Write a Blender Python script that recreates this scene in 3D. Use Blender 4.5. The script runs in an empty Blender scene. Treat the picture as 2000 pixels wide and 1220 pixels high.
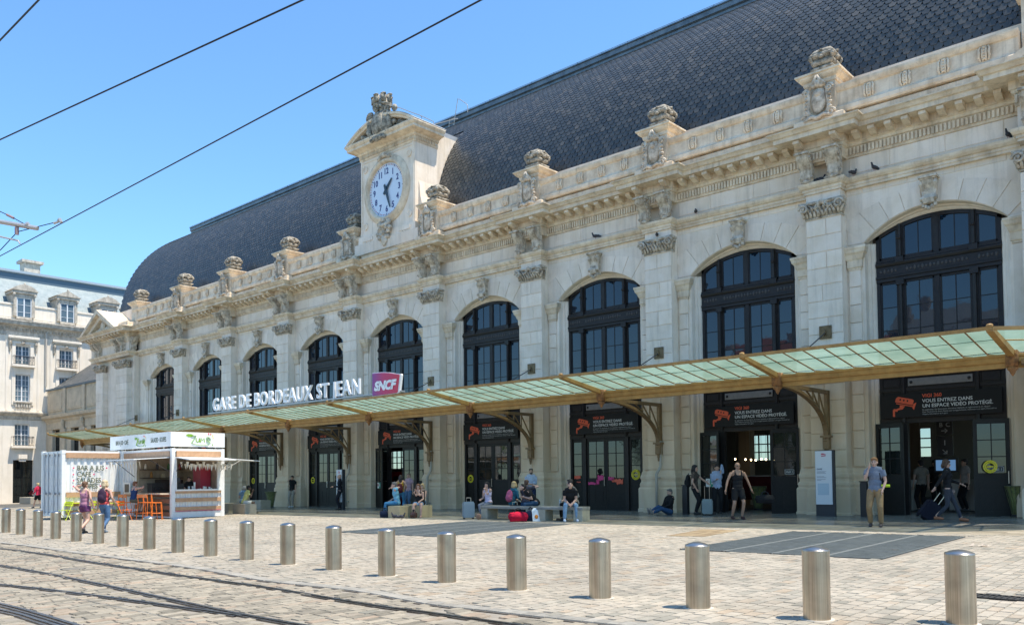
import bpy, math, random
from mathutils import Vector, Matrix
R_ = random.Random(7)
D2R = math.radians
def tmp_dg():
    with bpy.context.temp_override(scene=TMPS, view_layer=TMPS.view_layers[0]):
        dg = bpy.context.evaluated_depsgraph_get(); dg.update(); return dg
scene = bpy.context.scene
COL = scene.collection
TMPS = bpy.data.scenes.new('workbench')      # scratch scene for lettering and remeshing, removed at the end

# ------------------------------------------------------------------ camera
FOC, PCY, PITCH, ROLL, YAW = 1639.31, 874.77, 0.0345, -0.0107, 0.7311
_s, _c = math.sin(YAW), math.cos(YAW)
_fw = Vector((-_s*math.cos(PITCH), _c*math.cos(PITCH), math.sin(PITCH)))
_rt = Vector((_c, _s, 0)); _up = _rt.cross(_fw)
RT = _rt*math.cos(ROLL) + _up*math.sin(ROLL)
UP = -_rt*math.sin(ROLL) + _up*math.cos(ROLL)
FW = _fw
CAM = Vector((0, -27.31, 1.7))
cd = bpy.data.cameras.new('camera'); cam = bpy.data.objects.new('camera', cd); COL.objects.link(cam)
cam.matrix_world = Matrix(((RT.x, UP.x, -FW.x, CAM.x), (RT.y, UP.y, -FW.y, CAM.y), (RT.z, UP.z, -FW.z, CAM.z), (0, 0, 0, 1)))
cd.sensor_fit = 'HORIZONTAL'; cd.sensor_width = 36; cd.lens = 36*FOC/2000
cd.shift_y = (PCY-610)/2000; cd.clip_end = 3000; cd.clip_start = 0.1
scene.camera = cam

# ------------------------------------------------------------------ light
SUN_EL, SUN_AZ = 69.0, 19.0      # azimuth counted from +X towards +Y
world = bpy.data.worlds.new('World'); scene.world = world; world.use_nodes = True
nt = world.node_tree; nt.nodes.clear()
sky = nt.nodes.new('ShaderNodeTexSky'); sky.sky_type = 'NISHITA'; sky.sun_disc = False
sky.sun_elevation = D2R(SUN_EL); sky.sun_rotation = D2R(90-SUN_AZ)
sky.altitude = 0; sky.air_density = 1.0; sky.dust_density = 0.2; sky.ozone_density = 1.2
bg = nt.nodes.new('ShaderNodeBackground'); bg.inputs[1].default_value = 0.125
wo = nt.nodes.new('ShaderNodeOutputWorld')
tint = nt.nodes.new('ShaderNodeMix'); tint.data_type = 'RGBA'; tint.blend_type = 'MULTIPLY'; tint.inputs['Factor'].default_value = 1
tint.inputs[7].default_value = (.70, .99, 1.16, 1); nt.links.new(sky.outputs[0], tint.inputs[6]); nt.links.new(tint.outputs[2], bg.inputs[0]); nt.links.new(bg.outputs[0], wo.inputs[0])
sl = bpy.data.lights.new('sun', 'SUN'); sl.energy = 3.6; sl.angle = D2R(0.53); sl.color = (1, 0.91, 0.77)
so = bpy.data.objects.new('sun', sl); COL.objects.link(so)
sd = Vector((math.cos(D2R(SUN_EL))*math.cos(D2R(SUN_AZ)), math.cos(D2R(SUN_EL))*math.sin(D2R(SUN_AZ)), math.sin(D2R(SUN_EL))))
so.rotation_euler = sd.to_track_quat('Z', 'Y').to_euler(); so.location = (20, 0, 60)
vs = scene.view_settings
vs.view_transform = 'Standard'; vs.look = 'None'; vs.exposure = 0.98; vs.gamma = 1; vs.use_curve_mapping = False
scene.cycles.max_bounces = 8; scene.cycles.diffuse_bounces = 4

# ------------------------------------------------------------------ geometry of the place
def ray(px, py):
    return FW + RT*((px-1000)/FOC) - UP*((py-PCY)/FOC)
def P(px, py, x=None, y=None, z=None):
    d = ray(px, py)
    if x is not None: t = (x-CAM.x)/d.x
    elif y is not None: t = (y-CAM.y)/d.y
    else: t = (z-CAM.z)/d.z
    return CAM + d*t
def G(x, y): return .133 + .0066*x + .0109*(y+27.31)
def gp(px, py, dz=0.0):
    d = ray(px, py)
    t = (G(CAM.x, CAM.y)+dz-CAM.z)/(d.z-.0066*d.x-.0109*d.y)
    return CAM + d*t
def dist(p): return (Vector(p)-CAM).length
def screen(p):
    q = Vector(p)-CAM; z = q.dot(FW)
    if z < .3: return None
    return (1000+FOC*q.dot(RT)/z, PCY-FOC*q.dot(UP)/z, z)

# ------------------------------------------------------------------ mesh builder
class MB:
    def __init__(s): s.v = []; s.f = []
    def add(s, vs_, fs_):
        n = len(s.v); s.v.extend([tuple(p) for p in vs_]); s.f.extend([tuple(i+n for i in f) for f in fs_]); return s
    def join(s, o): return s.add(o.v, o.f)
    def box(s, x0, x1, y0, y1, z0, z1):
        return s.add([(x0,y0,z0),(x1,y0,z0),(x1,y1,z0),(x0,y1,z0),(x0,y0,z1),(x1,y0,z1),(x1,y1,z1),(x0,y1,z1)],
                     [(0,3,2,1),(4,5,6,7),(0,1,5,4),(1,2,6,5),(2,3,7,6),(3,0,4,7)])
    def cbox(s, x0, x1, y0, y1, z0, z1, b):          # box with its front (-Y) edges chamfered
        return s.add([(x0,y1,z0),(x1,y1,z0),(x1,y1,z1),(x0,y1,z1),(x0,y0+b,z0),(x1,y0+b,z0),(x1,y0+b,z1),(x0,y0+b,z1),
                      (x0+b,y0,z0+b),(x1-b,y0,z0+b),(x1-b,y0,z1-b),(x0+b,y0,z1-b)],
                     [(0,3,2,1),(0,1,5,4),(1,2,6,5),(2,3,7,6),(3,0,4,7),(4,5,9,8),(5,6,10,9),(6,7,11,10),(7,4,8,11),(8,9,10,11)])
    def prism(s, pts, lo, hi, axis='y'):             # 2-D polygon extruded along an axis
        n = len(pts)
        def m(a, b, c):
            return (a, c, b) if axis == 'y' else ((c, a, b) if axis == 'x' else (a, b, c))
        vs_ = [m(p[0], p[1], lo) for p in pts] + [m(p[0], p[1], hi) for p in pts]
        fs_ = [tuple(range(n))[::-1], tuple(range(n, 2*n))] + [(i, (i+1) % n, n+(i+1) % n, n+i) for i in range(n)]
        if axis == 'y': fs_ = [f[::-1] for f in fs_]
        return s.add(vs_, fs_)
    def tube(s, pts, r, n=8, cap=True, flat=1.0):
        pts = [Vector(p) for p in pts]; k = len(pts)
        rs = r if isinstance(r, (list, tuple)) else [r]*k
        vs_ = []; prev = None
        for i, p in enumerate(pts):
            d = (pts[min(i+1, k-1)]-pts[max(i-1, 0)])
            if d.length < 1e-9: d = Vector((0, 0, 1))
            d.normalize()
            if prev is None:
                a = Vector((0, 0, 1)) if abs(d.z) < .9 else Vector((0, 1, 0))
                u = d.cross(a).normalized()
            else:
                u = (prev-d*prev.dot(d))
                u = u.normalized() if u.length > 1e-6 else d.orthogonal().normalized()
            w = d.cross(u); prev = u
            for j in range(n):
                t = 2*math.pi*j/n
                vs_.append(p+u*(rs[i]*math.cos(t))+w*(rs[i]*math.sin(t)*flat))
        fs_ = [(i*n+j, i*n+(j+1) % n, (i+1)*n+(j+1) % n, (i+1)*n+j) for i in range(k-1) for j in range(n)]
        if cap: fs_ += [tuple(range(n))[::-1], tuple((k-1)*n+j for j in range(n))]
        return s.add(vs_, fs_)
    def lathe(s, prof, c=(0, 0, 0), n=16, sq=0.0):
        vs_ = []
        for r, z in prof:
            for j in range(n):
                t = 2*math.pi*j/n; cx, cy = math.cos(t), math.sin(t)
                k = 1.0
                if sq: k = (1-sq) + sq/max(abs(cx), abs(cy))
                vs_.append((c[0]+r*k*cx, c[1]+r*k*cy, c[2]+z))
        m = len(prof)
        fs_ = [(i*n+j, i*n+(j+1) % n, (i+1)*n+(j+1) % n, (i+1)*n+j) for i in range(m-1) for j in range(n)]
        fs_ += [tuple(range(n))[::-1], tuple((m-1)*n+j for j in range(n))]
        return s.add(vs_, fs_)
    def ell(s, c, r, nu=10, nv=6, M=None):
        vs_ = [(0, 0, -1)]
        for i in range(1, nv):
            a = math.pi*i/nv-math.pi/2
            for j in range(nu):
                t = 2*math.pi*j/nu; vs_.append((math.cos(a)*math.cos(t), math.cos(a)*math.sin(t), math.sin(a)))
        vs_.append((0, 0, 1)); n = len(vs_)-1
        fs_ = [(0, 1+(j+1) % nu, 1+j) for j in range(nu)]
        fs_ += [(1+i*nu+j, 1+i*nu+(j+1) % nu, 1+(i+1)*nu+(j+1) % nu, 1+(i+1)*nu+j) for i in range(nv-2) for j in range(nu)]
        fs_ += [(n, 1+(nv-2)*nu+j, 1+(nv-2)*nu+(j+1) % nu) for j in range(nu)]
        out = []
        for p in vs_:
            q = Vector((p[0]*r[0], p[1]*r[1], p[2]*r[2]))
            if M is not None: q = M @ q
            out.append((q.x+c[0], q.y+c[1], q.z+c[2]))
        return s.add(out, fs_)
    def sweep(s, path, prof, caps=True):             # path in plan, left to right; profile (outwards, z); outwards is to the right of travel (-Y for +X)
        n = len(path); m = len(prof); offs = []
        for i in range(n):
            def nrm(a, b):
                d = Vector((b[0]-a[0], b[1]-a[1])); d.normalize(); return Vector((d.y, -d.x))
            if i == 0: o = nrm(path[0], path[1])
            elif i == n-1: o = nrm(path[-2], path[-1])
            else:
                a, b = nrm(path[i-1], path[i]), nrm(path[i], path[i+1])
                o = (a+b)/(1+a.dot(b))
            offs.append(o)
        vs_ = [(path[i][0]+offs[i].x*o, path[i][1]+offs[i].y*o, z) for i in range(n) for o, z in prof]
        fs_ = [(i*m+j, (i+1)*m+j, (i+1)*m+j+1, i*m+j+1) for i in range(n-1) for j in range(m-1)]
        if caps: fs_ += [tuple(range(m))[::-1][::-1], tuple((n-1)*m+j for j in range(m))[::-1]]
        return s.add(vs_, fs_)
    def xf(s, M):
        s.v = [tuple(M @ Vector(p)) for p in s.v]; return s
    def move(s, x, y, z): s.v = [(a+x, b+y, c+z) for a, b, c in s.v]; return s
    def drape(s): s.v = [(a, b, c+G(a, b)) for a, b, c in s.v]; return s
    def mesh(s, name, mat, smooth=False):
        me = bpy.data.meshes.new(name); me.from_pydata(s.v, [], s.f)
        if mat is not None: me.materials.append(mat)
        if smooth:
            me.polygons.foreach_set('use_smooth', [True]*len(me.polygons))
        me.update(); return me
def TR(x=0, y=0, z=0, rz=0, sx=1, sy=1, sz=1):
    return Matrix.Translation((x, y, z)) @ Matrix.Rotation(rz, 4, 'Z') @ Matrix.Diagonal((sx, sy, sz, 1))

def link(name, me, parent=None, inv=True):
    o = bpy.data.objects.new(name, me); COL.objects.link(o)
    if parent is not None:
        o.parent = parent
        if inv: o.matrix_parent_inverse = INV[parent.name]
    return o
INV = {}
def part(parent, name, mb, mat, smooth=False, inv=True, label=None, stuff=False):
    o = link(name, mb.mesh(name, mat, smooth), parent, inv)
    INV[o.name] = Matrix.Identity(4)
    if label: o['label'] = label
    if stuff: o['kind'] = 'stuff'
    return o
def sub(parent, name, mb, mat, smooth=False, label=None, stuff=False):   # child of a part: the part itself sits at identity
    o = link(name, mb.mesh(name, mat, smooth)); o.parent = parent
    if label: o['label'] = label
    if stuff: o['kind'] = 'stuff'
    return o
def tag(o, label, cat, group=None):
    o['label'] = label; o['category'] = cat
    if group: o['group'] = group
    return o
def thing(name, label, cat, loc=(0, 0, 0), rz=0, group=None):
    o = bpy.data.objects.new(name, None); COL.objects.link(o); o.location = loc; o.rotation_euler = (0, 0, rz)
    o.empty_display_size = .3
    INV[o.name] = (Matrix.Translation(loc) @ Matrix.Rotation(rz, 4, 'Z')).inverted()
    tag(o, label, cat, group); return o
def single(name, mb, mat, label, cat, group=None, smooth=False):
    o = link(name, mb.mesh(name, mat, smooth)); tag(o, label, cat, group); return o
def setting(name, mb, mat, smooth=False):
    o = link(name, mb.mesh(name, mat, smooth)); o['kind'] = 'structure'; INV[o.name] = Matrix.Identity(4); return o
def copy_tree(o, parent=None):
    c = o.copy(); COL.objects.link(c)
    if parent is not None: c.parent = parent
    for ch in [k for k in o.children]: copy_tree(ch, c)
    return c
def pieces(name, lst, mat, parent, limit=290, stuff_name=None, smooth=False):
    """lst: (centre, size, MB at world coords, key, MB-local, matrix). The largest on screen become objects, the rest one mesh."""
    def score(it):
        s_ = screen(it[0])
        if s_ is None: return 0
        k = it[1]/s_[2]
        if not (-60 < s_[0] < 2060 and -60 < s_[1] < 1280): k *= .001
        return k
    lst = sorted(lst, key=score, reverse=True)
    cache = {}
    for it in lst[:limit]:
        c, size, mb, M = it
        key = mb if isinstance(mb, str) else id(mb)
        if M is None:
            me = mb.mesh(name, mat, smooth); o = link(name, me); o.parent = parent
        else:
            if key not in cache: cache[key] = mb.mesh(name, mat, smooth)
            o = link(name, cache[key]); o.parent = parent; o.matrix_basis = M
        if parent is not None: o.matrix_parent_inverse = INV.get(parent.name, Matrix.Identity(4))
    rest = lst[limit:]
    if rest:
        al = MB()
        for c, size, mb, M in rest:
            if M is None: al.join(mb)
            else: al.add([M @ Vector(p) for p in mb.v], mb.f)
        o = link(stuff_name or name+'_field', al.mesh(name, mat, smooth)); o.parent = parent
        if parent is not None: o.matrix_parent_inverse = INV.get(parent.name, Matrix.Identity(4))
        o['kind'] = 'stuff'

# ------------------------------------------------------------------ materials
MATS = {}
def mat(name, col=(.5, .5, .5), rough=.6, metal=0.0, var=0.0, island=0.0, nscale=4.0, namt=0.0, col2=None, bump=0.0, bscale=40.0,
        spec=.5, emit=None, estr=0.0, trans=0.0, streak=0.0, alpha=1.0, sheen=0, aniso=0):
    if name in MATS: return MATS[name]
    m = bpy.data.materials.new(name); m.use_nodes = True; n = m.node_tree.nodes; L = m.node_tree.links
    b = n['Principled BSDF']
    b.inputs['Base Color'].default_value = (*col, 1); b.inputs['Roughness'].default_value = rough; b.inputs['Metallic'].default_value = metal
    b.inputs['Specular IOR Level'].default_value = spec
    if trans: b.inputs['Transmission Weight'].default_value = trans
    if alpha < 1: b.inputs['Alpha'].default_value = alpha
    if emit: b.inputs['Emission Color'].default_value = (*emit, 1); b.inputs['Emission Strength'].default_value = estr
    geo = n.new('ShaderNodeNewGeometry')
    cur = None
    def N(t): return n.new(t)
    if namt or col2 or streak or island:
        src = N('ShaderNodeRGB'); src.outputs[0].default_value = (*col, 1); cur = src.outputs[0]
    if namt and not col2: col2 = tuple(c*(1-namt) for c in col)
    if col2:
        t = N('ShaderNodeTexNoise'); t.inputs['Scale'].default_value = nscale; t.inputs['Detail'].default_value = 6; t.inputs['Roughness'].default_value = .65
        L.new(geo.outputs['Position'], t.inputs['Vector'])
        r = N('ShaderNodeMapRange'); r.inputs[1].default_value = .38; r.inputs[2].default_value = .66; L.new(t.outputs[0], r.inputs[0])
        mx = N('ShaderNodeMix'); mx.data_type = 'RGBA'; L.new(r.outputs[0], mx.inputs['Factor']); L.new(cur, mx.inputs[6]); mx.inputs[7].default_value = (*col2, 1)
        cur = mx.outputs[2]
    if streak:
        mp = N('ShaderNodeMapping'); mp.inputs['Scale'].default_value = (2.6, 2.6, .22); L.new(geo.outputs['Position'], mp.inputs[0])
        t = N('ShaderNodeTexNoise'); t.inputs['Scale'].default_value = 1.6; t.inputs['Detail'].default_value = 7; t.inputs['Roughness'].default_value = .7
        L.new(mp.outputs[0], t.inputs['Vector'])
        r = N('ShaderNodeMapRange'); r.inputs[1].default_value = .5; r.inputs[2].default_value = .75; r.inputs[3].default_value = 1; r.inputs[4].default_value = 1-streak
        L.new(t.outputs[0], r.inputs[0])
        mx = N('ShaderNodeMix'); mx.data_type = 'RGBA'; mx.blend_type = 'MULTIPLY'; mx.inputs['Factor'].default_value = 1
        L.new(cur, mx.inputs[6]); L.new(r.outputs[0], mx.inputs[7]); cur = mx.outputs[2]
    if island:
        oi = N('ShaderNodeObjectInfo'); ad = N('ShaderNodeMath'); ad.operation = 'ADD'
        L.new(oi.outputs['Random'], ad.inputs[0]); L.new(geo.outputs['Random Per Island'], ad.inputs[1])
        fr = N('ShaderNodeMath'); fr.operation = 'FRACT'; L.new(ad.outputs[0], fr.inputs[0])
        r = N('ShaderNodeMapRange'); r.inputs[3].default_value = 1-island; r.inputs[4].default_value = 1+island*.5; L.new(fr.outputs[0], r.inputs[0])
        mx = N('ShaderNodeMix'); mx.data_type = 'RGBA'; mx.blend_type = 'MULTIPLY'; mx.inputs['Factor'].default_value = 1
        L.new(cur, mx.inputs[6]); L.new(r.outputs[0], mx.inputs[7]); cur = mx.outputs[2]
    if cur is not None: L.new(cur, b.inputs['Base Color'])
    if bump:
        t = N('ShaderNodeTexNoise'); t.inputs['Scale'].default_value = bscale; t.inputs['Detail'].default_value = 5
        L.new(geo.outputs['Position'], t.inputs['Vector'])
        bp_ = N('ShaderNodeBump'); bp_.inputs['Strength'].default_value = bump; bp_.inputs['Distance'].default_value = .02
        L.new(t.outputs[0], bp_.inputs['Height']); L.new(bp_.outputs[0], b.inputs['Normal'])
    MATS[name] = m; return m

def island_ramp(name, stops, rough, nscale=9, namt=.25, bump=.25, bscale=30, spec=.35, patch=0.0):
    m = bpy.data.materials.new(name); m.use_nodes = True; n = m.node_tree.nodes; L = m.node_tree.links; b = n['Principled BSDF']
    b.inputs['Roughness'].default_value = rough; b.inputs['Specular IOR Level'].default_value = spec
    geo = n.new('ShaderNodeNewGeometry'); oi = n.new('ShaderNodeObjectInfo')
    ad = n.new('ShaderNodeMath'); ad.operation = 'ADD'; L.new(oi.outputs['Random'], ad.inputs[0]); L.new(geo.outputs['Random Per Island'], ad.inputs[1])
    fr = n.new('ShaderNodeMath'); fr.operation = 'FRACT'; L.new(ad.outputs[0], fr.inputs[0])
    cr = n.new('ShaderNodeValToRGB'); cr.color_ramp.interpolation = 'LINEAR'
    els = cr.color_ramp.elements
    while len(els) < len(stops): els.new(.5)
    for e, (p, c) in zip(els, stops): e.position = p; e.color = (*c, 1)
    L.new(fr.outputs[0], cr.inputs[0]); cur = cr.outputs[0]
    for sc, am in ((nscale, namt), (.45, patch)):
        if not am: continue
        t = n.new('ShaderNodeTexNoise'); t.inputs['Scale'].default_value = sc; t.inputs['Detail'].default_value = 6; t.inputs['Roughness'].default_value = .7
        L.new(geo.outputs['Position'], t.inputs['Vector'])
        r = n.new('ShaderNodeMapRange'); r.inputs[1].default_value = .35; r.inputs[2].default_value = .7; r.inputs[3].default_value = 1.08; r.inputs[4].default_value = 1-am
        L.new(t.outputs[0], r.inputs[0])
        mx = n.new('ShaderNodeMix'); mx.data_type = 'RGBA'; mx.blend_type = 'MULTIPLY'; mx.inputs['Factor'].default_value = 1
        L.new(cur, mx.inputs[6]); L.new(r.outputs[0], mx.inputs[7]); cur = mx.outputs[2]
    L.new(cur, b.inputs['Base Color'])
    t = n.new('ShaderNodeTexNoise'); t.inputs['Scale'].default_value = bscale; t.inputs['Detail'].default_value = 5; L.new(geo.outputs['Position'], t.inputs['Vector'])
    bp_ = n.new('ShaderNodeBump'); bp_.inputs['Strength'].default_value = bump; bp_.inputs['Distance'].default_value = .02
    L.new(t.outputs[0], bp_.inputs['Height']); L.new(bp_.outputs[0], b.inputs['Normal'])
    MATS[name] = m; return m

STONE = mat('limestone', (.87, .755, .63), .85, nscale=1.1, col2=(.77, .645, .50), streak=.24, island=.10, bump=.3, bscale=14, spec=.25)
def tan_foot(m, col, z0, z1):          # tan mixed in towards the foot of the building, with a ragged upper edge
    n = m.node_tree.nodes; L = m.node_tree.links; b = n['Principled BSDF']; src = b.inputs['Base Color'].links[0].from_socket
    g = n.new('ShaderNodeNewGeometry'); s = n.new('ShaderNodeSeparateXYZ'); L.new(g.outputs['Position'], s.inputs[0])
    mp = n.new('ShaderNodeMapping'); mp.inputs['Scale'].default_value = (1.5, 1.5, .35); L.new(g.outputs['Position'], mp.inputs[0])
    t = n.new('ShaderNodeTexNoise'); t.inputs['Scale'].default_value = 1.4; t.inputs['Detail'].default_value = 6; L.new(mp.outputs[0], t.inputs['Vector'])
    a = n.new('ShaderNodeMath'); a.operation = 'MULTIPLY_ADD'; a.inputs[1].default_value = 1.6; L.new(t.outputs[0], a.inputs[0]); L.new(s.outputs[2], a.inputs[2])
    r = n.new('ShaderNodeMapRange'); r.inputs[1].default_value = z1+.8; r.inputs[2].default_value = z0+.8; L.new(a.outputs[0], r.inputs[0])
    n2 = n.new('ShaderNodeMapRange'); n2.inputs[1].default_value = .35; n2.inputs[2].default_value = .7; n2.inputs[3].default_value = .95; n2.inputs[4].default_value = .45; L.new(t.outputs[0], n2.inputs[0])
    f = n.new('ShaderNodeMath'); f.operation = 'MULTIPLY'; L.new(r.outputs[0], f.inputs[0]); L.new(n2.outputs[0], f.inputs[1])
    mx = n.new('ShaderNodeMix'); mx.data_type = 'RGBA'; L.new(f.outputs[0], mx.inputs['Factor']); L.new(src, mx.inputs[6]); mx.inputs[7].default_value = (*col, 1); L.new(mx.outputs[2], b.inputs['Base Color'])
tan_foot(STONE, (.64, .49, .33), 3.9, 5.2)
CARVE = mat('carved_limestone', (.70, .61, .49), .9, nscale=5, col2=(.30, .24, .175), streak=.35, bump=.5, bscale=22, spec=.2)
CORN = mat('cornice_limestone', (.82, .695, .53), .85, nscale=2.0, col2=(.60, .47, .33), streak=.40, island=.05, bump=.4, bscale=16, spec=.25)
LICHEN = mat('lichened_limestone', (.47, .42, .34), .95, nscale=5.5, col2=(.10, .092, .075), streak=.4, bump=.7, bscale=24, spec=.15)
SLATE = island_ramp('slate', [(0, (.036, .041, .042)), (.5, (.052, .055, .053)), (.85, (.070, .069, .063)), (1, (.095, .088, .076))], .42, nscale=2.2, namt=.3, bump=.3, bscale=18, spec=.65)
ZINC = mat('zinc', (.20, .23, .25), .42, .5, nscale=2, col2=(.12, .145, .165), streak=.3, bump=.1)
BRONZE = mat('bronze_paint_joinery', (.026, .022, .021), .45, .0, nscale=6, namt=.35, bump=.15, spec=.3)
GLASSD = mat('dark_window_glass', (.002, .012, .028), .015, 0, bump=.05, bscale=1.8, spec=.7)
DOORM = mat('black_door_paint', (.012, .0115, .011), .45, 0, nscale=8, namt=.3, spec=.3)
OCHRE = mat('ochre_painted_iron', (.42, .25, .085), .5, .0, nscale=3, col2=(.30, .17, .055), streak=.3, bump=.15, spec=.4)
RUST = mat('rusty_ornament', (.33, .16, .06), .75, .1, nscale=9, col2=(.14, .07, .035), bump=.4)
STEEL = mat('brushed_steel', (.52, .49, .45), .30, 1.0, nscale=3, col2=(.42, .39, .35), streak=.15)
WHITE = mat('white_paint', (.85, .85, .82), .45, 0, nscale=5, namt=.08, streak=.06)
BLACK = mat('black_plastic', (.02, .02, .022), .45)
# ================================================================== GROUND
PAVE = island_ramp('plaza_stone', [(0, (.25, .232, .185)), (.10, (.325, .295, .235)), (.3, (.375, .332, .262)), (.6, (.405, .358, .282)), (.9, (.385, .334, .26)), (.98, (.375, .30, .215)), (1, (.31, .28, .225))],
                   .8, nscale=7, namt=.22, bump=.35, bscale=35, patch=.24)
TRACKP = island_ramp('track_stone', [(0, (.20, .175, .13)), (.2, (.28, .245, .185)), (.5, (.345, .30, .225)), (.8, (.385, .33, .245)), (.94, (.36, .275, .195)), (1, (.25, .235, .185))],
                     .8, nscale=7, namt=.28, bump=.4, bscale=35, patch=.22)
JOINT = mat('sand_joint', (.30, .265, .21), .95, nscale=3, col2=(.22, .19, .15), bump=.3)
FLOORM = island_ramp('station_floor_slab', [(0, (.165, .158, .14)), (.5, (.20, .19, .168)), (1, (.24, .225, .195))], .27, nscale=2, namt=.2, bump=.03, spec=.4)
EDGEM = island_ramp('beige_edge_slab', [(0, (.26, .22, .16)), (.5, (.35, .30, .22)), (1, (.42, .36, .27))], .6, nscale=3, namt=.25)
ground = setting('ground', MB().add([(x, y, G(x, y)-.014) for x, y in ((-420, -320), (260, -320), (260, 300), (-420, 300))], [(0, 1, 2, 3)]), JOINT)

def pix_line(pts): return [gp(x, y) for x, y in pts]
Z6 = lambda x, y: (x/2.857, 1000+y/2.857)
Z7 = lambda x, y: (700+x/2.857, 1000+y/2.857)
kerb = pix_line([Z6(-900, 70), Z6(0, 165), Z6(420, 220), Z6(1050, 300), Z6(1500, 375), Z7(0, 430), Z7(400, 500), Z7(800, 545), Z7(1200, 590), Z7(1640, 632), Z7(2500, 705)])
railA = pix_line([Z6(-900, 105), Z6(0, 200), Z6(500, 275), Z6(1000, 350), Z6(1500, 420), Z7(0, 505), Z7(400, 560), Z7(900, 629), Z7(1400, 690)])
railB = pix_line([Z6(-900, 150), Z6(0, 295), Z6(480, 385), Z6(900, 475), Z6(1300, 560), Z6(1700, 632), Z6(2100, 700)])
railC = pix_line([Z6(-900, 330), Z6(0, 402), Z6(500, 460), Z6(1000, 527), Z6(1330, 574)])
railD = pix_line([Z6(-500, 400), Z6(0, 512), Z6(200, 565), Z6(450, 640), Z6(700, 710)])
railE = pix_line([Z6(-500, 460), Z6(0, 545), Z6(200, 600), Z6(330, 640)])
def smooth(pts, n=6):
    out = []
    k = len(pts)
    for i in range(k-1):
        p0, p1, p2, p3 = pts[max(i-1, 0)], pts[i], pts[i+1], pts[min(i+2, k-1)]
        for j in range(n):
            t = j/n
            q = .5*((2*p1)+(p2-p0)*t+(2*p0-5*p1+4*p2-p3)*t*t+(3*p1-p0-3*p2+p3)*t**3); out.append(q)
    out.append(pts[-1]); return out
kerb, railA, railB, railC, railD, railE = [smooth(q) for q in (kerb, railA, railB, railC, railD, railE)]
def ribbon(line, o0, o1, h):
    mb = MB(); n = len(line); vs_ = []
    for i, p in enumerate(line):
        d = line[min(i+1, n-1)]-line[max(i-1, 0)]; d.z = 0; d.normalize(); q = Vector((-d.y, d.x, 0))
        for o in (o0, o1):
            a = p+q*o; vs_.append((a.x, a.y, G(a.x, a.y)+h))
    for i in range(n-1): mb.f.append((2*i, 2*i+1, 2*i+3, 2*i+2))
    mb.v = vs_; return mb
def bar_along(line, o0, o1, h0, h1):
    mb = MB(); n = len(line)
    for i, p in enumerate(line):
        d = line[min(i+1, n-1)]-line[max(i-1, 0)]; d.z = 0; d.normalize(); q = Vector((-d.y, d.x, 0))
        for o, h in ((o0, h0), (o0, h1), (o1, h1), (o1, h0)):
            a = p+q*o; mb.v.append((a.x, a.y, G(a.x, a.y)+h))
    for i in range(n-1):
        for j in range(3): mb.f.append((4*i+j, 4*i+j+1, 4*i+4+j+1, 4*i+4+j))
    return mb
BITUM = mat('rail_bitumen', (.055, .048, .04), .9, nscale=14, col2=(.12, .10, .075), bump=.8, bscale=60)
RAILM = mat('rail_steel', (.24, .23, .225), .3, .9, nscale=10, col2=(.09, .07, .055))
RLAB = [(railA, 'grooved tram rail running closest to the steel bollards'), (railB, 'second grooved tram rail out from the bollards, joined by a switch'),
        (railC, 'branching tram rail that merges into the second rail at the left'), (railD, 'tram rail crossing the bottom left corner, upper of the pair'),
        (railE, 'lowest tram rail in the bottom left corner')]
for ln, lab in RLAB:
    t = thing('tram_rail', lab, 'tram rail', tuple(ln[len(ln)//2]), 0, 'tram rails in the paving')
    part(t, 'rail_head', bar_along(ln, .01, .060, -.012, .004), RAILM)
    part(t, 'groove_lip', bar_along(ln, -.060, -.035, -.012, .003), RAILM)
    part(t, 'bitumen_joint', ribbon(ln, -.072, .072, -.010), BITUM)
rails = [railA, railB, railC, railD, railE]
def near_line(lines, x, y, r):
    for ln in lines:
        for i in range(len(ln)-1):
            a, b = ln[i], ln[i+1]
            if min(a.x, b.x)-r > x or max(a.x, b.x)+r < x: continue
            dx, dy = b.x-a.x, b.y-a.y; L2 = dx*dx+dy*dy+1e-9
            t = max(0, min(1, ((x-a.x)*dx+(y-a.y)*dy)/L2))
            if (x-a.x-t*dx)**2+(y-a.y-t*dy)**2 < r*r: return True
    return False
def kerb_y(x):
    for i in range(len(kerb)-1):
        a, b = kerb[i], kerb[i+1]
        if min(a.x, b.x) <= x <= max(a.x, b.x): return a.y+(b.y-a.y)*(x-a.x)/(b.x-a.x+1e-9)
    return kerb[0].y if x < kerb[0].x else kerb[-1].y
GR = [(-8.75, -4.85, -12.6, -7.3), (-20.3, -15.9, -12.45, -6.9)]          # gratings in the plaza
DR = gp(1955, 1165)
def frustum_ok(x, y):
    s_ = screen((x, y, G(x, y)))
    return s_ is not None and -160 < s_[0] < 2750 and s_[1] < 1480
def paver(w, l, h=.02):
    a, b = w/2-.004, l/2-.004; c = .006
    return MB().add([(-a,-b,-h),(a,-b,-h),(a,b,-h),(-a,b,-h),(-a+c,-b+c,0),(a-c,-b+c,0),(a-c,b-c,0),(-a+c,b-c,0)],
                    [(4,5,6,7),(0,1,5,4),(1,2,6,5),(2,3,7,6),(3,0,4,7)])
PW = [.13, .15, .165]; PL = [.19, .23, .27, .32]
PV = {(w, l): paver(w, l) for w in PW for l in PL}
TILT = Matrix(((1, 0, 0, 0), (0, 1, 0, 0), (.0066, .0109, 1, 0), (0, 0, 0, 1)))
rr = random.Random(3)
plz, trk = [], []
x = 9.0
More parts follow.
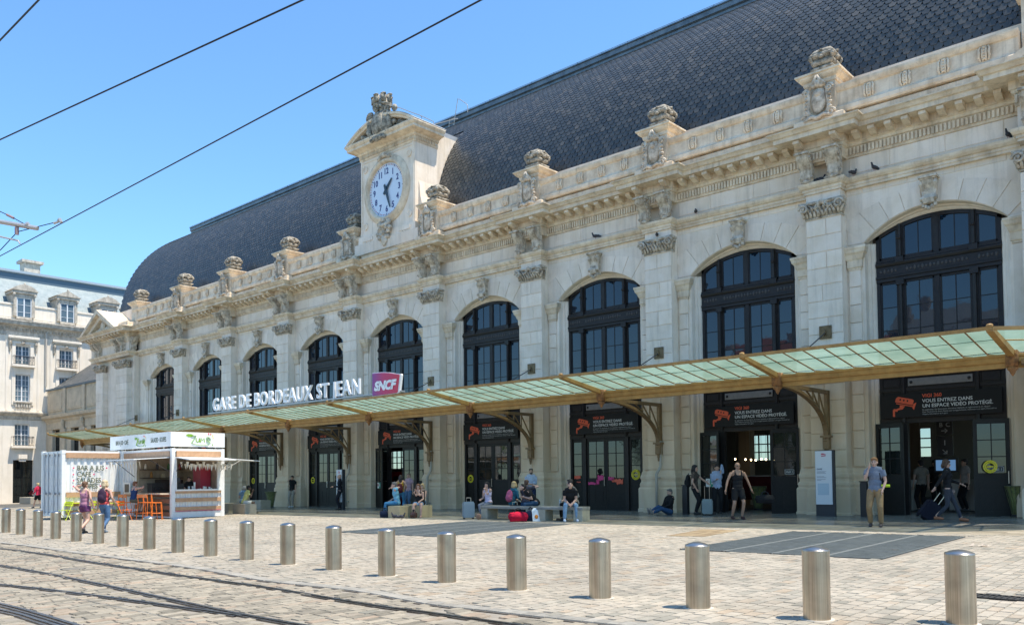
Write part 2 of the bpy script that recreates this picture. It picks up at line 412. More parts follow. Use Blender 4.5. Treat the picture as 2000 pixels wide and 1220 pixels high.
while x > -62:
    w = rr.choice(PW); xc = x-w/2; x -= w
    y = -26.4 + rr.random()*.2
    lim = -6.62
    far = xc < -45
    while y < lim:
        l = rr.choice(PL)
        if y+l > lim: l = PL[0]
        yc = y+l/2; y += l
        if not frustum_ok(xc, yc): continue
        if any(a-.06 < xc < b+.06 and c-l/2 < yc < d+l/2 for a, b, c, d in GR): continue
        ky = kerb_y(xc)
        if abs(yc-ky+.05) < .12+l/2-.08: continue
        if near_line(rails, xc, yc, .085+w*.35) : continue
        if abs(xc-DR.x) < .36 and abs(yc-DR.y) < .24: continue
        if -13.35 < xc < -10.35 and -7.9 < yc < -6.75 and (xc+11.8)*.35 < (yc+7.3) : pass
        M = Matrix.Translation((xc, yc, G(xc, yc)+rr.uniform(-.0025, .0025))) @ TILT @ Matrix.Rotation(rr.uniform(-.012, .012), 4, 'Z')
        (plz if yc > ky else trk).append(((xc, yc, G(xc, yc)), math.sqrt(w*l), PV[(w, l)], M))
plaza = setting('plaza_pavement', ribbon([Vector((-62, -7.0, 0)), Vector((9, -7.0, 0))], -.02, .38, -.009), JOINT)
pieces('paving_stone', plz, PAVE, plaza, 290, 'paving_stone_field')
trackbed = setting('tram_track_paving', ribbon([Vector((p.x, p.y, 0)) for p in kerb], -.16, -.12, -.009), JOINT)
pieces('paving_stone', trk, TRACKP, trackbed, 290, 'paving_stone_field')
# kerb row of long grey stones with a narrow slot
KM = island_ramp('grey_kerb_stone', [(0, (.24, .225, .19)), (.5, (.31, .29, .245)), (1, (.37, .34, .285))], .85, nscale=8, namt=.25)
kerb_row = setting('kerb_row', ribbon(kerb, -.16, -.105, -.006), BITUM)
ks = []
acc = 0
for i in range(len(kerb)-1):
    a, b = kerb[i], kerb[i+1]; L_ = (b-a).length; d = (b-a).normalized(); n_ = max(1, round(L_/.34)); st = L_/n_
    for j in range(n_):
        c = a+d*(st*(j+.5)); q = Vector((-d.y, d.x, 0)); cc = c+q*.02
        M = Matrix.Translation((cc.x, cc.y, G(cc.x, cc.y))) @ TILT @ Matrix.Rotation(math.atan2(d.y, d.x), 4, 'Z') @ Matrix.Diagonal((st/.34, 1, 1, 1))
        ks.append((tuple(cc), .3, 'kerbstone', M))
KSM = paver(.34, .22)
ks = [(c, s_, KSM, M) for c, s_, _, M in ks]
pieces('kerb_stone', ks, KM, kerb_row, 200, 'kerb_stone_field')

# station floor: dark polished slabs and a beige edging
floor_set = setting('station_floor', MB().add([(x, y, G(x, y)-.012) for x, y in ((-80, -6.62), (8, -6.62), (8, 17.5), (-80, 17.5))], [(0, 1, 2, 3)]), mat('slab_bed', (.10, .098, .09), .8))
sl_, ed_ = [], []
FS = {}
def slab(w, l):
    if (w, l) not in FS: FS[(w, l)] = paver(w, l, .02)
    return FS[(w, l)]
x = 7.0
while x > -66:
    for y0, y1, n_ in ((-4.75, 2.4, 12),):
        for j in range(n_):
            l = round((y1-y0)/n_, 3); yc = y0+l*(j+.5)
            if yc > .7 and not frustum_ok(x-.6, 0): continue
            sl_.append(((x-.6, yc, G(x-.6, yc)), .9, slab(1.2, l), Matrix.Translation((x-.6, yc, G(x-.6, yc))) @ TILT))
    for y0, l in ((-6.6, .34), (-6.26, .34), (-5.92, .45), (-5.47, .36), (-5.11, .36)):
        for k in range(2):
            xc = x-.3-.6*k; yc = y0+l/2
            ed_.append(((xc, yc, G(xc, yc)), .4, slab(.6, l), Matrix.Translation((xc, yc, G(xc, yc))) @ TILT))
    x -= 1.2
pieces('floor_slab', sl_, FLOORM, floor_set, 290, 'floor_slab_field')
pieces('edging_slab', ed_, EDGEM, floor_set, 290, 'edging_slab_field')

# steel gratings: one unit the lengthwise bars run across four panels
GM = mat('grating_steel', (.165, .185, .18), .55, .3, nscale=5, namt=.3)
GD = mat('grating_void', (.035, .037, .037), .9)
for (x0, x1, y0, y1), lab in zip(GR, ('large dark steel ground grating on the right, four panels with pale joints', 'smaller looking dark ground grating left of centre, in front of the benches')):
    t = thing('ground_grating', lab, 'ground grating', ((x0+x1)/2, (y0+y1)/2, G((x0+x1)/2, (y0+y1)/2)), 0, 'steel gratings let into the plaza')
    part(t, 'shaft_cover', MB().add([(x, y, -.011) for x, y in ((x0, y0), (x1, y0), (x1, y1), (x0, y1))], [(0, 1, 2, 3)]).drape(), GD)
    npan = 4; w = (x1-x0)/npan
    for k in range(npan):
        a, b = x0+k*w+.02, x0+(k+1)*w-.02
        fr = MB()
        for q0, q1, r0, r1 in ((a, a+.03, y0, y1), (b-.03, b, y0, y1), (a, b, y0, y0+.03), (a, b, y1-.03, y1)): fr.box(q0, q1, r0, r1, -.01, .006)
        p = part(t, 'grating_panel', fr.drape(), GM)
        bars = MB(); y = y0+.05
        while y < y1-.04:
            bars.add([(a+.03, y, .003), (b-.03, y, .003), (b-.03, y+.028, .003), (a+.03, y+.028, .003), (a+.03, y, -.01), (b-.03, y, -.01)], [(0, 1, 2, 3), (4, 5, 1, 0)])
            y += .047
        sub(p, 'bar', bars.drape(), GM, stuff=True)
        cb = MB()
        for q in range(1, 4):
            yy = y0+(y1-y0)*q/4; cb.box(a+.03, b-.03, yy-.012, yy+.012, -.01, .0065)
        sub(p, 'cross_bar', cb.drape(), mat('worn_steel', (.22, .23, .225), .5, .4))
    jn = MB()
    for k in range(1, npan): jn.box(x0+k*w-.010, x0+k*w+.010, y0, y1, -.01, .007)
    part(t, 'joint_strip', jn.drape(), mat('pale_joint', (.26, .26, .24), .7))
# ochre patch of warning slabs in front of the entrance
op = MB()
pa = [gp(1300, 1046), gp(1375, 1047.5), gp(1445, 1035), gp(1375, 1033)]
for i in range(6):
    for j in range(3):
        def L4(u, v): return (pa[0]*(1-u)+pa[1]*u)*(1-v)+(pa[3]*(1-u)+pa[2]*u)*v
        q = [L4((i+.03)/6, (j+.03)/3), L4((i+.97)/6, (j+.03)/3), L4((i+.97)/6, (j+.97)/3), L4((i+.03)/6, (j+.97)/3)]
        op.add([(p.x, p.y, G(p.x, p.y)+.007) for p in q]+[(p.x, p.y, G(p.x, p.y)-.01) for p in q], [(0, 1, 2, 3), (0, 4, 5, 1), (1, 5, 6, 2), (2, 6, 7, 3), (3, 7, 4, 0)])
single('tactile_slabs', op, island_ramp('ochre_slab', [(0, (.26, .19, .11)), (1, (.36, .27, .16))], .8), 'small patch of ochre tactile paving slabs in front of the right entrance', 'tactile paving')
# drain and manhole covers
def drain(p, lab, w=.62, l=.34, n=9):
    t = thing('drain_cover', lab, 'drain cover', (p.x, p.y, G(p.x, p.y)), 0)
    fr = MB().box(-w/2, w/2, -l/2, -l/2+.03, -.01, .004).box(-w/2, w/2, l/2-.03, l/2, -.01, .004).box(-w/2, -w/2+.03, -l/2, l/2, -.01, .004).box(w/2-.03, w/2, -l/2, l/2, -.01, .004)
    IR = mat('cast_iron', (.06, .055, .05), .6, .5, nscale=12, namt=.4)
    part(t, 'frame', fr, IR, inv=False)
    part(t, 'sump', MB().box(-w/2, w/2, -l/2, l/2, -.011, -.009), GD, inv=False)
    for k in range(n):
        xx = -w/2+.05+(w-.1)*k/(n-1)
        part(t, 'bar', MB().box(xx-.012, xx+.012, -l/2+.03, l/2-.03, -.01, .003), IR, inv=False)
drain(DR, 'cast iron slotted drain cover beside the rightmost bollard')
def manhole(px, py, r, lab):
    p = gp(px, py); t = thing('manhole_cover', lab, 'manhole cover', (p.x, p.y, G(p.x, p.y)))
    part(t, 'rim', MB().lathe([(r, -.01), (r, .004), (r-.03, .004), (r-.03, -.01)], n=24), mat('cast_iron', (.06, .055, .05), .6, .5), inv=False)
    part(t, 'lid', MB().lathe([(r-.035, -.01), (r-.035, .003)], n=24), mat('lid_stone', (.24, .215, .17), .8, nscale=12, namt=.4), inv=False)
manhole(143, 1110, .22, 'round manhole cover between the tram rails, near the left edge')
manhole(1748, 1073, .07, 'small round light set in the right grating')
# ================================================================== STATION BUILDING
S = 6.35; X0 = -10.6
XP = [X0-i*S for i in range(8)]                 # pilaster axes from right to left
BC = [XP[0]+S/2-i*S for i in range(9)]          # bay axes
st = thing('station_building', 'long limestone railway station with arched windows, clock gable and curved slate roof', 'station', (-33, 8, .2))
I4 = Matrix.Identity(4)
def sp(name, mb, m, smooth=False, label=None, stuff=False): return part(st, name, mb, m, smooth, label=label, stuff=stuff)
SPR_Z, AP_Z, HO = 9.16, 10.03, 2.07             # outer arch: spring, apex, half span
HI, AP_I, SPR_I = 1.80, 9.82, 9.37
def arc(half, spr, apex, n=24):
    h = apex-spr; r = (half*half+h*h)/(2*h); cz = apex-r; a = math.asin(half/r)
    return [(r*math.sin(-a+2*a*i/n), cz+r*math.cos(-a+2*a*i/n)) for i in range(n+1)], r, cz
AO, RO, CZO = arc(HO, SPR_Z, AP_Z); AI, RI, CZI = arc(HI, SPR_I, AP_I)
YW = .48                                         # wall face
wall = MB()
def pier(xa, xb):                               # piece of wall between two openings, reveals stepped in
    pts = [(xa, YW), (xa+(-0), YW), (xb, YW), (xb+.03, YW+.02), (xb+.06, YW+.22), (xb+.14, YW+.24), (xb+.16, YW+.30), (xb+.24, YW+.32), (xb+.27, .85), (xb+.27, 1.35), (xa-.27, 1.35), (xa-.27, .85), (xa-.24, YW+.32), (xa-.16, YW+.30), (xa-.14, YW+.24), (xa-.06, YW+.22), (xa-.03, YW+.02)]
    pts = [pts[0]]+pts[2:]
    wall.prism(pts, -.6, SPR_Z, 'z')
edges = []
for i in range(9):
    c = BC[i]
    # spandrel above the arch
    m = len(AO)
    v0 = [(c+x, YW, z) for x, z in AO]+[(c+x, YW, 11.12) for x, z in AO]
    wall.add(v0, [(k, k+1, m+k+1, m+k) for k in range(m-1)])
    rings = [(HO, SPR_Z, AP_Z, YW), (HO-.03, SPR_Z+.01, AP_Z-.02, YW+.02), (HO-.06, SPR_Z+.03, AP_Z-.04, YW+.22), (HO-.14, SPR_Z+.10, AP_Z-.09, YW+.24), (HO-.16, SPR_Z+.12, AP_Z-.11, YW+.30), (HO-.24, SPR_Z+.18, AP_Z-.17, YW+.32), (HI, SPR_I, AP_I, .85), (HI, SPR_I, AP_I, 1.35)]
    rr_ = [[(c+x, y, z) for x, z in arc(h, s_, a)[0]] for h, s_, a, y in rings]
    for q in range(len(rr_)-1):
        wall.add(rr_[q]+rr_[q+1], [(k, m+k, m+k+1, k+1) for k in range(m-1)])
for i in range(8): pier(XP[i]-1.105, XP[i]+1.105)
for i in range(9):                               # wall above the piers
    pass
for i in range(8): wall.box(XP[i]-1.105, XP[i]+1.105, YW, 1.35, SPR_Z, 11.12)
pier(BC[0]+HO, BC[0]+HO+.6); pier(-61.9, BC[8]-HO)
wall.box(BC[0]+HO, BC[0]+HO+.6, YW, 1.35, SPR_Z, 11.12); wall.box(-61.9, BC[8]-HO, YW, 1.35, SPR_Z, 11.12)
wall.box(-62, -4.6, .36, 1.3, 11.10, 13.2)
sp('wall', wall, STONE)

# ---- ashlar facing blocks
blk = []
def fb(x0, x1, y, z0, z1, t=.03, b=.015, g=.0055):
    w, h = round(x1-x0-2*g, 2), round(z1-z0-2*g, 2)
    key = (w, h, t)
    if key not in FBC: FBC[key] = MB().cbox(-w/2, w/2, -t, .02, -h/2, h/2, b)
    c = ((x0+x1)/2, y, (z0+z1)/2)
    blk.append((c, math.sqrt(w*h), FBC[key], Matrix.Translation(c)))
FBC = {}
def course_z(z0, z1, h):
    n = max(1, round((z1-z0)/h)); return [(z0+(z1-z0)*k/n, z0+(z1-z0)*(k+1)/n) for k in range(n)]
pilw = MB()
PILS = [(x, 0.0) for x in XP]
for x, y in PILS:
    pilw = MB(); pilw.box(x-.57, x+.57, y+.02, YW+.05, 1.2, 11.0)
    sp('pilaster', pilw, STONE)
    rr = random.Random(int(x*10))
    for k, (a, b) in enumerate(course_z(1.92, 10.1, .56)):
        if k % 2: fb(x-.585, x+.585, y+.02, a, b)
        else:
            s_ = x+rr.uniform(-.1, .12); fb(x-.585, s_, y+.02, a, b); fb(s_, x+.585, y+.02, a, b)
    # side strips: impost piers beside each opening
    for sx in (-1, 1):
        for a, b in course_z(1.92, 8.35, .58):
            fb(*sorted((x+sx*.64, x+sx*1.02)), YW, a, b, .07)
        for a, b in ((9.16, 9.62), (10.80, 11.08)):
            fb(*sorted((x+sx*.60, x+sx*1.10)), YW, a, b, .02)
for i in range(9):                               # voussoirs and the flat courses over them
    c = BC[i]; n = 9
    a0 = math.asin(HO/RO)
    for k in range(n):
        if k == n//2: continue
        t0 = -a0+2*a0*k/n; t1 = -a0+2*a0*(k+1)/n; g = .0035
        pts = []
        for q in range(4): t = t0+g+(t1-t0-2*g)*q/3; pts.append((c+RO*math.sin(t), CZO+RO*math.cos(t)+.004))
        for q in range(3, -1, -1):
            t = t0+g+(t1-t0-2*g)*q/3; lo_, hi_ = RO, RO+3
            for _ in range(22):
                md = (lo_+hi_)/2; zx_ = CZO+md*math.cos(t); xx_ = md*math.sin(t)
                if xx_*xx_+(zx_-(10.62-5.6))**2 < 5.6*5.6: lo_ = md
                else: hi_ = md
            pts.append((c+lo_*math.sin(t), CZO+lo_*math.cos(t)))
        mb = MB().prism([(p[0], p[1]) for p in pts], YW-.028, YW+.01, 'y')
        cx = sum(p[0] for p in pts)/8; cz = sum(p[1] for p in pts)/8
        blk.append(((cx, YW, cz), .5, mb, None))
    for k in range(3):
        fb(c-HO+k*HO*2/3, c-HO+(k+1)*HO*2/3, YW, 10.80, 11.08, .02)
    rr = random.Random(i*7+1)
    xs = [c-2.42]
    while xs[-1] < c+2.42-1.9: xs.append(xs[-1]+rr.uniform(1.2, 1.7))
    xs.append(c+2.42)
    for a, b in zip(xs, xs[1:]): fb(a, b, .36, 11.45, 11.98, .02)      # frieze panels
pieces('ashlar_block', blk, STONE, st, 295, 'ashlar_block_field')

# ---- plinths, mouldings and entablature
def brk(y_base, y_pil, hw, xa=-62.0, xb=-4.75):
    p = [(xa, y_base)]
    for x in reversed(XP): p += [(x-hw, y_base), (x-hw, y_pil), (x+hw, y_pil), (x+hw, y_base)]
    p.append((xb, y_base)); return p
arch_p = [(-.3, 10.98), (.02, 10.98), (.02, 11.06), (.05, 11.07), (.05, 11.15), (.10, 11.17), (.16, 11.24), (.18, 11.30), (.18, 11.33), (-.3, 11.36)]
sp('architrave', MB().sweep(brk(.36, -.03, .60), arch_p), CORN)
corn_p = [(-.3, 11.99), (.03, 11.99), (.05, 12.03), (.05, 12.32), (.11, 12.35), (.13, 12.43), (.17, 12.45), (.17, 12.67), (.68, 12.69), (.68, 12.83), (.74, 12.85), (.80, 12.93), (.86, 12.97), (.86, 13.0),
          (.40, 13.10), (.17, 13.16), (.17, 13.42), (.12, 13.46), (-.05, 13.50), (-.05, 13.58), (-.3, 13.6)]
sp('cornice', MB().sweep(brk(.34, -.06, .66), corn_p), CORN)
par_p = [(-.35, 13.5), (.02, 13.5), (.06, 13.56), (.06, 13.68), (.0, 13.74), (-.02, 13.80), (-.02, 14.20), (.03, 14.23), (.07, 14.30), (.09, 14.36), (.09, 14.42), (-.42, 14.46), (-.42, 13.5)]
sp('parapet', MB().sweep([(-62.3, .12), (-35.05, .12)], par_p).sweep([(-30.6, .12), (-4.9, .12)], par_p), CORN)
# base mouldings of the pilasters
base_prof = [(-.05, 1.24), (.10, 1.26), (.12, 1.34), (.10, 1.42), (.06, 1.46), (.06, 1.54), (.09, 1.60), (.09, 1.68), (.05, 1.74), (.03, 1.82), (.0, 1.88), (-.05, 1.9)]
plin_prof = [(-.05, -.5), (.20, -.5), (.20, .42), (.17, .45), (.17, 1.20), (.13, 1.26), (-.05, 1.26)]
for x in XP:
    bm = MB(); pl = MB()
    for pr_, b_ in ((base_prof, bm), (plin_prof, pl)):
        b_.sweep([(x-1.14, YW+.35), (x-1.14, YW), (x-.585, YW), (x-.585, 0), (x+.585, 0), (x+.585, YW), (x+1.14, YW), (x+1.14, YW+.35)], [(o*.72, z) for o, z in pr_])
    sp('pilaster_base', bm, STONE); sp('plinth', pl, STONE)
# impost mouldings
im = MB()
imp = [(-.04, 8.30), (.02, 8.32), (.02, 8.38), (.05, 8.40), (.05, 8.62), (.09, 8.68), (.13, 8.80), (.18, 8.86), (.20, 8.95), (.22, 8.98), (.22, 9.05), (-.04, 9.09)]
def impost(xa, xb): sp('impost_moulding', MB().sweep([(xa, YW+.02), (xa, YW-.07), (xb, YW-.07), (xb, YW+.02)], imp), CORN)
for x in XP: impost(x-1.03, x-.66); impost(x+.66, x+1.03)
impost(BC[0]+HO+.10, BC[0]+HO+.44); impost(BC[8]-HO-.44, BC[8]-HO-.10)
for x0_, x1_ in ((BC[0]+HO+.10, BC[0]+HO+.44), (BC[8]-HO-.44, BC[8]-HO-.10)):
    im.box(x0_, x1_, YW-.07, YW+.02, -.4, 8.3)
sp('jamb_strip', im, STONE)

# ---- capitals, consoles, keystones, cartouches, finials (one mesh each, shared)
def volute(mb, c, r, turns=1.6, w=.10, n=16, flip=1, axis='y', thick=.35, rad=.038):
    pts, rs = [], []
    for k in range(n+1):
        t = k/n; a = 2*math.pi*turns*t; q = r*(1-.82*t)
        pts.append((c[0]+flip*q*math.cos(a), c[1]-.05*t, c[2]+q*math.sin(a)) if axis == 'y' else (c[0]+.02*t, c[1]-flip*q*math.cos(a), c[2]+q*math.sin(a)))
        rs.append(rad*(1-.45*t))
    mb.tube(pts, rs, 6)
def make_capital(w=.585):
    m = MB()
    m.box(-w-.02, w+.02, -.02, .26, 0, .05)
    m.add([(-w,0,.05),(w,0,.05),(w,.26,.05),(-w,.26,.05),(-w-.05,-.10,.45),(w+.05,-.10,.45),(w+.05,.26,.45),(-w-.05,.26,.45)], [(0,1,5,4),(1,2,6,5),(2,3,7,6),(3,0,4,7),(4,5,6,7)])
    n = 9
    for k in range(n):                            # acanthus leaves, two tiers
        x = -w+.06+(2*w-.12)*k/(n-1)
        m.tube([(x, -.02, .06), (x, -.06, .16), (x, -.12, .22), (x, -.10, .26)], [.05, .055, .04, .02], 6, flat=.5)
        if k < n-1:
            x2 = x+(2*w-.12)/(n-1)/2
            m.tube([(x2, -.05, .20), (x2, -.09, .30), (x2, -.17, .36), (x2, -.15, .39)], [.04, .045, .035, .02], 6, flat=.5)
    for sx in (-1, 1):
        volute(m, (sx*(w+.0), -.20, .33), .165, 1.5, flip=sx, rad=.05)
        m.ell((sx*(w+.0), -.23, .33), (.05, .06, .05), 6, 4)
        volute(m, (sx*.14, -.13, .38), .085, 1.2, flip=-sx, rad=.026)
        m.tube([(sx*.05, -.06, .1), (sx*.2, -.1, .3), (sx*(w-.12), -.13, .47)], [.03, .03, .03], 6)
        m.tube([(sx*(w+.02), -.05, .08), (sx*(w+.07), -.05, .25), (sx*(w+.14), -.08, .30)], [.05, .05, .02], 6)
        m.tube([(sx*(w+.02), .12, .08), (sx*(w+.07), .12, .25), (sx*(w+.14), .10, .30)], [.05, .05, .02], 6)
        for q in range(5): m.ell((sx*(w+.03+.05*abs(math.sin(q))), .02+.04*q, .40), (.06, .05, .06), 6, 4)
    m.add([(-w-.16,-.20,.47),(0,-.12,.47),(w+.16,-.20,.47),(w+.10,.26,.47),(-w-.10,.26,.47),(-w-.17,-.22,.55),(0,-.14,.55),(w+.17,-.22,.55),(w+.11,.26,.55),(-w-.11,.26,.55)],
          [(0,1,6,5),(1,2,7,6),(2,3,8,7),(4,0,5,9),(5,6,7,8,9),(4,3,2,1,0)])
    m.ell((0, -.17, .50), (.09, .07, .09), 8, 5); m.ell((-.09, -.14, .44), (.07, .05, .06), 6, 4); m.ell((.09, -.14, .44), (.07, .05, .06), 6, 4)
    return m
def make_console(w=.40, h=.86, p=.42):
    m = MB(); prof = []
    for k in range(15):
        t = k/14; prof.append((-(p*(1-t)**1.1+.10+.05*math.sin(t*9)), -h*t))
    pts = [(.05, 0)]+prof+[(.05, -h)]
    m.prism([(a, b) for a, b in pts], -w/2+.05, w/2-.05, 'x')
    pts2 = [(.05, -.02)]+[(a+.035, b) for a, b in prof]+[(.05, -h)]
    m.prism([(a, b) for a, b in pts2], -w/2, w/2, 'x')
    m.box(-w/2-.03, w/2+.03, -p-.16, .05, -.02, .05)
    for sx in (-1, 1):
        volute(m, (sx*(w/2+.01), -p*.72, -.16), .12, 1.4, axis='x', rad=.03)
        volute(m, (sx*(w/2+.01), -.14, -h+.12), .07, 1.2, axis='x', rad=.022)
        for q in range(4): m.ell((sx*(w/2+.01), -p*.6+.09*q, -.34-.1*q), (.02, .06-.008*q, .07), 6, 4)
    m.ell((0, -.18, -h+.02), (w*.34, .07, .07), 8, 4)
    m.tube([(-.06, -p-.06, -.1), (-.06, -p*.55, -.38), (-.06, -.2, -h+.1)], .022, 5); m.tube([(.06, -p-.06, -.1), (.06, -p*.55, -.38), (.06, -.2, -h+.1)], .022, 5)
    return m
def make_key(w=.40, h=.80):
    m = MB(); prof = [(-.30, 0), (-.33, -.08), (-.30, -.16), (-.22, -.30), (-.20, -.46), (-.26, -.60), (-.30, -.68), (-.27, -.76), (-.18, -h)]
    m.prism([(.06, 0)]+prof+[(.06, -h)], -w/2+.04, w/2-.04, 'x')
    m.box(-w/2-.06, w/2+.06, -.40, .05, 0, .07)
    m.box(-w/2-.02, w/2+.02, -.35, .05, -.05, 0)
    for sx in (-1, 1):
        m.tube([(sx*w/2, -.26, -.06), (sx*w/2*1.05, -.30, -.16), (sx*w/2*.95, -.18, -.36), (sx*w/2*.85, -.2, -.52), (sx*w/2, -.28, -.66)], [.05, .06, .04, .04, .06], 6)
        volute(m, (sx*(w/2+.02), -.22, -.14), .09, 1.3, axis='x', rad=.025)
    for q in range(5): m.ell(((q-2)*.085, -.24+.02*abs(q-2), -.82-.05*(2-abs(q-2))), (.06, .07, .07), 6, 4)
    m.tube([(-w/2-.04, -.24, -.62), (w/2+.04, -.24, -.62)], .07, 7)
    return m
def make_cartouche():                            # shield with scrolls on the parapet pier, origin at its foot
    m = MB()
    m.ell((0, -.02, .68), (.26, .12, .46), 12, 8)
    m.ell((0, -.12, .88), (.12, .07, .12), 8, 5)
    for sx in (-1, 1):
        m.tube([(sx*.20, -.06, .10), (sx*.36, -.07, .30), (sx*.33, -.07, .60), (sx*.30, -.08, .85), (sx*.36, -.08, 1.05), (sx*.44, -.08, 1.02)], [.07, .08, .06, .06, .075, .05], 7)
        volute(m, (sx*.38, -.10, .98), .13, 1.5, flip=sx, rad=.04)
        volute(m, (sx*.42, -.08, .16), .13, 1.3, flip=sx, rad=.045)
        for q in range(4): m.ell((sx*(.38+.02*math.sin(q*2)), -.09, .35+.14*q), (.08, .08, .07), 6, 4)
    m.tube([(-.46, -.10, .04), (-.2, -.16, .12), (0, -.18, .02), (.2, -.16, .12), (.46, -.10, .04)], [.05, .07, .08, .07, .05], 7)
    m.box(-.5, .5, -.10, .25, -.12, .0)
    m.ell((0, -.10, 1.20), (.16, .12, .14), 8, 5); m.ell((-.12, -.10, 1.14), (.12, .10, .09), 6, 4); m.ell((.12, -.10, 1.14), (.12, .10, .09), 6, 4)
    m.tube([(-.28, -.08, 1.08), (-.1, -.14, 1.28), (0, -.16, 1.45)], [.06, .07, .05], 6); m.tube([(.28, -.08, 1.08), (.1, -.14, 1.28), (0, -.16, 1.45)], [.06, .07, .05], 6)
    return m
def make_finial():
    m = MB()
    m.lathe([(.40, 0), (.40, .07), (.30, .10), (.30, .17), (.38, .22), (.38, .29), (.27, .33), (.26, .38)], n=16, sq=.95)
    m.lathe([(.27, .36), (.35, .40), (.37, .46), (.37, .54), (.30, .57), (.31, .62), (.41, .66), (.43, .71), (.41, .75)], n=16, sq=.9)
    m.lathe([(.40, .74), (.38, .82), (.31, .91), (.20, .97), (.06, 1.0)], n=16, sq=.7)
    for a in range(4):
        ca, sa = math.cos(a*math.pi/2+math.pi/4), math.sin(a*math.pi/2+math.pi/4); cb, sb = math.cos(a*math.pi/2), math.sin(a*math.pi/2)
        m.tube([(.46*ca, .46*sa, .78), (.52*ca, .52*sa, .70), (.50*ca, .50*sa, .56), (.42*ca, .42*sa, .50)], [.05, .06, .055, .03], 6)
        m.ell((.53*ca, .53*sa, .64), (.07, .07, .08), 6, 4); m.ell((.38*cb, .38*sb, .62), (.10, .10, .07), 7, 5)
        m.tube([(.34*cb+.1*sb, .34*sb+.1*cb, .80), (.42*cb, .42*sb, .84), (.34*cb-.1*sb, .34*sb-.1*cb, .80)], .04, 5)
    return m
def make_pier():                                 # parapet pier with its cornice cap, origin at roof of cornice (z 13.1)
    b = MB().box(-.50, .50, 0, 1.05, 0, 1.55)
    c = MB()
    pr_ = [(-.2, 1.50), (.03, 1.50), (.05, 1.56), (.05, 1.62), (.12, 1.66), (.18, 1.72), (.20, 1.78), (.25, 1.80), (.25, 1.86), (-.2, 1.90)]
    c.sweep([(-.50, 1.05), (-.50, 0), (.50, 0), (.50, 1.05)], pr_)
    c.sweep([(.50, 0), (.50, 1.05), (-.50, 1.05), (-.50, 0)], pr_) if False else None
    c.box(-.5, .5, 0, 1.05, 1.60, 1.89)
    c.add([(.5, 1.05, 1.8), (-.5, 1.05, 1.8), (-.5, 1.25, 1.86), (.5, 1.25, 1.86)], [(0, 1, 2, 3)])
    return b, c
def shared(name, mb, m, spots, smooth=False, label=None):
    me = mb.mesh(name, m, smooth)
    for M in spots:
        o = link(name, me, st); o.matrix_basis = M
T3 = Matrix.Translation
CAPW = .585
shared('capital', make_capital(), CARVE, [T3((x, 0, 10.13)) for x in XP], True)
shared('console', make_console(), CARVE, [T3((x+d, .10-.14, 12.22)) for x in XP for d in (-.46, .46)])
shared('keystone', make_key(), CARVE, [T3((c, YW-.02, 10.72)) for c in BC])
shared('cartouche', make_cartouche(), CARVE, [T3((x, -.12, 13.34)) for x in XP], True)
shared('finial', make_finial(), LICHEN, [T3((x, .52, 14.97)) for x in XP], True)
pb, pc = make_pier()
shared('parapet_pier', pb, CORN, [T3((x, -.02, 13.1)) for x in XP]); shared('pier_cap', pc, CORN, [T3((x, -.02, 13.1)) for x in XP])
shared('frieze_panel', MB().sweep([(-.2, 0), (.2, 0)], [(0, 0), (.03, .02), (.03, .06), (0, .08)]).sweep([(-.2, 0), (.2, 0)], [(0, .52), (.03, .54), (.03, .58), (0, .6)]), CORN, [T3((x, .05, 11.42)) for x in XP])
gar = MB()
for dx in (-.13, -.045, .045, .13):
    gar.tube([(dx*.8, .0, -.02), (dx*1.1, -.05, .08), (dx, -.065, .19), (dx*1.1, -.05, .30), (dx*.8, -.01, .40)], [.028, .034, .038, .034, .028], 6)
for q in range(5): gar.ell((0, -.06, .02+.085*q), (.05, .03, .04), 6, 4)
gs = []
for i in range(9):
    if i == 4: continue
    for k in range(4): gs.append(T3((BC[i]-1.65+1.1*k, .125, 13.80)))
shared('carved_garland', gar, CORN, gs)
mod = MB().add([(-.10, 0, 0), (.10, 0, 0), (.10, 0, .20), (-.10, 0, .20), (-.10, -.44, .10), (.10, -.44, .10), (.10, -.44, .20), (-.10, -.44, .20), (-.10, -.18, .0), (.10, -.18, .0)],
               [(0, 1, 9, 8), (8, 9, 5, 4), (4, 5, 6, 7), (0, 8, 4, 7, 3), (1, 2, 6, 5, 9), (3, 7, 6, 2)])
ms = []
for i in range(9):
    n = 9
    for k in range(n): ms.append(T3((BC[i]-2.02+4.04*k/(n-1)-.0, .175, 12.47)))
for x in XP:
    for d in (-.60, .60): ms.append(T3((x+d, -.225, 12.47)))
shared('modillion', mod, CORN, ms)
den = MB()
x = -61.9
while x < -4.9:
    j = any(abs(x-q) < .70 for q in XP)
    y = -.11 if j else .29
    den.box(x-.034, x+.034, y-.06, y+.02, 12.07, 12.30); x += .118
sp('dentil', den, CORN, stuff=True)

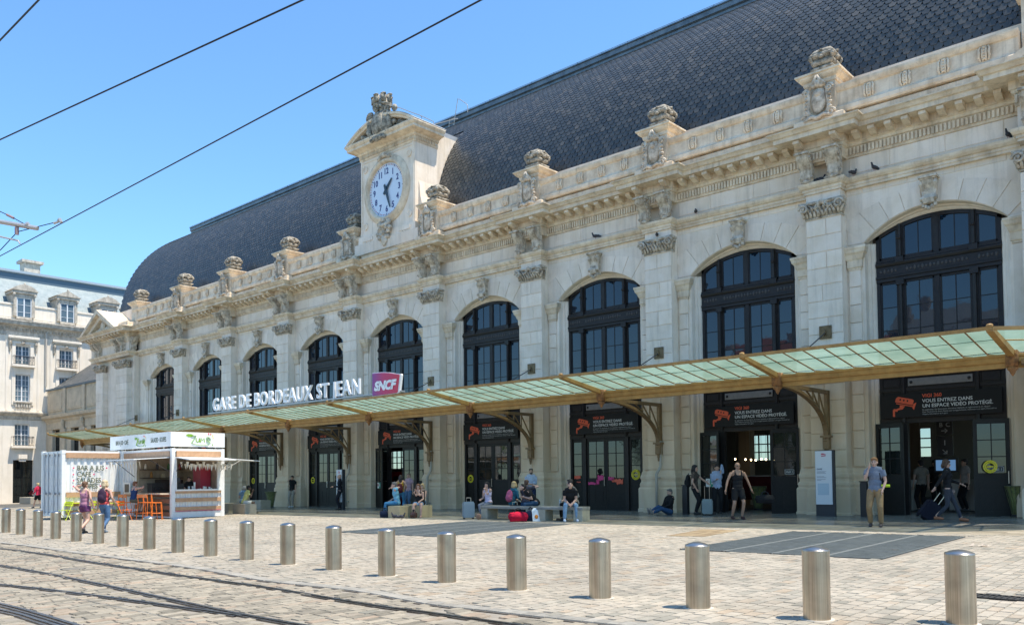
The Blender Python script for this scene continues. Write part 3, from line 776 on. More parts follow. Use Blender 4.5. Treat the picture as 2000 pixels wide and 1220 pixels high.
# ---- joinery of the bays: posts, transoms, glazing and doors
CX = [-1.8, -1.06, 0.0, 1.06, 1.8]
def zarch(x, d=0): return CZI+math.sqrt(max(0, (RI-d)**2-x*x))
def frame_mb(closed=True):
    m = MB(); y = .85
    for x in (-1.06, 1.06):                      # main posts, round fronted with collars
        m.box(x-.085, x+.085, y-.02, y+.16, -.3, zarch(x))
        m.tube([(x, y-.05, 3.3), (x, y-.05, 7.85)], .06, 8); m.tube([(x, y-.05, 8.62), (x, y-.05, zarch(x)-.03)], .06, 8)
        m.box(x-.12, x+.12, y-.13, y, 7.70, 7.88); m.box(x-.12, x+.12, y-.13, y, 8.42, 8.60); m.ell((x, y-.12, 9.2), (.08, .05, .06), 6, 4)
    m.box(-.075, .075, y, y+.12, 4.8, 7.9); m.box(-.075, .075, y, y+.12, 8.55, zarch(0))
    for a, b in ((-1.8, -1.70), (1.70, 1.8)): m.box(a, b, y-.01, y+.14, -.3, SPR_I+.01)
    pr_ = [(0, 7.84), (.04, 7.86), (.04, 7.95), (.07, 7.98), (.07, 8.04), (.03, 8.06), (.03, 8.34), (.07, 8.36), (.10, 8.42), (.10, 8.46), (.05, 8.50), (.05, 8.56), (0, 8.58)]
    m.sweep([(-1.8, y), (1.8, y)], [(o, z) for o, z in pr_])
    m.box(-1.8, 1.8, y+.001, y+.12, 7.84, 8.58)
    # head of the arch
    n = 24; vs_ = []
    for k in range(n+1):
        x = -1.8+3.6*k/n; vs_ += [(x, y-.01, zarch(x)), (x, y-.01, zarch(x)-.12), (x, y+.1, zarch(x)-.12)]
    m.add(vs_, [(3*k+j, 3*k+3+j, 3*k+4+j, 3*k+1+j) for k in range(n) for j in range(2)])
    for z0, z1 in ((4.74, 4.86), (4.30, 4.40), (3.28, 3.42)): m.box(-1.8, 1.8, y-.03, y+.14, z0, z1)
    m.box(-1.8, 1.8, y+.02, y+.10, 3.30, 4.86)
    for a, b in ((-1.66, -1.18), (1.18, 1.66)): m.box(a, b, y-.012, y+.02, 4.45, 4.69)
    for x0, x1 in ((-1.70, -1.145), (-.975, -.075), (.075, .975), (1.145, 1.70)):      # sashes
        for (z0, z1) in ((4.86, 7.84),):
            m.box(x0, x0+.05, y+.02, y+.08, z0, z1); m.box(x1-.05, x1, y+.02, y+.08, z0, z1); m.box(x0, x1, y+.02, y+.08, z1-.06, z1)
        za = 8.58
        m.box(x0, x0+.05, y+.02, y+.08, za, zarch(x0)-.05); m.box(x1-.05, x1, y+.02, y+.08, za, zarch(x1)-.05); m.box(x0, x1, y+.02, y+.08, za, za+.07)
    return m
WROW = [4.86, 5.55, 6.28, 7.02, 7.78]
def pane_defs():
    out = []
    for x0, x1, nc in ((-1.65, -1.195, 1), (-.925, -.125, 2), (.125, .925, 2), (1.195, 1.65, 1)):
        for r in range(4):
            for q in range(nc):
                a = x0+(x1-x0)*q/nc; b = x0+(x1-x0)*(q+1)/nc; out.append([(a+.012, WROW[r]+.012), (b-.012, WROW[r]+.012), (b-.012, WROW[r+1]-.012), (a+.012, WROW[r+1]-.012)])
        for q in range(nc):
            a = x0+(x1-x0)*q/nc+.01; b = x0+(x1-x0)*(q+1)/nc-.01
            out.append([(a, 8.66), (b, 8.66)]+[(b+(a-b)*k/4, zarch(b+(a-b)*k/4)-.13) for k in range(5)])
    return out
PDEF = pane_defs()
pm = [MB().add([(x, 0, z) for x, z in p], [tuple(range(len(p)))]).mesh('pane', GLASSD) for p in PDEF]
gb = MB()
for x0, x1, nc in ((-1.65, -1.195, 1), (-.925, -.125, 2), (.125, .925, 2), (1.195, 1.65, 1)):
    for r in range(1, 4): gb.box(x0, x1, .88, .91, WROW[r]-.013, WROW[r]+.013)
    if nc == 2:
        xm = (x0+x1)/2; gb.box(xm-.013, xm+.013, .88, .91, 4.86, 7.8); gb.box(xm-.013, xm+.013, .88, .91, 8.6, zarch(xm)-.08)
orn = MB()
for k in range(30):
    x = -1.66+3.32*k/29
    if min(abs(x-1.06), abs(x+1.06)) < .1: continue
    orn.ell((x, .815, 8.20), (.04, .02, .075 if k % 2 else .045), 6, 4)
fm, gbm, om = frame_mb().mesh('window_frame', BRONZE), gb.mesh('glazing_bar', BRONZE), orn.mesh('cast_frieze', mat('cast_frieze_paint', (.055, .047, .042), .5))
plq = MB().box(-.92, .92, .81, .835, 4.45, 4.68)
plm = plq.mesh('name_plate', mat('blank_plaque', (.23, .21, .18), .5, nscale=9, namt=.2))
bolt = MB()
for sx in (-1, 1): bolt.ell((sx*.83, .805, 4.565), (.05, .02, .05), 8, 5)
bolm = bolt.mesh('plate_boss', BRONZE)
rg = random.Random(5)
DG = mat('door_glass', (.012, .015, .014), .02, 0, spec=.65, bump=.10, bscale=1.6)
def leaf_mbs(w, h=2.82):                           # a door leaf from its hinge (x=0) to x=w, feet at z=0, face -Y
    f = MB(); t = .045
    f.box(0, .10, 0, t, 0, h); f.box(w-.10, w, 0, t, 0, h); f.box(.10, w-.10, 0, t, h-.13, h); f.box(.10, w-.10, 0, t, 1.10, 1.24); f.box(.10, w-.10, 0, t, 0, .16)
    f.box(.10, w-.10, .012, t-.005, .16, 1.10)
    iw = (w-.26)/2 if w > .7 else w-.22
    for k in range(2 if w > .7 else 1):
        a = .11+k*(iw+.04); f.box(a+.04, a+iw-.04, .004, .02, .22, .78)
    f.box(.14, w-.14, .004, .02, .86, 1.04)
    nc = 2 if w > .7 else 1
    for q in range(1, 3): f.box(.10, w-.10, .01, t-.008, 1.24+1.45*q/3-.014, 1.24+1.45*q/3+.014)
    if nc == 2: f.box(w/2-.014, w/2+.014, .01, t-.008, 1.24, h-.13)
    ps = []
    for q in range(3):
        for k in range(nc):
            a = .10+(w-.2)*k/nc+.012; b = .10+(w-.2)*(k+1)/nc-.012; z0 = 1.24+1.45*q/3+.012; z1 = 1.24+1.45*(q+1)/3-.012
            ps.append(MB().add([(a, .02, z0), (b, .02, z0), (b, .02, z1), (a, .02, z1)], [(0, 1, 2, 3)]))
    return f, ps
LEAVES = {}
def leaf(w, M, label=None, nm='door'):
    if w not in LEAVES:
        f, ps = leaf_mbs(w); LEAVES[w] = (f.mesh('door', DOORM), [p.mesh('pane', DG) for p in ps], MB().tube([(w-.06, -.04, .95), (w-.06, -.04, 1.3)], .014, 6).box(w-.07, w-.05, -.04, 0, .96, .98).box(w-.07, w-.05, -.04, 0, 1.27, 1.29).mesh('handle', STEEL))
    d, ps, h = LEAVES[w]
    o = link('door', d, st); o.matrix_basis = M; INV[o.name] = I4
    if label: o['label'] = label
    for p in ps: q = link('pane', p); q.parent = o
    if w > .7: q = link('handle', h); q.parent = o
    return o
OPEN = {0: 'both', 1: 'both', 4: 'left'}
for i, c in enumerate(BC):
    fr = link('window_frame', fm, st); fr.matrix_basis = T3((c, 0, 0))
    for nm, me in (('glazing_bar', gbm), ('cast_frieze', om), ('name_plate', plm), ('plate_boss', bolm)):
        q = link(nm, me); q.parent = fr
    for me, p in zip(pm, PDEF):
        q = link('pane', me); q.parent = fr
        cx = sum(a for a, b in p)/len(p); cz = sum(b for a, b in p)/len(p)
        q.matrix_basis = Matrix.Translation((cx, .895, cz)) @ Matrix.Rotation(rg.uniform(-.008, .008), 4, 'X') @ Matrix.Rotation(rg.uniform(-.008, .008), 4, 'Z') @ Matrix.Translation((-cx, 0, -cz))
    zf = G(c, .5)+.004; h = 3.28-zf; sz = h/2.82
    Ms = Matrix.Diagonal((1, 1, sz, 1))
    leaf(.62, T3((c-1.765, .89, zf)) @ Ms); leaf(.62, T3((c+1.145, .89, zf)) @ Ms)
    op = OPEN.get(i)
    if op: leaf(.95, T3((c-.975, .42, zf)) @ Matrix.Rotation(D2R(162), 4, 'Z') @ Ms @ Matrix.Diagonal((1, 1, 1, 1)), 'glazed door leaf swung open against the stone pier')
    else: leaf(.97, T3((c-.975, .89, zf)) @ Ms)
    if op == 'both': leaf(.95, T3((c+.975, .42, zf)) @ Matrix.Rotation(D2R(18), 4, 'Z') @ Ms, 'glazed door leaf swung open to the right')
    else: leaf(.97, T3((c+.975, .935, zf)) @ Matrix.Rotation(math.pi, 4, 'Z') @ Ms)

# ---- curved slate roof
EA, EB, YC_, ZC_ = 8.7, 8.53, 10.0, 14.3
def rp(t): return (YC_-EA*math.cos(t), ZC_+EB*math.sin(t))
TT = [i/400*1.5 for i in range(401)]
acc = [0.0]
for a, b in zip(TT, TT[1:]):
    p, q = rp(a), rp(b); acc.append(acc[-1]+math.hypot(q[0]-p[0], q[1]-p[1]))
def at_len(s_):
    for k in range(len(acc)-1):
        if acc[k+1] >= s_:
            f = (s_-acc[k])/(acc[k+1]-acc[k]); t = TT[k]+(TT[k+1]-TT[k])*f; return rp(t), t
    return rp(TT[-1]), TT[-1]
TEND = math.acos((YC_-8.0)/EA)
LEND = [acc[k] for k in range(401) if TT[k] <= TEND][-1]
RXL, RXR = -67.4, 9.0
TWX0, TWX1 = -34.9, -30.7
rb = MB(); npf = 28
prof = [rp(TEND*k/npf) for k in range(npf+1)]
vs_ = []
for X in (RXL, RXR): vs_ += [(X, y+.03, z) for y, z in prof]
rb.add(vs_, [(k, npf+1+k, npf+2+k, k+1) for k in range(npf)])
back = [(20-y, z) for y, z in prof]
vs_ = []
for X in (RXL, RXR): vs_ += [(X, y, z) for y, z in back]
rb.add(vs_, [(k, k+1, npf+2+k, npf+1+k) for k in range(npf)])
endp = [(y+.05, z) for y, z in prof]+[(12, prof[-1][1])]+[(y, z) for y, z in reversed(back)]
for X in (RXL+.02, RXR-.02): rb.add([(X, y, z) for y, z in endp], [tuple(range(len(endp)))])
sp('roof', rb, mat('roof_underlay', (.035, .04, .045), .7))
SLW, SLH = .275, .205
sm = MB()
hw = SLW/2-.004
sm.add([(-hw, 0, -.11), (-hw*.62, 0, -.235), (hw*.62, 0, -.235), (hw, 0, -.11), (hw, .0, .02), (-hw, .0, .02), (-hw, .016, -.11), (-hw*.62, .016, -.235), (hw*.62, .016, -.235), (hw, .016, -.11)],
       [(0, 1, 2, 3, 4, 5), (0, 6, 7, 1), (1, 7, 8, 2), (2, 8, 9, 3)])
sls = []
rw = 0; s_ = .22
rr = random.Random(11)
while s_ < LEND:
    (y, z), t = at_len(s_)
    tx, tz = EA*math.sin(t), EB*math.cos(t); L_ = math.hypot(tx, tz); ty, tz = tx/L_, tz/L_      # up-slope tangent
    ny, nz = -tz, ty                                                                             # outward normal
    k = 0; x = RXL+(SLW/2 if rw % 2 else 0)+SLW/2
    while x < RXR-.1:
        if not (TWX0-.1 < x < TWX1+.1 and z < 19.8):
            ti = .055+rr.uniform(-.012, .012)
            # local x = X, local z = up slope, local -y = outward; tail lifted
            uy, uz = ty*math.cos(ti)-ny*math.sin(ti)*1, tz*math.cos(ti)-nz*math.sin(ti)*1
            oy, oz = ny*math.cos(ti)+ty*math.sin(ti), nz*math.cos(ti)+tz*math.sin(ti)
            o = .012
            jx = rr.uniform(-.004, .004)
            M = Matrix(((1, 0, 0, x+jx), (0, -oy, uy, y+ny*o), (0, -oz, uz, z+nz*o), (0, 0, 0, 1)))
            sc = screen((x, y, z))
            if sc and -300 < sc[0] < 2400 and sc[1] > -350: sls.append(((x, y, z), .25, sm, M))
        x += SLW
    rw += 1; s_ += SLH
pieces('slate', sls, SLATE, st, 295, 'slate_field')
# zinc ridge: stepped fascia and flat top
RZL, RZR = -68.6, 9.4
zr = MB()
zz = prof[-1][1]
for a, b in ((RZL, RZR),):
    pr_ = [(-.2, zz-.05), (.05, zz-.05), (.05, zz+.28), (.14, zz+.32), (.14, zz+.58), (.24, zz+.64), (.24, zz+.86), (.30, zz+.88), (.30, zz+.94), (-3.9, zz+1.05)]
    zr.sweep([(a, 8.0), (b, 8.0)], pr_)
    zr.sweep([(b, 12.0), (a, 12.0)], pr_)
    for X in (a, b): zr.box(min(X, X+.001), X+.02, 7.9, 12.1, zz-.2, zz+.95)
sp('zinc_ridge', zr, ZINC)
spk = MB()
x = RZL+.5
while x < RZR: spk.tube([(x, 7.75, zz+.9), (x, 7.75, zz+1.02)], .018, 5); x += 1.6
spk.tube([(RZL, 7.72, zz+.99), (RZR, 7.72, zz+.99)], .012, 5)
sp('ridge_cable', spk, ZINC)
# gable end of the hall on the left and the rear wall with its windows
gw = MB()
gw.prism([(1.2, -.5), (18.8, -.5), (18.8, 14.3), (1.2, 14.3)], -67.2, -66.7, 'x')
gw.box(-67, 9, .9, 1.35, 13.1, 14.9)
sp('gable_wall', gw, STONE)
rw_ = MB(); hw_ = MB(); gl_ = MB()
YB = 17.0
rw_.box(-66.9, 9, YB, YB+.5, -.6, 2.5); rw_.box(-66.9, 9, YB, YB+.5, 3.9, 14.4)
for i in range(13):
    c = BC[0]+S*2-i*S
    rw_.box(c+1.6, c+S-1.6, YB, YB+.5, 2.5, 3.9)
    for q in range(1, 6): hw_.box(c-1.6+3.2*q/6-.03, c-1.6+3.2*q/6+.03, YB+.1, YB+.18, 2.5, 3.9)
    for z in (2.95, 3.4): hw_.box(c-1.6, c+1.6, YB+.1, YB+.18, z-.03, z+.03)
gl_.add([(-66.9, YB+.2, 2.5), (9, YB+.2, 2.5), (9, YB+.2, 3.9), (-66.9, YB+.2, 3.9)], [(0, 1, 2, 3)]); sp('rear_glazing', gl_, mat('tinted_rear_glass', (.10, .16, .18), .1, alpha=.6))
sp('rear_wall', rw_, mat('interior_plaster', (.30, .27, .23), .8)); sp('rear_window_bars', hw_, BRONZE)
hc = MB().add([(-66.9, 1.1, 5.2), (9, 1.1, 5.2), (9, 17, 5.2), (-66.9, 17, 5.2)], [(0, 1, 2, 3)])
sp('hall_ceiling', hc, mat('hall_ceiling_paint', (.10, .095, .09), .9))
# ================================================================== CLOCK GABLE
tw = MB(); TC = -32.82; HWD = 2.12
TY = -.02
tw.box(TC-HWD, TC+HWD, TY, 1.5, 13.2, 18.35)
tw.box(TC-HWD-.10, TC+HWD+.10, TY-.10, 1.45, 13.9, 14.28)
tw.box(TC-HWD-.35, TC+HWD+.35, TY-.16, 1.0, 13.35, 13.9)
tw.prism([(TC-HWD-.02, 14.3), (TC-HWD-.45, 14.3), (TC-HWD-.35, 14.8), (TC-HWD-.12, 15.6), (TC-HWD-.02, 16.4)], TY+.25, 1.4, 'y')
tw.prism([(TC+HWD+.02, 14.3), (TC+HWD+.45, 14.3), (TC+HWD+.35, 14.8), (TC+HWD+.12, 15.6), (TC+HWD+.02, 16.4)], TY+.25, 1.4, 'y')
# tapered flanks running back into the roof
for sx in (-1, 1):
    x = TC+sx*HWD
    tw.prism([(1.4, 13.6), (2.0, 14.3), (2.35, 15.5), (2.9, 16.9), (3.9, 18.3), (4.3, 19.1), (1.4, 19.1)], min(x-sx*.01, x-sx*2), max(x-sx*.01, x-sx*2), 'x')
sp('clock_gable', tw, STONE)
tf = MB()
for dx in (-1.72, 1.72):
    for dz in (14.75, 17.85): tf.lathe([(.17, 0), (.17, .05), (.10, .06), (.09, .02)], n=12).xf(I4) if False else None
for dx in (-1.72, 1.72):
    for dz in (14.8, 17.8):
        q = MB().lathe([(.18, 0), (.18, .05), (.12, .06), (.10, .03), (.05, .05)], n=14); q.xf(Matrix.Translation((TC+dx, TY-.0, dz)) @ Matrix.Rotation(math.pi/2, 4, 'X')); tf.join(q)
for dx in (-1.45, 1.45):
    tf.box(TC+dx-.42, TC+dx+.42, TY-.14, TY+.02, 14.18-.18, 14.30-.12)
    for k in range(3): tf.box(TC+dx-.16+.16*k-.03, TC+dx-.16+.16*k+.03, TY-.15, TY-.08, 13.82, 13.99)
for sx in (-1, 1):       # raised border strips
    tf.box(TC+sx*(HWD-.10)-.05, TC+sx*(HWD-.10)+.05, TY-.04, TY+.01, 14.3, 18.3)
tf.box(TC-HWD+.16, TC+HWD-.16, TY-.03, TY+.01, 18.15, 18.25)
sp('gable_ornament', tf, STONE)
cp = [(-.2, 18.30), (.03, 18.30), (.05, 18.38), (.05, 18.56), (.12, 18.60), (.14, 18.70), (.30, 18.76), (.52, 18.80), (.52, 18.92), (.56, 18.95), (.62, 19.04), (.62, 19.10), (-.2, 19.16)]
cpth = [(TC-HWD, 1.5), (TC-HWD, TY), (TC+HWD, TY), (TC+HWD, 1.5)]
sp('gable_cornice', MB().sweep(cpth, cp).box(TC-HWD+.01, TC+HWD-.01, TY+.01, 1.5, 18.3, 19.12), CORN)
tdn = MB()
x = TC-HWD+.02
while x < TC+HWD: tdn.box(x-.03, x+.03, TY-.11, TY-.04, 18.40, 18.56); x += .11
for k in range(12): tdn.box(TC+HWD+.04, TC+HWD+.11, TY+.05+.11*k, TY+.11+.11*k, 18.40, 18.56)
sp('gable_dentil', tdn, CORN, stuff=True)
# segmental pediment
RS = 2.72; rise = .90; Rr = (RS*RS+rise*rise)/(2*rise); cz = 19.12+rise-Rr; a0 = math.asin(RS/Rr)
pd = MB(); n = 26
sec = [(.60, .0), (.60, -.10), (.52, -.14), (.50, -.22), (.10, -.26), (.08, -.34), (-.2, -.34)]
vs_ = []
for k in range(n+1):
    t = -a0+2*a0*k/n
    for o, d in sec: vs_.append((TC+(Rr+d)*math.sin(t), TY-o, cz+(Rr+d)*math.cos(t)))
    vs_.append((TC+Rr*math.sin(t), 1.6, cz+Rr*math.cos(t)))
m_ = len(sec)+1
pd.add(vs_, [(k*m_+j, k*m_+j+1, (k+1)*m_+j+1, (k+1)*m_+j) for k in range(n) for j in range(m_-2)]+[(k*m_, (k+1)*m_, (k+1)*m_+m_-1, k*m_+m_-1) for k in range(n)])
pd.add([(TC+Rr*math.sin(-a0+2*a0*k/n)*.985, TY+.06, max(19.1, cz+(Rr-.2)*math.cos(-a0+2*a0*k/n))) for k in range(n+1)]+[(TC+RS, TY+.06, 19.1), (TC-RS, TY+.06, 19.1)], [tuple(range(n+3))])
sp('gable_pediment', pd, CORN)
zc = MB(); vs_ = []
for k in range(n+1):
    t = -a0+2*a0*k/n; vs_ += [(TC+(Rr+.02)*math.sin(t), TY-.58, cz+(Rr+.02)*math.cos(t)), (TC+(Rr+.02)*math.sin(t), 1.62, cz+(Rr+.02)*math.cos(t))]
zc.add(vs_, [(2*k, 2*k+2, 2*k+3, 2*k+1) for k in range(n)])
zc.box(TC-2.08, TC+2.08, 1.62, 5.0, 19.0, 19.35)
sp('gable_roof', zc, mat('light_zinc', (.48, .50, .51), .45, .4, nscale=3, namt=.25))
# crest: crowned shield with mural crown and foliage
cr = MB()
cr.ell((TC, TY-.42, 19.85), (.62, .28, .95), 14, 9)
cr.ell((TC, TY-.62, 19.85), (.42, .15, .70), 12, 8)
for sx in (-1, 1):
    cr.tube([(TC+sx*.55, TY-.5, 19.1), (TC+sx*.75, TY-.5, 19.5), (TC+sx*.70, TY-.5, 20.1), (TC+sx*.62, TY-.45, 20.6)], [.13, .14, .12, .10], 8)
    volute(cr, (TC+sx*.62, TY-.5, 20.55), .22, 1.5, flip=sx, rad=.07)
    for q in range(10):
        u = q/9; cr.ell((TC+sx*(.8+1.25*u), TY-.28-.1*math.sin(q*2.1), 19.62-.38*u+.09*math.sin(q*1.7)), (.17-.06*u, .14, .17-.07*u), 7, 5)
        cr.ell((TC+sx*(.85+1.1*u), TY-.3, 19.35+.05*math.sin(q*2.7)), (.14, .12, .10), 6, 4)
    cr.tube([(TC+sx*.8, TY-.4, 19.9), (TC+sx*1.05, TY-.4, 20.15), (TC+sx*1.15, TY-.38, 19.95)], [.10, .10, .05], 6)
volute(cr, (TC, TY-.62, 20.75), .26, 1.8, rad=.075)
cr.ell((TC, TY-.42, 20.75), (.36, .22, .32), 10, 7)
cr.lathe([(.40, 20.95), (.44, 21.05), (.38, 21.12), (.36, 21.35)], (TC, TY-.3, 0), 12)
for k in range(7):
    a = 2*math.pi*k/7+.2; cr.box(TC+.34*math.cos(a)-.10, TC+.34*math.cos(a)+.10, TY-.3+.34*math.sin(a)-.09, TY-.3+.34*math.sin(a)+.09, 21.15, 21.62)
    cr.ell((TC+.38*math.cos(a), TY-.3+.38*math.sin(a), 21.62), (.14, .13, .07), 6, 4)
cr.tube([(TC-.4, TY-.5, 19.05), (TC, TY-.62, 18.85), (TC+.4, TY-.5, 19.05)], [.1, .16, .1], 7)
for q in range(6): cr.ell((TC-.45+.18*q, TY-.6, 18.85+.05*math.sin(q*2)), (.13, .12, .14), 6, 4)
for sx in (-1, 1): cr.ell((TC+sx*.95, TY-.35, 20.55), (.16, .14, .22), 7, 5)
cr.v = [(TC+(a-TC)*1.08, b, 18.75+(c-18.75)*.80) for a, b, c in cr.v]
cr.v = [(TC+(a-TC)*(1.25 if c > 20.4 else 1), b, c) for a, b, c in cr.v]
sp('crest', cr, LICHEN, True)
low = MB()      # mask and drapery under the clock
for q in range(26):
    a = q*2.399; r_ = .09*math.sqrt(q); low.ell((TC+r_*math.cos(a)*1.15, TY-.22-.05*math.sin(q), 14.25+r_*math.sin(a)*1.25), (.13, .12, .13), 6, 4)
low.tube([(TC-.5, TY-.2, 14.62), (TC, TY-.34, 14.45), (TC+.5, TY-.2, 14.62)], [.07, .11, .07], 7); low.ell((TC, TY-.24, 13.72), (.16, .12, .3), 8, 5)
sp('carved_mask', low, CARVE, True)
topk = MB()
for q in range(9): topk.ell((TC+(q-4)*.10, TY-.2, 17.95+.16*math.cos((q-4)*.4)), (.11, .12, .16-.015*abs(q-4)), 6, 4)
sp('carved_keystone', topk, CARVE, True)
# clock
CZ_, CR_ = 16.36, 1.36
def disc(r, y, n=56, z=CZ_): return MB().add([(TC+r*math.cos(2*math.pi*k/n), y, z+r*math.sin(2*math.pi*k/n)) for k in range(n)], [tuple(range(n))[::-1]])
def ringy(prof_, n=56):
    m = MB()
    for r, y in prof_:
        for k in range(n): m.v.append((TC+r*math.cos(2*math.pi*k/n), y, CZ_+r*math.sin(2*math.pi*k/n)))
    m.f = [(i*n+k, i*n+(k+1) % n, (i+1)*n+(k+1) % n, (i+1)*n+k) for i in range(len(prof_)-1) for k in range(n)]
    return m
sp('clock_surround', ringy([(CR_, TY-.02), (CR_+.02, TY-.16), (CR_+.10, TY-.22), (CR_+.2, TY-.20), (CR_+.24, TY-.14), (CR_+.34, TY-.12), (CR_+.40, TY-.06), (CR_+.42, TY+.01)]), CORN, True)
ck = sp('clock', disc(CR_, TY-.03), mat('clock_enamel', (.62, .70, .80), .3, spec=.6))
INV[ck.name] = I4
NAVY = mat('navy_enamel', (.02, .03, .16), .35); RED = mat('red_enamel', (.45, .06, .06), .4)
def text_mesh(txt, size, depth=.01, bold=0.0, align='CENTER', space=1.0, shear=0.0, sx=1.0):
    cu = bpy.data.curves.new('lettering', 'FONT'); cu.body = txt; cu.size = size; cu.extrude = depth/2; cu.offset = bold; cu.align_x = align; cu.align_y = 'BOTTOM_BASELINE'
    cu.space_character = space; cu.shear = shear; cu.resolution_u = 3
    ob = bpy.data.objects.new('lettering', cu); TMPS.collection.objects.link(ob)
    dg = tmp_dg()
    me = bpy.data.meshes.new_from_object(ob.evaluated_get(dg)); bpy.data.objects.remove(ob)
    me.materials.clear()
    mb = MB(); mb.v = [(v.co.x*sx, -v.co.z, v.co.y) for v in me.vertices]; mb.f = [tuple(p.vertices) for p in me.polygons]
    bpy.data.meshes.remove(me); return mb       # upright, reading from -Y, facing -Y
for h in range(1, 13):
    a = math.pi/2-2*math.pi*h/12; t = text_mesh(str(h), .43, .006, .012, sx=.86)
    xs = [p[0] for p in t.v]; zs = [p[2] for p in t.v]; cx, cz2 = (min(xs)+max(xs))/2, (min(zs)+max(zs))/2
    t.move(TC+.97*math.cos(a)-cx, TY-.036, CZ_+.97*math.sin(a)-cz2)
    sub(ck, 'numeral', t, NAVY)
tk = MB(); tr_ = MB()
for k in range(60):
    a = 2*math.pi*k/60; r0, r1 = (1.20, 1.32) if k % 5 == 0 else (1.24, 1.30); w = .018 if k % 5 == 0 else .016
    q = MB().box(-w, w, TY-.045, TY-.035, r0, r1).xf(Matrix.Translation((TC, 0, CZ_)) @ Matrix.Rotation(a, 4, 'Y')); (tk if k % 5 == 0 else tr_).join(q)
sub(ck, 'hour_marks', tk, NAVY); sub(ck, 'minute_marks', tr_, RED)
def hand(deg, l, w, y):
    q = MB().prism([(-w, -.28), (w, -.28), (w*1.25, .1), (w*.55, l), (-w*.55, l), (-w*1.25, .1)], y, y-.02, 'y').xf(Matrix.Translation((TC, 0, CZ_)) @ Matrix.Rotation(D2R(deg), 4, 'Y'))
    sub(ck, 'hand', q, mat('clock_hand', (.02, .04, .06), .4))
hand(42, .66, .07, TY-.07); hand(161, 1.02, .065, TY-.10)
# railings up on the roof behind the gable
rl = MB()
def pl(pts, y, r=.025): rl.tube([P(600+a/3.485, 150+b/3.485, y=y) for a, b in pts], r, 5)
pl([(525, 145), (595, 235)], 1.2); pl([(587, 235), (587, 200), (640, 215), (690, 235), (775, 265), (860, 305), (857, 340)], 3.4); pl([(775, 265), (782, 305)], 3.4)
pl([(865, 325), (1000, 290), (1025, 285)], 4.6)
pl([(988, 390), (1025, 150), (1040, 155), (1085, 185), (1092, 200), (1092, 243)], 7.6)
pl([(958, 400), (970, 290), (1000, 283)], 7.6)
pl([(967, 320), (990, 316)], 7.6); pl([(963, 355), (993, 352)], 7.6)
sp('roof_railing', rl, mat('pale_railing', (.5, .47, .44), .5, .3))

# ================================================================== END PAVILIONS
pv = MB(); pvc = MB()
def pavilion(xa, xb, pils, yw, yp, cx, hwp):
    pv = MB(); pvc = MB()
    pv.box(xa, xb, yw, 1.3, -.6, 13.3)
    for x0, x1 in pils:
        rr = random.Random(int(x0*10))
        for k, (a, b) in enumerate(course_z(1.92, 10.1, .56)):
            pv.add(*(lambda m: (m.v, m.f))(MB().cbox(x0+.004, x1-.004, yp, yw, a+.004, b-.004, .012)))
        pvc.sweep([(x0-.02, yw+.02), (x0-.02, yp), (x1+.02, yp), (x1+.02, yw+.02)], [(-.05, -.5), (.15, -.5), (.15, 1.2), (.10, 1.26), (.07, 1.36), (.05, 1.5), (.07, 1.65), (.03, 1.8), (0, 1.9), (-.05, 1.92)])
    pvc.sweep([(xa, .6), (xa, yp), (xb, yp), (xb, .6)], arch_p)
    pvc.sweep([(xa, 1.2), (xa, yp-.0), (xb, yp-.0), (xb, 1.2)], corn_p)
    pv.box(xa, xb, yp+.0+.02, 1.25, 11.3, 13.3)
    # triangular pediment
    zb, za = 12.98, 12.98+hwp*.55
    for y0, y1, d in ((yp-.70, .9, 0), ):
        pvc.prism([(cx-hwp-.62, zb), (cx, za+.30), (cx+hwp+.62, zb), (cx+hwp+.2, zb), (cx, za-.02), (cx-hwp-.2, zb)], y0, y1, 'y')
        pvc.prism([(cx-hwp-.35, zb), (cx, za+.12), (cx+hwp+.35, zb), (cx+hwp-.35, zb), (cx, za-.42), (cx-hwp+.35, zb)], yp-.42, y1, 'y')
    pvc.prism([(cx-hwp, zb-.1), (cx, za), (cx+hwp, zb-.1)], yp-.05, .8, 'y')
    for sx in (-1, 1):
        for q in range(6): pvc.ell((cx+sx*(.35+q*.33), yp-.12, zb+.28+.10*math.sin(q*2)), (.2, .12, .22-.02*q), 7, 5)
    pvc.ell((cx, yp-.15, zb+.6), (.3, .2, .4), 9, 6)
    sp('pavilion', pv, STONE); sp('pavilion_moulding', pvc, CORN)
pavilion(-68.6, -61.95, [(-67.75, -66.5), (-64.1, -62.3)], .05, -.35, -66.0, 2.75)
pavilion(-4.9, 3.2, [(-4.88, -3.7), (1.9, 3.1)], .05, -.35, -.85, 3.75)
capw = make_capital(); 
for x0, x1 in ((-67.75, -66.5), (-64.1, -62.3), (-4.88, -3.7), (1.9, 3.1)):
    o = link('capital', bpy.data.meshes[[m.name for m in bpy.data.meshes if m.name.startswith('capital')][0]], st)
    o.matrix_basis = T3(((x0+x1)/2, -.35, 10.13)) @ Matrix.Diagonal(((x1-x0)/1.17, 1, 1, 1))
cme = bpy.data.objects['console'].data
for x in (-67.4, -66.85, -63.7, -62.7, -4.55, -4.0, 2.2, 2.8):
    o = link('console', cme, st); o.matrix_basis = T3((x, -.35-.02, 12.22))
o = link('console', cme, st); o.matrix_basis = T3((-61.93, -.05, 12.22)) @ Matrix.Rotation(math.pi/2, 4, 'Z')
dn2 = MB()
for a, b in ((-68.6, -62.25), (-4.9, 3.2)):
    x = a
    while x < b: dn2.box(x-.035, x+.035, -.46, -.38, 12.07, 12.30); x += .118
sp('pavilion_dentil', dn2, CORN, stuff=True)
mme = bpy.data.objects['modillion'].data
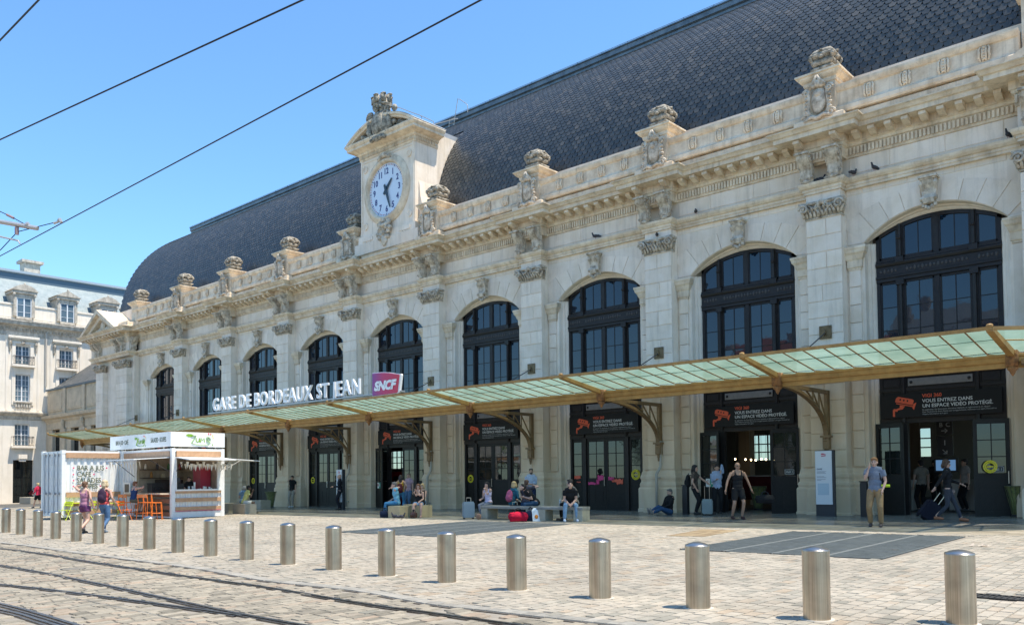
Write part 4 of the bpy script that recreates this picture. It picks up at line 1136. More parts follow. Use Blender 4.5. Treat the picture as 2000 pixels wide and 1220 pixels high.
for a, b in ((-68.6, -62.25), (-4.9, 3.2)):
    n = int((b-a)/.5)
    for k in range(n):
        x = a+.25+(b-a-.5)*k/(n-1)
        o = link('modillion', mme, st); o.matrix_basis = T3((x, -.515, 12.47))
fme, ame, bme, cme2 = bpy.data.objects['finial'].data, bpy.data.objects['parapet_pier'].data, bpy.data.objects['pier_cap'].data, bpy.data.objects['cartouche'].data
for x, y, z in ((-62.0, .1, 13.1), (-68.0, 1.6, 13.0), (-4.35, .35, 13.9), (2.7, .35, 13.9)):
    o = link('parapet_pier', ame, st); o.matrix_basis = T3((x, y, z)); o = link('pier_cap', bme, st); o.matrix_basis = T3((x, y, z)); o = link('finial', fme, st); o.matrix_basis = T3((x, y+.5, z+1.87))
# downpipes on the piers
dpm = mat('stone_coloured_pipe', (.42, .38, .32), .5)
for x in (XP[1]+.0, XP[4]-.0, XP[3]):
    d = MB().tube([(x+.05, -.12, 3.0), (x+.05, -.12, 2.05), (x-.06, -.24, 1.75), (x-.06, -.24, .25)], .055, 8)
    for z in (2.9, 1.6, .5): d.tube([(x-.0, -.18, z), (x-.0, -.18, z+.05)], .075, 8)
    sp('downpipe', d, dpm, True)

# ================================================================== CANOPY
cn = thing('entrance_canopy', 'long iron and green glass canopy over the station doors, on curved ochre brackets', 'canopy', (-33, -3, 4.4))
YBM, YOE, ZOE, ZB0, ZB1, YWI, ZWI = -3.72, -6.0, 4.96, 4.27, 4.62, .22, 4.98
XL, XR = -61.5, -4.55
bmM = OCHRE
beam_path = [(-62.4, YBM+.4), (-61.4, YBM), (XR, YBM), (-2.3, -1.75)]
bprof = [(-.12, ZB0), (.0, ZB0), (.0, ZB0+.12), (.05, ZB0+.14), (.07, ZB0+.20), (.07, ZB1-.10), (.11, ZB1-.07), (.11, ZB1-.02), (-.12, ZB1-.02), (-.12, ZB0)]
part(cn, 'beam', MB().sweep(beam_path, bprof), OCHRE)
out_path = [(-62.9, -4.3), (-60.2, YOE), (XR, YOE), (-.9, -2.85)]
eb = MB().sweep(out_path, [(-.03, ZOE-.05), (.03, ZOE-.05), (.04, ZOE+.03), (-.03, ZOE+.03), (-.03, ZOE-.05)])
part(cn, 'edge_rail', eb, OCHRE)
zlo = ZB1+.02
def glass_z(y): return zlo+(ZOE-zlo)*(YBM-y)/(YBM-YOE)
gmat = bpy.data.materials.new('green_canopy_glass'); gmat.use_nodes = True
gn, gl2 = gmat.node_tree.nodes, gmat.node_tree.links; gn.clear()
go = gn.new('ShaderNodeOutputMaterial'); tl = gn.new('ShaderNodeBsdfTranslucent'); gp_ = gn.new('ShaderNodeBsdfPrincipled'); mxs = gn.new('ShaderNodeMixShader'); tr2 = gn.new('ShaderNodeBsdfTransparent'); mx2 = gn.new('ShaderNodeMixShader')
ge = gn.new('ShaderNodeNewGeometry'); nz = gn.new('ShaderNodeTexNoise'); nz.inputs['Scale'].default_value = 1.6; nz.inputs['Detail'].default_value = 7
cra = gn.new('ShaderNodeValToRGB'); cra.color_ramp.elements[0].position = .3; cra.color_ramp.elements[0].color = (.27, .43, .34, 1); cra.color_ramp.elements[1].position = .7; cra.color_ramp.elements[1].color = (.40, .57, .46, 1)
gl2.new(ge.outputs['Position'], nz.inputs['Vector']); gl2.new(nz.outputs[0], cra.inputs[0]); gl2.new(cra.outputs[0], tl.inputs[0]); gl2.new(cra.outputs[0], gp_.inputs['Base Color'])
gp_.inputs['Roughness'].default_value = .2; tr2.inputs[0].default_value = (.80, .86, .78, 1)
mxs.inputs[0].default_value = .62; gl2.new(gp_.outputs[0], mxs.inputs[1]); gl2.new(tl.outputs[0], mxs.inputs[2]); mx2.inputs[0].default_value = .38
gl2.new(mxs.outputs[0], mx2.inputs[1]); gl2.new(tr2.outputs[0], mx2.inputs[2]); gl2.new(mx2.outputs[0], go.inputs[0])
GLG = gmat
thin, main_, pur, tie, plates, rods = MB(), [], MB(), [], [], []
panes = []
np_ = 11; xs = []
xk = -4.25
def rafter(m, x, w, h, y0=YBM-.05, y1=YOE, dx=0):
    z0, z1 = glass_z(y0), glass_z(y1)
    m.add([(x-w, y0, z0-h), (x+w, y0, z0-h), (x+w+dx, y1, z1-h*.6), (x-w+dx, y1, z1-h*.6), (x-w, y0, z0+.03), (x+w, y0, z0+.03), (x+w+dx, y1, z1+.03), (x-w+dx, y1, z1+.03)],
          [(0,1,2,3),(4,5,6,7),(0,1,5,4),(1,2,6,5),(2,3,7,6),(3,0,4,7)])
nodes_x = [XR]+XP+[BC[8]-S/2]
pieces_x = []
for a, b in zip(nodes_x, nodes_x[1:]):
    for k in range(np_): pieces_x.append(a+(b-a)*k/np_)
pieces_x.append(nodes_x[-1]+.0)
for i, x in enumerate(pieces_x):
    if i % np_ == 0: continue
    rafter(thin, x, .015, .012)
for k_ in range(0, len(thin.v), 8):
    bb8 = MB(); bb8.v = thin.v[k_:k_+8]; bb8.f = thin.f[:6]; part(cn, 'glazing_bar', bb8, mat('red_brown_bar_paint', (.24, .125, .055), .55, nscale=6, namt=.3))
for x in nodes_x:
    m = MB(); rafter(m, x, .075, .14); m.ell((x, YOE, ZOE+.05), (.08, .07, .05), 8, 5)
    part(cn, 'main_rafter', m, OCHRE)
    r = MB().box(x-.13, x+.13, YBM-.16, YBM+.06, ZB0+.02, ZB1+.06).lathe([(.11, ZB0+.02), (.13, ZB0-.05), (.07, ZB0-.10), (.05, ZB0-.16), (.015, ZB0-.22)], (x, YBM-.05, 0), 10)
    for q in range(6): r.ell((x-.09+.036*q, YBM-.18, ZB1-.02+.05*math.sin(q*2)), (.04, .03, .05), 6, 4)
    part(cn, 'node_ornament', r, RUST, True)
pm2 = MB()
ym = (YBM+YOE)/2-.1
pm2.box(nodes_x[-1], XR, ym-.02, ym+.02, glass_z(ym)+.004, glass_z(ym)+.03)
part(cn, 'purlin', pm2, mat('green_purlin', (.10, .20, .16), .5))
for a, b in zip(pieces_x, pieces_x[1:]):
    for y0, y1 in ((YBM-.06, ym-.0), (ym-.0, YOE+.02)):
        z0, z1 = glass_z(y0), glass_z(y1); tl_ = .0
        mb = MB().add([(a-.01, y0, z0+.012), (b+.01, y0, z0+.012), (b+.01, y1, z1+.012), (a-.01, y1, z1+.012)], [(0, 1, 2, 3)])
        panes.append((((a+b)/2, (y0+y1)/2, (z0+z1)/2), .8, mb, None))
# rounded ends
for ends in (((-61.5, YBM), (-62.4, YBM+.4), (-62.9, -4.3), (-60.2, YOE), (-60.2-.0, YOE)), ):
    pass
def tri(pts):
    mb = MB().add([(x, y, glass_z(min(y, YBM))+.012) for x, y in pts], [tuple(range(len(pts)))]); cx = sum(p[0] for p in pts)/len(pts); cy = sum(p[1] for p in pts)/len(pts)
    panes.append(((cx, cy, 4.8), 1.0, mb, None))
eb2 = MB()
def bar2(p, q, w=.03): eb2.tube([(p[0], p[1], glass_z(min(p[1], YBM))-.01 if p[1] < YBM+.01 else zlo), (q[0], q[1], ZOE)], w, 4)
xe = nodes_x[-1]
inn = [(XR, YBM-.05), (-3.8, -3.06), (-3.05, -2.4), (-2.3, -1.75)]; outr = [(XR, YOE), (-3.3, -4.93), (-2.1, -3.89), (-.9, -2.85)]
def endpatch(inn, outr):
    for k in range(len(inn)-1):
        a, b, c, d = inn[k], inn[k+1], outr[k+1], outr[k]
        mi, mo = ((a[0]+d[0])/2, (a[1]+d[1])/2), ((b[0]+c[0])/2, (b[1]+c[1])/2); zm = (zlo+ZOE)/2+.012
        for q, zz_ in (((a, b, mo, mi), (zlo, zlo, zm, zm)), ((mi, mo, c, d), (zm, zm, ZOE, ZOE))):
            mb = MB().add([(p[0], p[1], z+.012) for p, z in zip(q, zz_)], [(0, 1, 2, 3)]); panes.append((((a[0]+c[0])/2, (a[1]+c[1])/2, 4.8), .8, mb, None))
        eb2.tube([(b[0], b[1], zlo-.01), (c[0], c[1], ZOE-.01)], .03, 4)
        eb2.tube([(mi[0], mi[1], zm), (mo[0], mo[1], zm)], .018, 4)
endpatch(inn, outr)
endpatch([(xe, YBM-.05), (-61.4-.01, YBM), (-62.4, YBM+.4)], [(xe, YOE), (-60.9, -5.55), (-62.9, -4.3)]) if xe > -61.39 else endpatch([(xe, YBM-.05), (-62.4, YBM+.4)], [(-60.2, YOE), (-62.9, -4.3)])
part(cn, 'end_glazing_bar', eb2, OCHRE)
# inner slope back to the wall
inner = MB()
for a, b in zip(pieces_x, pieces_x[1:]):
    mb = MB().add([(a-.01, YBM, zlo+.012), (b+.01, YBM, zlo+.012), (b+.01, YWI, ZWI), (a-.01, YWI, ZWI)], [(0, 1, 2, 3)])
    panes.append((((a+b)/2, -1.7, 4.9), .3, mb, None))
for i, x in enumerate(pieces_x):
    w = .075 if i % np_ == 0 else .018; h = .18 if i % np_ == 0 else .02
    inner.add([(x-w, YBM, zlo-h), (x+w, YBM, zlo-h), (x+w, YWI, ZWI-h-.02), (x-w, YWI, ZWI-h-.02), (x-w, YBM, zlo+.008), (x+w, YBM, zlo+.008), (x+w, YWI, ZWI-.006), (x-w, YWI, ZWI-.006)], [(0,1,2,3),(4,5,6,7),(0,1,5,4),(1,2,6,5),(2,3,7,6),(3,0,4,7)])
inner.box(nodes_x[-1], XR, YWI-.12, YWI+.0, ZWI-.16, ZWI+.04)
part(cn, 'inner_rafter', inner, OCHRE)
pieces('glass_pane', panes, GLG, cn, 295, 'glass_pane_field')
# brackets, tie rods and wall plaques
bk = MB(); w = .055
n = 14; inn2, out2 = [], []
for k in range(n+1):
    t = k/n*math.pi/2; y = -.20-3.35*(1-math.cos(t))**1.0*1.0; z = 2.95+1.32*math.sin(t)
    y = -.22-3.40*(1-math.cos(t)); z = 2.95+1.34*math.sin(t)
    out2.append((y, z)); inn2.append((y+.10*math.cos(t)+.0, z+.10*math.sin(t)*1.1 if k else z))
for side in (-w, w-.012):
    for k in range(n):
        bk.add([(side, *out2[k]), (side, *out2[k+1]), (side, *inn2[k+1]), (side, *inn2[k]), (side+.012, *out2[k]), (side+.012, *out2[k+1]), (side+.012, *inn2[k+1]), (side+.012, *inn2[k])], [(0,1,2,3),(4,5,6,7),(0,1,5,4),(3,2,6,7)])
for k in range(n):
    a, b = out2[k], out2[k+1]
    bk.add([(-w-.02, *a), (w+.02, *a), (w+.02, *b), (-w-.02, *b), (-w-.02, a[0]+.02, a[1]+.02), (w+.02, a[0]+.02, a[1]+.02), (w+.02, b[0]+.02, b[1]+.02), (-w-.02, b[0]+.02, b[1]+.02)], [(0,1,2,3),(4,5,6,7),(0,3,7,4),(1,2,6,5)])
bk.box(-w, w, -.16, -.04, 2.75, 4.42); bk.box(-w-.03, w+.03, -.05, -.02, 2.75, 4.42)
bk.box(-w, w, YBM, -.05, 4.30, 4.42)
for a, b in (((-.15, 3.35), (-.42, 3.35)), ((-.15, 3.45), (-.72, 4.30)), ((-.72, 4.30), (-.72, 3.80)), ((-.72, 3.80), (-1.2, 4.30)), ((-1.2, 4.30), (-1.2, 4.04)), ((-1.2, 4.06), (-1.7, 4.3))):
    bk.tube([(0, *a), (0, *b)], .03, 5)
bk.box(-.16, .16, -.30, -.04, 2.88, 2.95)
for k, (r_, z) in enumerate(((.13, 2.80), (.10, 2.66), (.12, 2.55), (.07, 2.42), (.05, 2.32))): bk.ell((0, -.16, z), (r_, r_*.9, .09), 8, 5)
bk.box(-.10, .10, -.24, -.03, 2.5, 2.9)
bme_ = bk.mesh('bracket', mat('ochre_bracket_iron', (.24, .15, .065), .5, .0, nscale=4, col2=(.16, .10, .05), bump=.2))
rod = MB().tube([(0, -.02, 6.33), (0, YBM, ZB1)], .020, 6); rme = rod.mesh('tie_rod', mat('dark_iron_rod', (.10, .09, .085), .5, .4))
pq = MB().box(-.20, .20, -.045, -.005, 6.12, 6.55)
for a in (-.15, .15):
    for b in (6.17, 6.50): pq.ell((a, -.045, b), (.025, .02, .025), 6, 4)
pq.tube([(-.05, -.06, 6.2), (0, -.07, 6.42), (.05, -.06, 6.2)], .02, 5); pq.ell((0, -.06, 6.33), (.035, .05, .08), 6, 4)
pqm = pq.mesh('wall_plaque', mat('bronze_plaque', (.20, .135, .06), .45, .3, nscale=8, namt=.4))
for x in XP:
    o = link('bracket', bme_, cn); o.matrix_parent_inverse = INV[cn.name]; o.matrix_basis = T3((x, 0, 0))
    q = link('tie_rod', rme, cn); q.matrix_parent_inverse = INV[cn.name]; q.matrix_basis = T3((x, 0, 0))
    q = link('wall_plaque', pqm, cn); q.matrix_parent_inverse = INV[cn.name]; q.matrix_basis = T3((x, -.01, 0))
for x, y in ((-4.25, -.35), (-61.6, .1)):
    o = link('bracket', bme_, cn); o.matrix_parent_inverse = INV[cn.name]; o.matrix_basis = T3((x, y, 0))
    q = link('wall_plaque', pqm, cn); q.matrix_parent_inverse = INV[cn.name]; q.matrix_basis = T3((x, y-.01, 0))
q = link('tie_rod', rme, cn); q.matrix_parent_inverse = INV[cn.name]; q.matrix_basis = T3((-61.6, 0, 0))
# ================================================================== BUILDINGS ON THE LEFT
WX = -82.0
WST = mat('pale_townhouse_stone', (.85, .77, .66), .85, nscale=.8, col2=(.77, .69, .57), streak=.2, bump=.25)
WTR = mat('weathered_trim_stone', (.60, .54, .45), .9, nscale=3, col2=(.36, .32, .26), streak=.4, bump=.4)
WFR = mat('white_window_paint', (.74, .76, .78), .5)
WGL = mat('blue_reflecting_glass', (.12, .18, .23), .06, spec=1.0, bump=.03, bscale=3)
ZRF = mat('pale_zinc_mansard', (.20, .25, .265), .6, .1, nscale=1.5, col2=(.27, .315, .32), streak=.35, bump=.2)
ZDK = mat('dark_zinc_band', (.10, .15, .19), .5, .3)
IRN = mat('wrought_iron', (.03, .03, .035), .5, .3)
def grid_wall(holes, u0, u1, z0, z1, t0, t1, axis):
    us = sorted({u0, u1, *[h[0] for h in holes], *[h[1] for h in holes]}); zs = sorted({z0, z1, *[h[2] for h in holes], *[h[3] for h in holes]})
    m = MB()
    for a, b in zip(us, us[1:]):
        if a < u0-1e-6 or b > u1+1e-6: continue
        run = None
        for c, d in list(zip(zs, zs[1:]))+[(None, None)]:
            solid = c is not None and c >= z0-1e-6 and d <= z1+1e-6 and not any(h[0] <= (a+b)/2 <= h[1] and h[2] <= (c+d)/2 <= h[3] for h in holes)
            if solid: run = [run[0] if run else c, d]
            if not solid and run:
                if axis == 'x': m.box(t0, t1, a, b, run[0], run[1])
                else: m.box(a, b, t0, t1, run[0], run[1])
                run = None
    return m
def win_parts(parent, rect, axis, face, depth, cols, rows, frame_m=None, glass_m=None, balcony=False, nm='window', bar=.028, fw=.07, mull=True, sgn=1):
    """rect (u0,u1,z0,z1); face = plane coordinate, glass set back 'depth' towards -sgn"""
    frame_m = frame_m or WFR; glass_m = glass_m or WGL
    u0, u1, z0, z1 = rect; f = MB(); fx = face-sgn*depth
    def B(m, a, b, c, d, t0, t1):
        t0, t1 = sorted((fx+sgn*t0, fx+sgn*t1))
        (m.box(t0, t1, a, b, c, d) if axis == 'x' else m.box(a, b, t0, t1, c, d))
    B(f, u0, u0+fw, z0, z1, 0, .06); B(f, u1-fw, u1, z0, z1, 0, .06); B(f, u0+fw, u1-fw, z1-fw, z1, 0, .06); B(f, u0+fw, u1-fw, z0, z0+fw, 0, .06)
    if mull: B(f, (u0+u1)/2-fw*.7, (u0+u1)/2+fw*.7, z0+fw, z1-fw, 0, .065)
    for r in range(1, rows): z = z0+(z1-z0)*r/rows; B(f, u0+fw, u1-fw, z-bar/2, z+bar/2, .01, .045)
    for c in range(1, cols):
        u = u0+(u1-u0)*c/cols
        if not (mull and abs(u-(u0+u1)/2) < .05): B(f, u-bar/2, u+bar/2, z0+fw, z1-fw, .01, .045)
    w = part(parent, nm, f, frame_m)
    halves = ((u0+fw, (u0+u1)/2), ((u0+u1)/2, u1-fw)) if mull else ((u0+fw, u1-fw),)
    for a, b in halves:
        g = MB(); t = fx+sgn*.02
        g.add([(t, a, z0+fw), (t, b, z0+fw), (t, b, z1-fw), (t, a, z1-fw)] if axis == 'x' else [(a, t, z0+fw), (b, t, z0+fw), (b, t, z1-fw), (a, t, z1-fw)], [(0, 1, 2, 3)])
        g.xf(Matrix.Translation((t if axis == 'x' else a, a if axis == 'x' else t, z0)) @ Matrix.Rotation(R_.uniform(-.01, .01), 4, 'Z' ) @ Matrix.Translation((-(t if axis == 'x' else a), -(a if axis == 'x' else t), -z0)))
        sub(w, 'pane', g, glass_m)
    return w
wg = thing('corner_wing_building', 'pale stone wing with zinc mansard and pedimented dormers, behind the juice kiosk', 'building', (WX-6, 2, -.2))
W_ = lambda px, py, x=WX: P(px, py, x=x)
def rect(px0, px1, py0, py1, x=WX):
    a = W_(px0, (py0+py1)/2, x); b = W_(px1, (py0+py1)/2, x); c = W_((px0+px1)/2, py1, x); d = W_((px0+px1)/2, py0, x)
    return [a.y, b.y, c.z, d.z]
colA = rect(30, 59, 675, 712); colB = rect(116, 142, 683, 719)
pitch = (colB[0]+colB[1]-colA[0]-colA[1])/2
uA = (colA[0]+colA[1])/2; hwA = (colA[1]-colA[0])/2
zs2 = (colA[2], colA[3]); f1 = rect(30, 58, 731, 784); gf = rect(28, 58, 828, 870); dr_ = rect(25, 65, 898, 975)
zc_ = W_(40, 620).z; zcb = W_(40, 641).z; zsc = W_(40, 810).z
cols_u = [uA+pitch*k for k in range(-3, 4)]
holes = []
for u in cols_u:
    holes += [(u-hwA, u+hwA, zs2[0], zs2[1]), (u-hwA, u+hwA, f1[2], f1[3]), (u-hwA, u+hwA, gf[2], gf[3])]
print('WIN', colA, hwA, pitch, f1, gf, dr_)
dz = (dr_[2]-.3, dr_[3]); dd = ((dr_[0]+dr_[1])/2, (dr_[1]-dr_[0])/2)
for u in cols_u[:4]: holes.append((u+dd[0]-uA-dd[1], u+dd[0]-uA+dd[1], dz[0], dz[1]))
Y0W, Y1W = cols_u[0]-pitch/2, 15.0
part(wg, 'wall', grid_wall(holes, Y0W, Y1W, -1.0, zc_, WX-.5, WX, 'x'), WST)
part(wg, 'inner_wall', MB().box(WX-12, WX-.52, Y0W, Y1W, -1, zc_), WST)
def band(z, prof, m, nm='cornice', x=WX):
    part(wg, nm, MB().sweep([(x, Y0W), (x, Y1W)], [(o, z+dz_) for o, dz_ in prof]), m)
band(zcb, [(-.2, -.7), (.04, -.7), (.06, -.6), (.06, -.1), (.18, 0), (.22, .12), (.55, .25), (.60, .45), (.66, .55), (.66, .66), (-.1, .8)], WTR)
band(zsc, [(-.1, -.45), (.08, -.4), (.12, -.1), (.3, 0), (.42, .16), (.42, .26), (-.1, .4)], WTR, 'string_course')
dn3 = MB(); y = Y0W
while y < Y1W: dn3.box(WX, WX+.17, y, y+.13, zcb-.25, zcb-.02); y += .27
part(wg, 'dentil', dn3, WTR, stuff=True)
for u in cols_u:
    for r_, rows in ((zs2, 4), ((f1[2], f1[3]), 5), ((gf[2], gf[3]), 4)):
        win_parts(wg, (u-hwA, u+hwA, r_[0], r_[1]), 'x', WX, .28, 4, rows)
    hood = MB().box(WX, WX+.34, u-1.25, u+1.25, zs2[1]+.62, zs2[1]+.82).box(WX, WX+.24, u-1.15, u+1.15, zs2[1]+.5, zs2[1]+.62)
    part(wg, 'window_hood', hood, WST)
    cb = MB()
    for s_ in (-1, 1):
        cb.ell((WX+.12, u+s_*1.05, zs2[1]+.2), (.16, .13, .3), 7, 5); cb.tube([(WX+.1, u+s_*1.05, zs2[1]), (WX+.05, u+s_*1.05, zs2[1]-.6)], [.11, .05], 6)
    cb.ell((WX+.10, u, zs2[1]+.25), (.14, .22, .2), 7, 5)
    part(wg, 'hood_bracket', cb, CARVE)
    sur = MB()
    for s_ in (-1, 1):
        sur.box(WX, WX+.08, u+s_*(hwA+.14)-.14, u+s_*(hwA+.14)+.14, f1[2]-.3, zs2[1]+.15)
        sur.box(WX, WX+.05, u+s_*1.28-.10, u+s_*1.28+.10, zsc+.4, zcb-.7)
    sur.box(WX, WX+.12, u-hwA-.3, u+hwA+.3, zs2[1]+.15, zs2[1]+.30)
    part(wg, 'window_surround', sur, WST)
    for zz0, dep, hh in ((zs2[0], .42, .72), (gf[2], .5, .8)):
        bal = MB().box(WX, WX+dep, u-hwA-.35, u+hwA+.35, zz0-.22, zz0-.04)
        b_ = part(wg, 'balcony', bal, WST)
        ir = MB()
        for k in range(15):
            uu = u-hwA-.22+(2*hwA+.44)*k/14; ir.box(WX+dep-.07, WX+dep-.045, uu-.012, uu+.012, zz0-.04, zz0+hh)
            if k % 2: ir.tube([(WX+dep-.06, uu-.06, zz0+.2), (WX+dep-.06, uu+.05, zz0+.35), (WX+dep-.06, uu-.05, zz0+.5)], .012, 4)
        for z in (.03, hh-.1, hh): ir.box(WX+dep-.075, WX+dep-.04, u-hwA-.25, u+hwA+.25, zz0+z-.02, zz0+z+.02)
        for s_ in (-1, 1): ir.box(WX, WX+dep-.05, u+s_*(hwA+.24)-.015, u+s_*(hwA+.24)+.015, zz0+hh-.03, zz0+hh)
        sub(b_, 'railing', ir, IRN)
    bb = MB()
    for k in range(6): bb.lathe([(.06, 0), (.09, .15), (.05, .35), (.06, .5)], (WX+.12, u-.55+.22*k, f1[2]-.62), 6)
    bb.box(WX, WX+.2, u-.75, u+.75, f1[2]-.12, f1[2]-.0); part(wg, 'balustrade', bb, WTR)
    part(wg, 'base_bracket', MB().box(WX, WX+.3, u-.35, u+.35, gf[2]-1.15, gf[2]-.75).box(WX, WX+.22, u-.25, u+.25, gf[2]-1.4, gf[2]-1.15), WST)
for u in cols_u[:4]:
    uu = u+dd[0]-uA; win_parts(wg, (uu-dd[1], uu+dd[1], dz[0], dz[1]), 'x', WX, .35, 4, 5, DOORM, DG, nm='door')
# mansard
zat = W_(88, 600).z
ze = zc_+.05; zr0 = W_(100, 545, WX-3.2).z
ridge_z = P(0, 525, x=WX-4).z
ms_ = MB()
pr_ = [(0, ze), (-.9, ze+1.5), (-3.6, ridge_z-1.1)]
ms_.sweep([(WX-.3, Y0W), (WX-.3, Y1W)], [(0, ze-.3), (0, ze+.6), (-.4, ze+.9), (-3.4, ridge_z-.8), (-3.4, ridge_z-1.5)])
part(wg, 'mansard_roof', ms_, ZRF)
part(wg, 'attic_wall', MB().sweep([(WX, Y0W), (WX, Y1W)], [(-.3, ze-.1), (.02, ze-.1), (.02, zat-.2), (.10, zat-.15), (.10, zat), (-.4, zat+.1)]), WST)
part(wg, 'roof_band', MB().sweep([(WX-3.7, Y0W), (WX-3.7, Y1W)], [(0, ridge_z-1.0), (.12, ridge_z-.95), (.12, ridge_z-.28), (-.3, ridge_z-.28)]), ZDK)
part(wg, 'roof_cap', MB().sweep([(WX-3.7, Y0W), (WX-3.7, Y1W)], [(.12, ridge_z-.28), (.30, ridge_z-.22), (.30, ridge_z), (-7.5, ridge_z+.3)]), mat('sunlit_zinc', (.36, .42, .46), .5, .2))
for k, u in enumerate(cols_u):
    cu_ = u; m = MB(); x0, x1 = WX-1.6, WX+.28
    zw0, zw1 = W_(43, 622).z-.1, W_(43, 582).z
    m.box(x0, x1, cu_-.86, cu_-.62, ze, zw1+.35).box(x0, x1, cu_+.62, cu_+.86, ze, zw1+.35).box(x0, x1, cu_-.62, cu_+.62, zw1, zw1+.35).box(x0, x1, cu_-.62, cu_+.62, ze, zw0)
    m.box(x0, x1+.14, cu_-1.0, cu_+1.0, zw1+.35, zw1+.6)
    if k % 2: m.prism([(cu_-1.1, zw1+.6)]+[(cu_-1.1+2.2*q/12, zw1+.6+.55*math.sin(math.pi*q/12)**.8) for q in range(1, 12)]+[(cu_+1.1, zw1+.6)], x0, x1+.22, 'x')
    else: m.prism([(cu_-1.1, zw1+.6), (cu_, zw1+1.15), (cu_+1.1, zw1+.6)], x0, x1+.22, 'x')
    m.ell((x1+.05, cu_, zw1+1.2), (.10, .10, .14), 7, 5)
    for s_ in (-1, 1): m.ell((x1+.08, cu_+s_*.85, zw1+.25), (.10, .12, .18), 6, 4)
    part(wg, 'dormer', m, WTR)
    win_parts(wg, (cu_-.60, cu_+.60, zw0, zw1), 'x', x1, .12, 2, 3)
ch = P(63, 540, x=WX-5)
part(wg, 'chimney', MB().box(WX-6.2, WX-5.0, ch.y-.7, ch.y+.7, ridge_z-.5, ridge_z+1.25).box(WX-6.4, WX-4.8, ch.y-.95, ch.y+.95, ridge_z+1.25, ridge_z+1.5), WTR)
dpx = W_(89, 700).y
part(wg, 'downpipe', MB().tube([(WX+.12, dpx, zcb-.2), (WX+.12, dpx, W_(89, 755).z)], .09, 8).tube([(WX+.12, dpx-pitch*2, zcb-.2), (WX+.12, dpx-pitch*2, .2)], .09, 8), mat('pale_pipe', (.5, .45, .38), .5))

# low link building between the wing and the station
lk = thing('low_link_building', 'low tan stone link building with panelled parapet and slate roof, left of the station', 'building', (-75, 5, 0))
LY = 1.0
LST = mat('tan_link_stone', (.62, .51, .36), .85, nscale=1.2, col2=(.46, .38, .28), streak=.25, bump=.3)
L_ = lambda px, py: P(px, py, y=LY)
zpt = L_(90, 765).z; zpb = L_(90, 808).z; zcn = L_(90, 822).z
wz0, wz1 = L_(110, 905).z-.4, L_(110, 837).z
ws = [((L_(a, 850).x+L_(b, 850).x)/2) for a, b in ((103, 116), (139, 153), (176, 190))]
lp = ws[1]-ws[0]; wcs = [ws[0]+lp*k for k in range(0, 5)]
hl = [(w-.85, w+.85, wz0, wz1) for w in wcs if w < -67]
part(lk, 'wall', grid_wall(hl, WX, -67.0, -1, zcn+.3, LY, LY+.6, 'y'), LST)
part(lk, 'infill', MB().box(WX, -67.0, LY+.62, LY+9, -1, zcn), LST)
part(lk, 'cornice', MB().sweep([(WX+.3, LY), (-67.2, LY)], [(-.2, zcn-.9), (.05, zcn-.85), (.05, zcn-.25), (.16, zcn-.15), (.2, zcn+.0), (.5, zcn+.12), (.56, zcn+.34), (-.1, zcn+.5)]), LST)
dn4 = MB(); x = WX+.4
while x < -67.3: dn4.box(x, x+.12, LY-.18, LY, zcn-.12, zcn+.06); x += .25
part(lk, 'dentil', dn4, LST, stuff=True)
par = MB().box(WX+.2, -67.2, LY+.02, LY+.5, zcn+.3, zpt); part(lk, 'parapet', par, LST)
part(lk, 'coping', MB().sweep([(WX+.2, LY), (-67.2, LY)], [(-.5, zpt-.0), (.12, zpt), (.14, zpt+.15), (-.5, zpt+.18)]), ZDK)
for w in wcs:
    x0, x1 = w-lp/2+.1, w+lp/2-.1
    if x1 > -66: continue
    part(lk, 'parapet_panel', MB().box(x0+.35, x1-.35, LY-.05, LY+.02, zcn+.75, zpt-.28).box(x0+.55, x1-.55, LY-.08, LY-.05, zcn+.9, zpt-.42), LST)
    part(lk, 'pier_strip', MB().box(x1-.15, x1+.35, LY-.14, LY+.02, zcn+.4, zpt-.02).box(x1-.2, x1+.4, LY-.16, LY, -.5, zcn-.9), LST)
    cs = MB(); cs.ell((x1+.1, LY-.2, zcn-.35), (.16, .2, .3), 7, 5); cs.tube([(x1+.1, LY-.2, zcn-.5), (x1+.1, LY-.08, zcn-1.0)], [.12, .06], 6); part(lk, 'console', cs, LST)
for h in hl: win_parts(lk, h, 'y', LY, .35, 4, 5, BRONZE, DG, sgn=-1)
rf = P(180, 690, y=LY+5)
lr = MB().add([(WX-1, LY+.3, zpt+.1), (-66.9, LY+.3, zpt+.1), (-66.9, LY+7.5, zpt+5.6), (WX-1, LY+7.5, zpt+5.6)], [(0, 1, 2, 3)])
part(lk, 'roof_deck', lr, mat('roof_underlay', (.035, .04, .045), .7))
# its slates
ls_ = []
rg2 = random.Random(4); L = math.hypot(7.2, 5.5); ty, tz = 7.2/L, 5.5/L
sl2 = MB().add([(-.17, 0, -.15), (.17, 0, -.15), (.17, 0, .1), (-.17, 0, .1), (-.17, .02, -.15), (.17, .02, -.15)], [(0, 1, 2, 3), (0, 4, 5, 1)])
r_ = 0
while .2+r_*.24 < L:
    s2 = .1+r_*.24; k = 0; x = WX-.9+(.18 if r_ % 2 else 0)
    while x < -67.2:
        M = Matrix(((1, 0, 0, x), (0, tz, ty, LY+.3+ty*s2), (0, -ty, tz, zpt+.13+tz*s2), (0, 0, 0, 1)))
        M = Matrix(((1, 0, 0, x), (0, tz*-1, ty, LY+.3+ty*s2-tz*.02), (0, ty, tz, zpt+.1+tz*s2+ty*.03), (0, 0, 0, 1)))
        ls_.append(((x, LY+.3+ty*s2, zpt+tz*s2), .3, sl2, M)); x += .35
    r_ += 1
pieces('slate', ls_, island_ramp('pale_slate', [(0, (.12, .13, .13)), (1, (.19, .19, .185))], .5, nscale=2), lk, 290, 'slate_field')

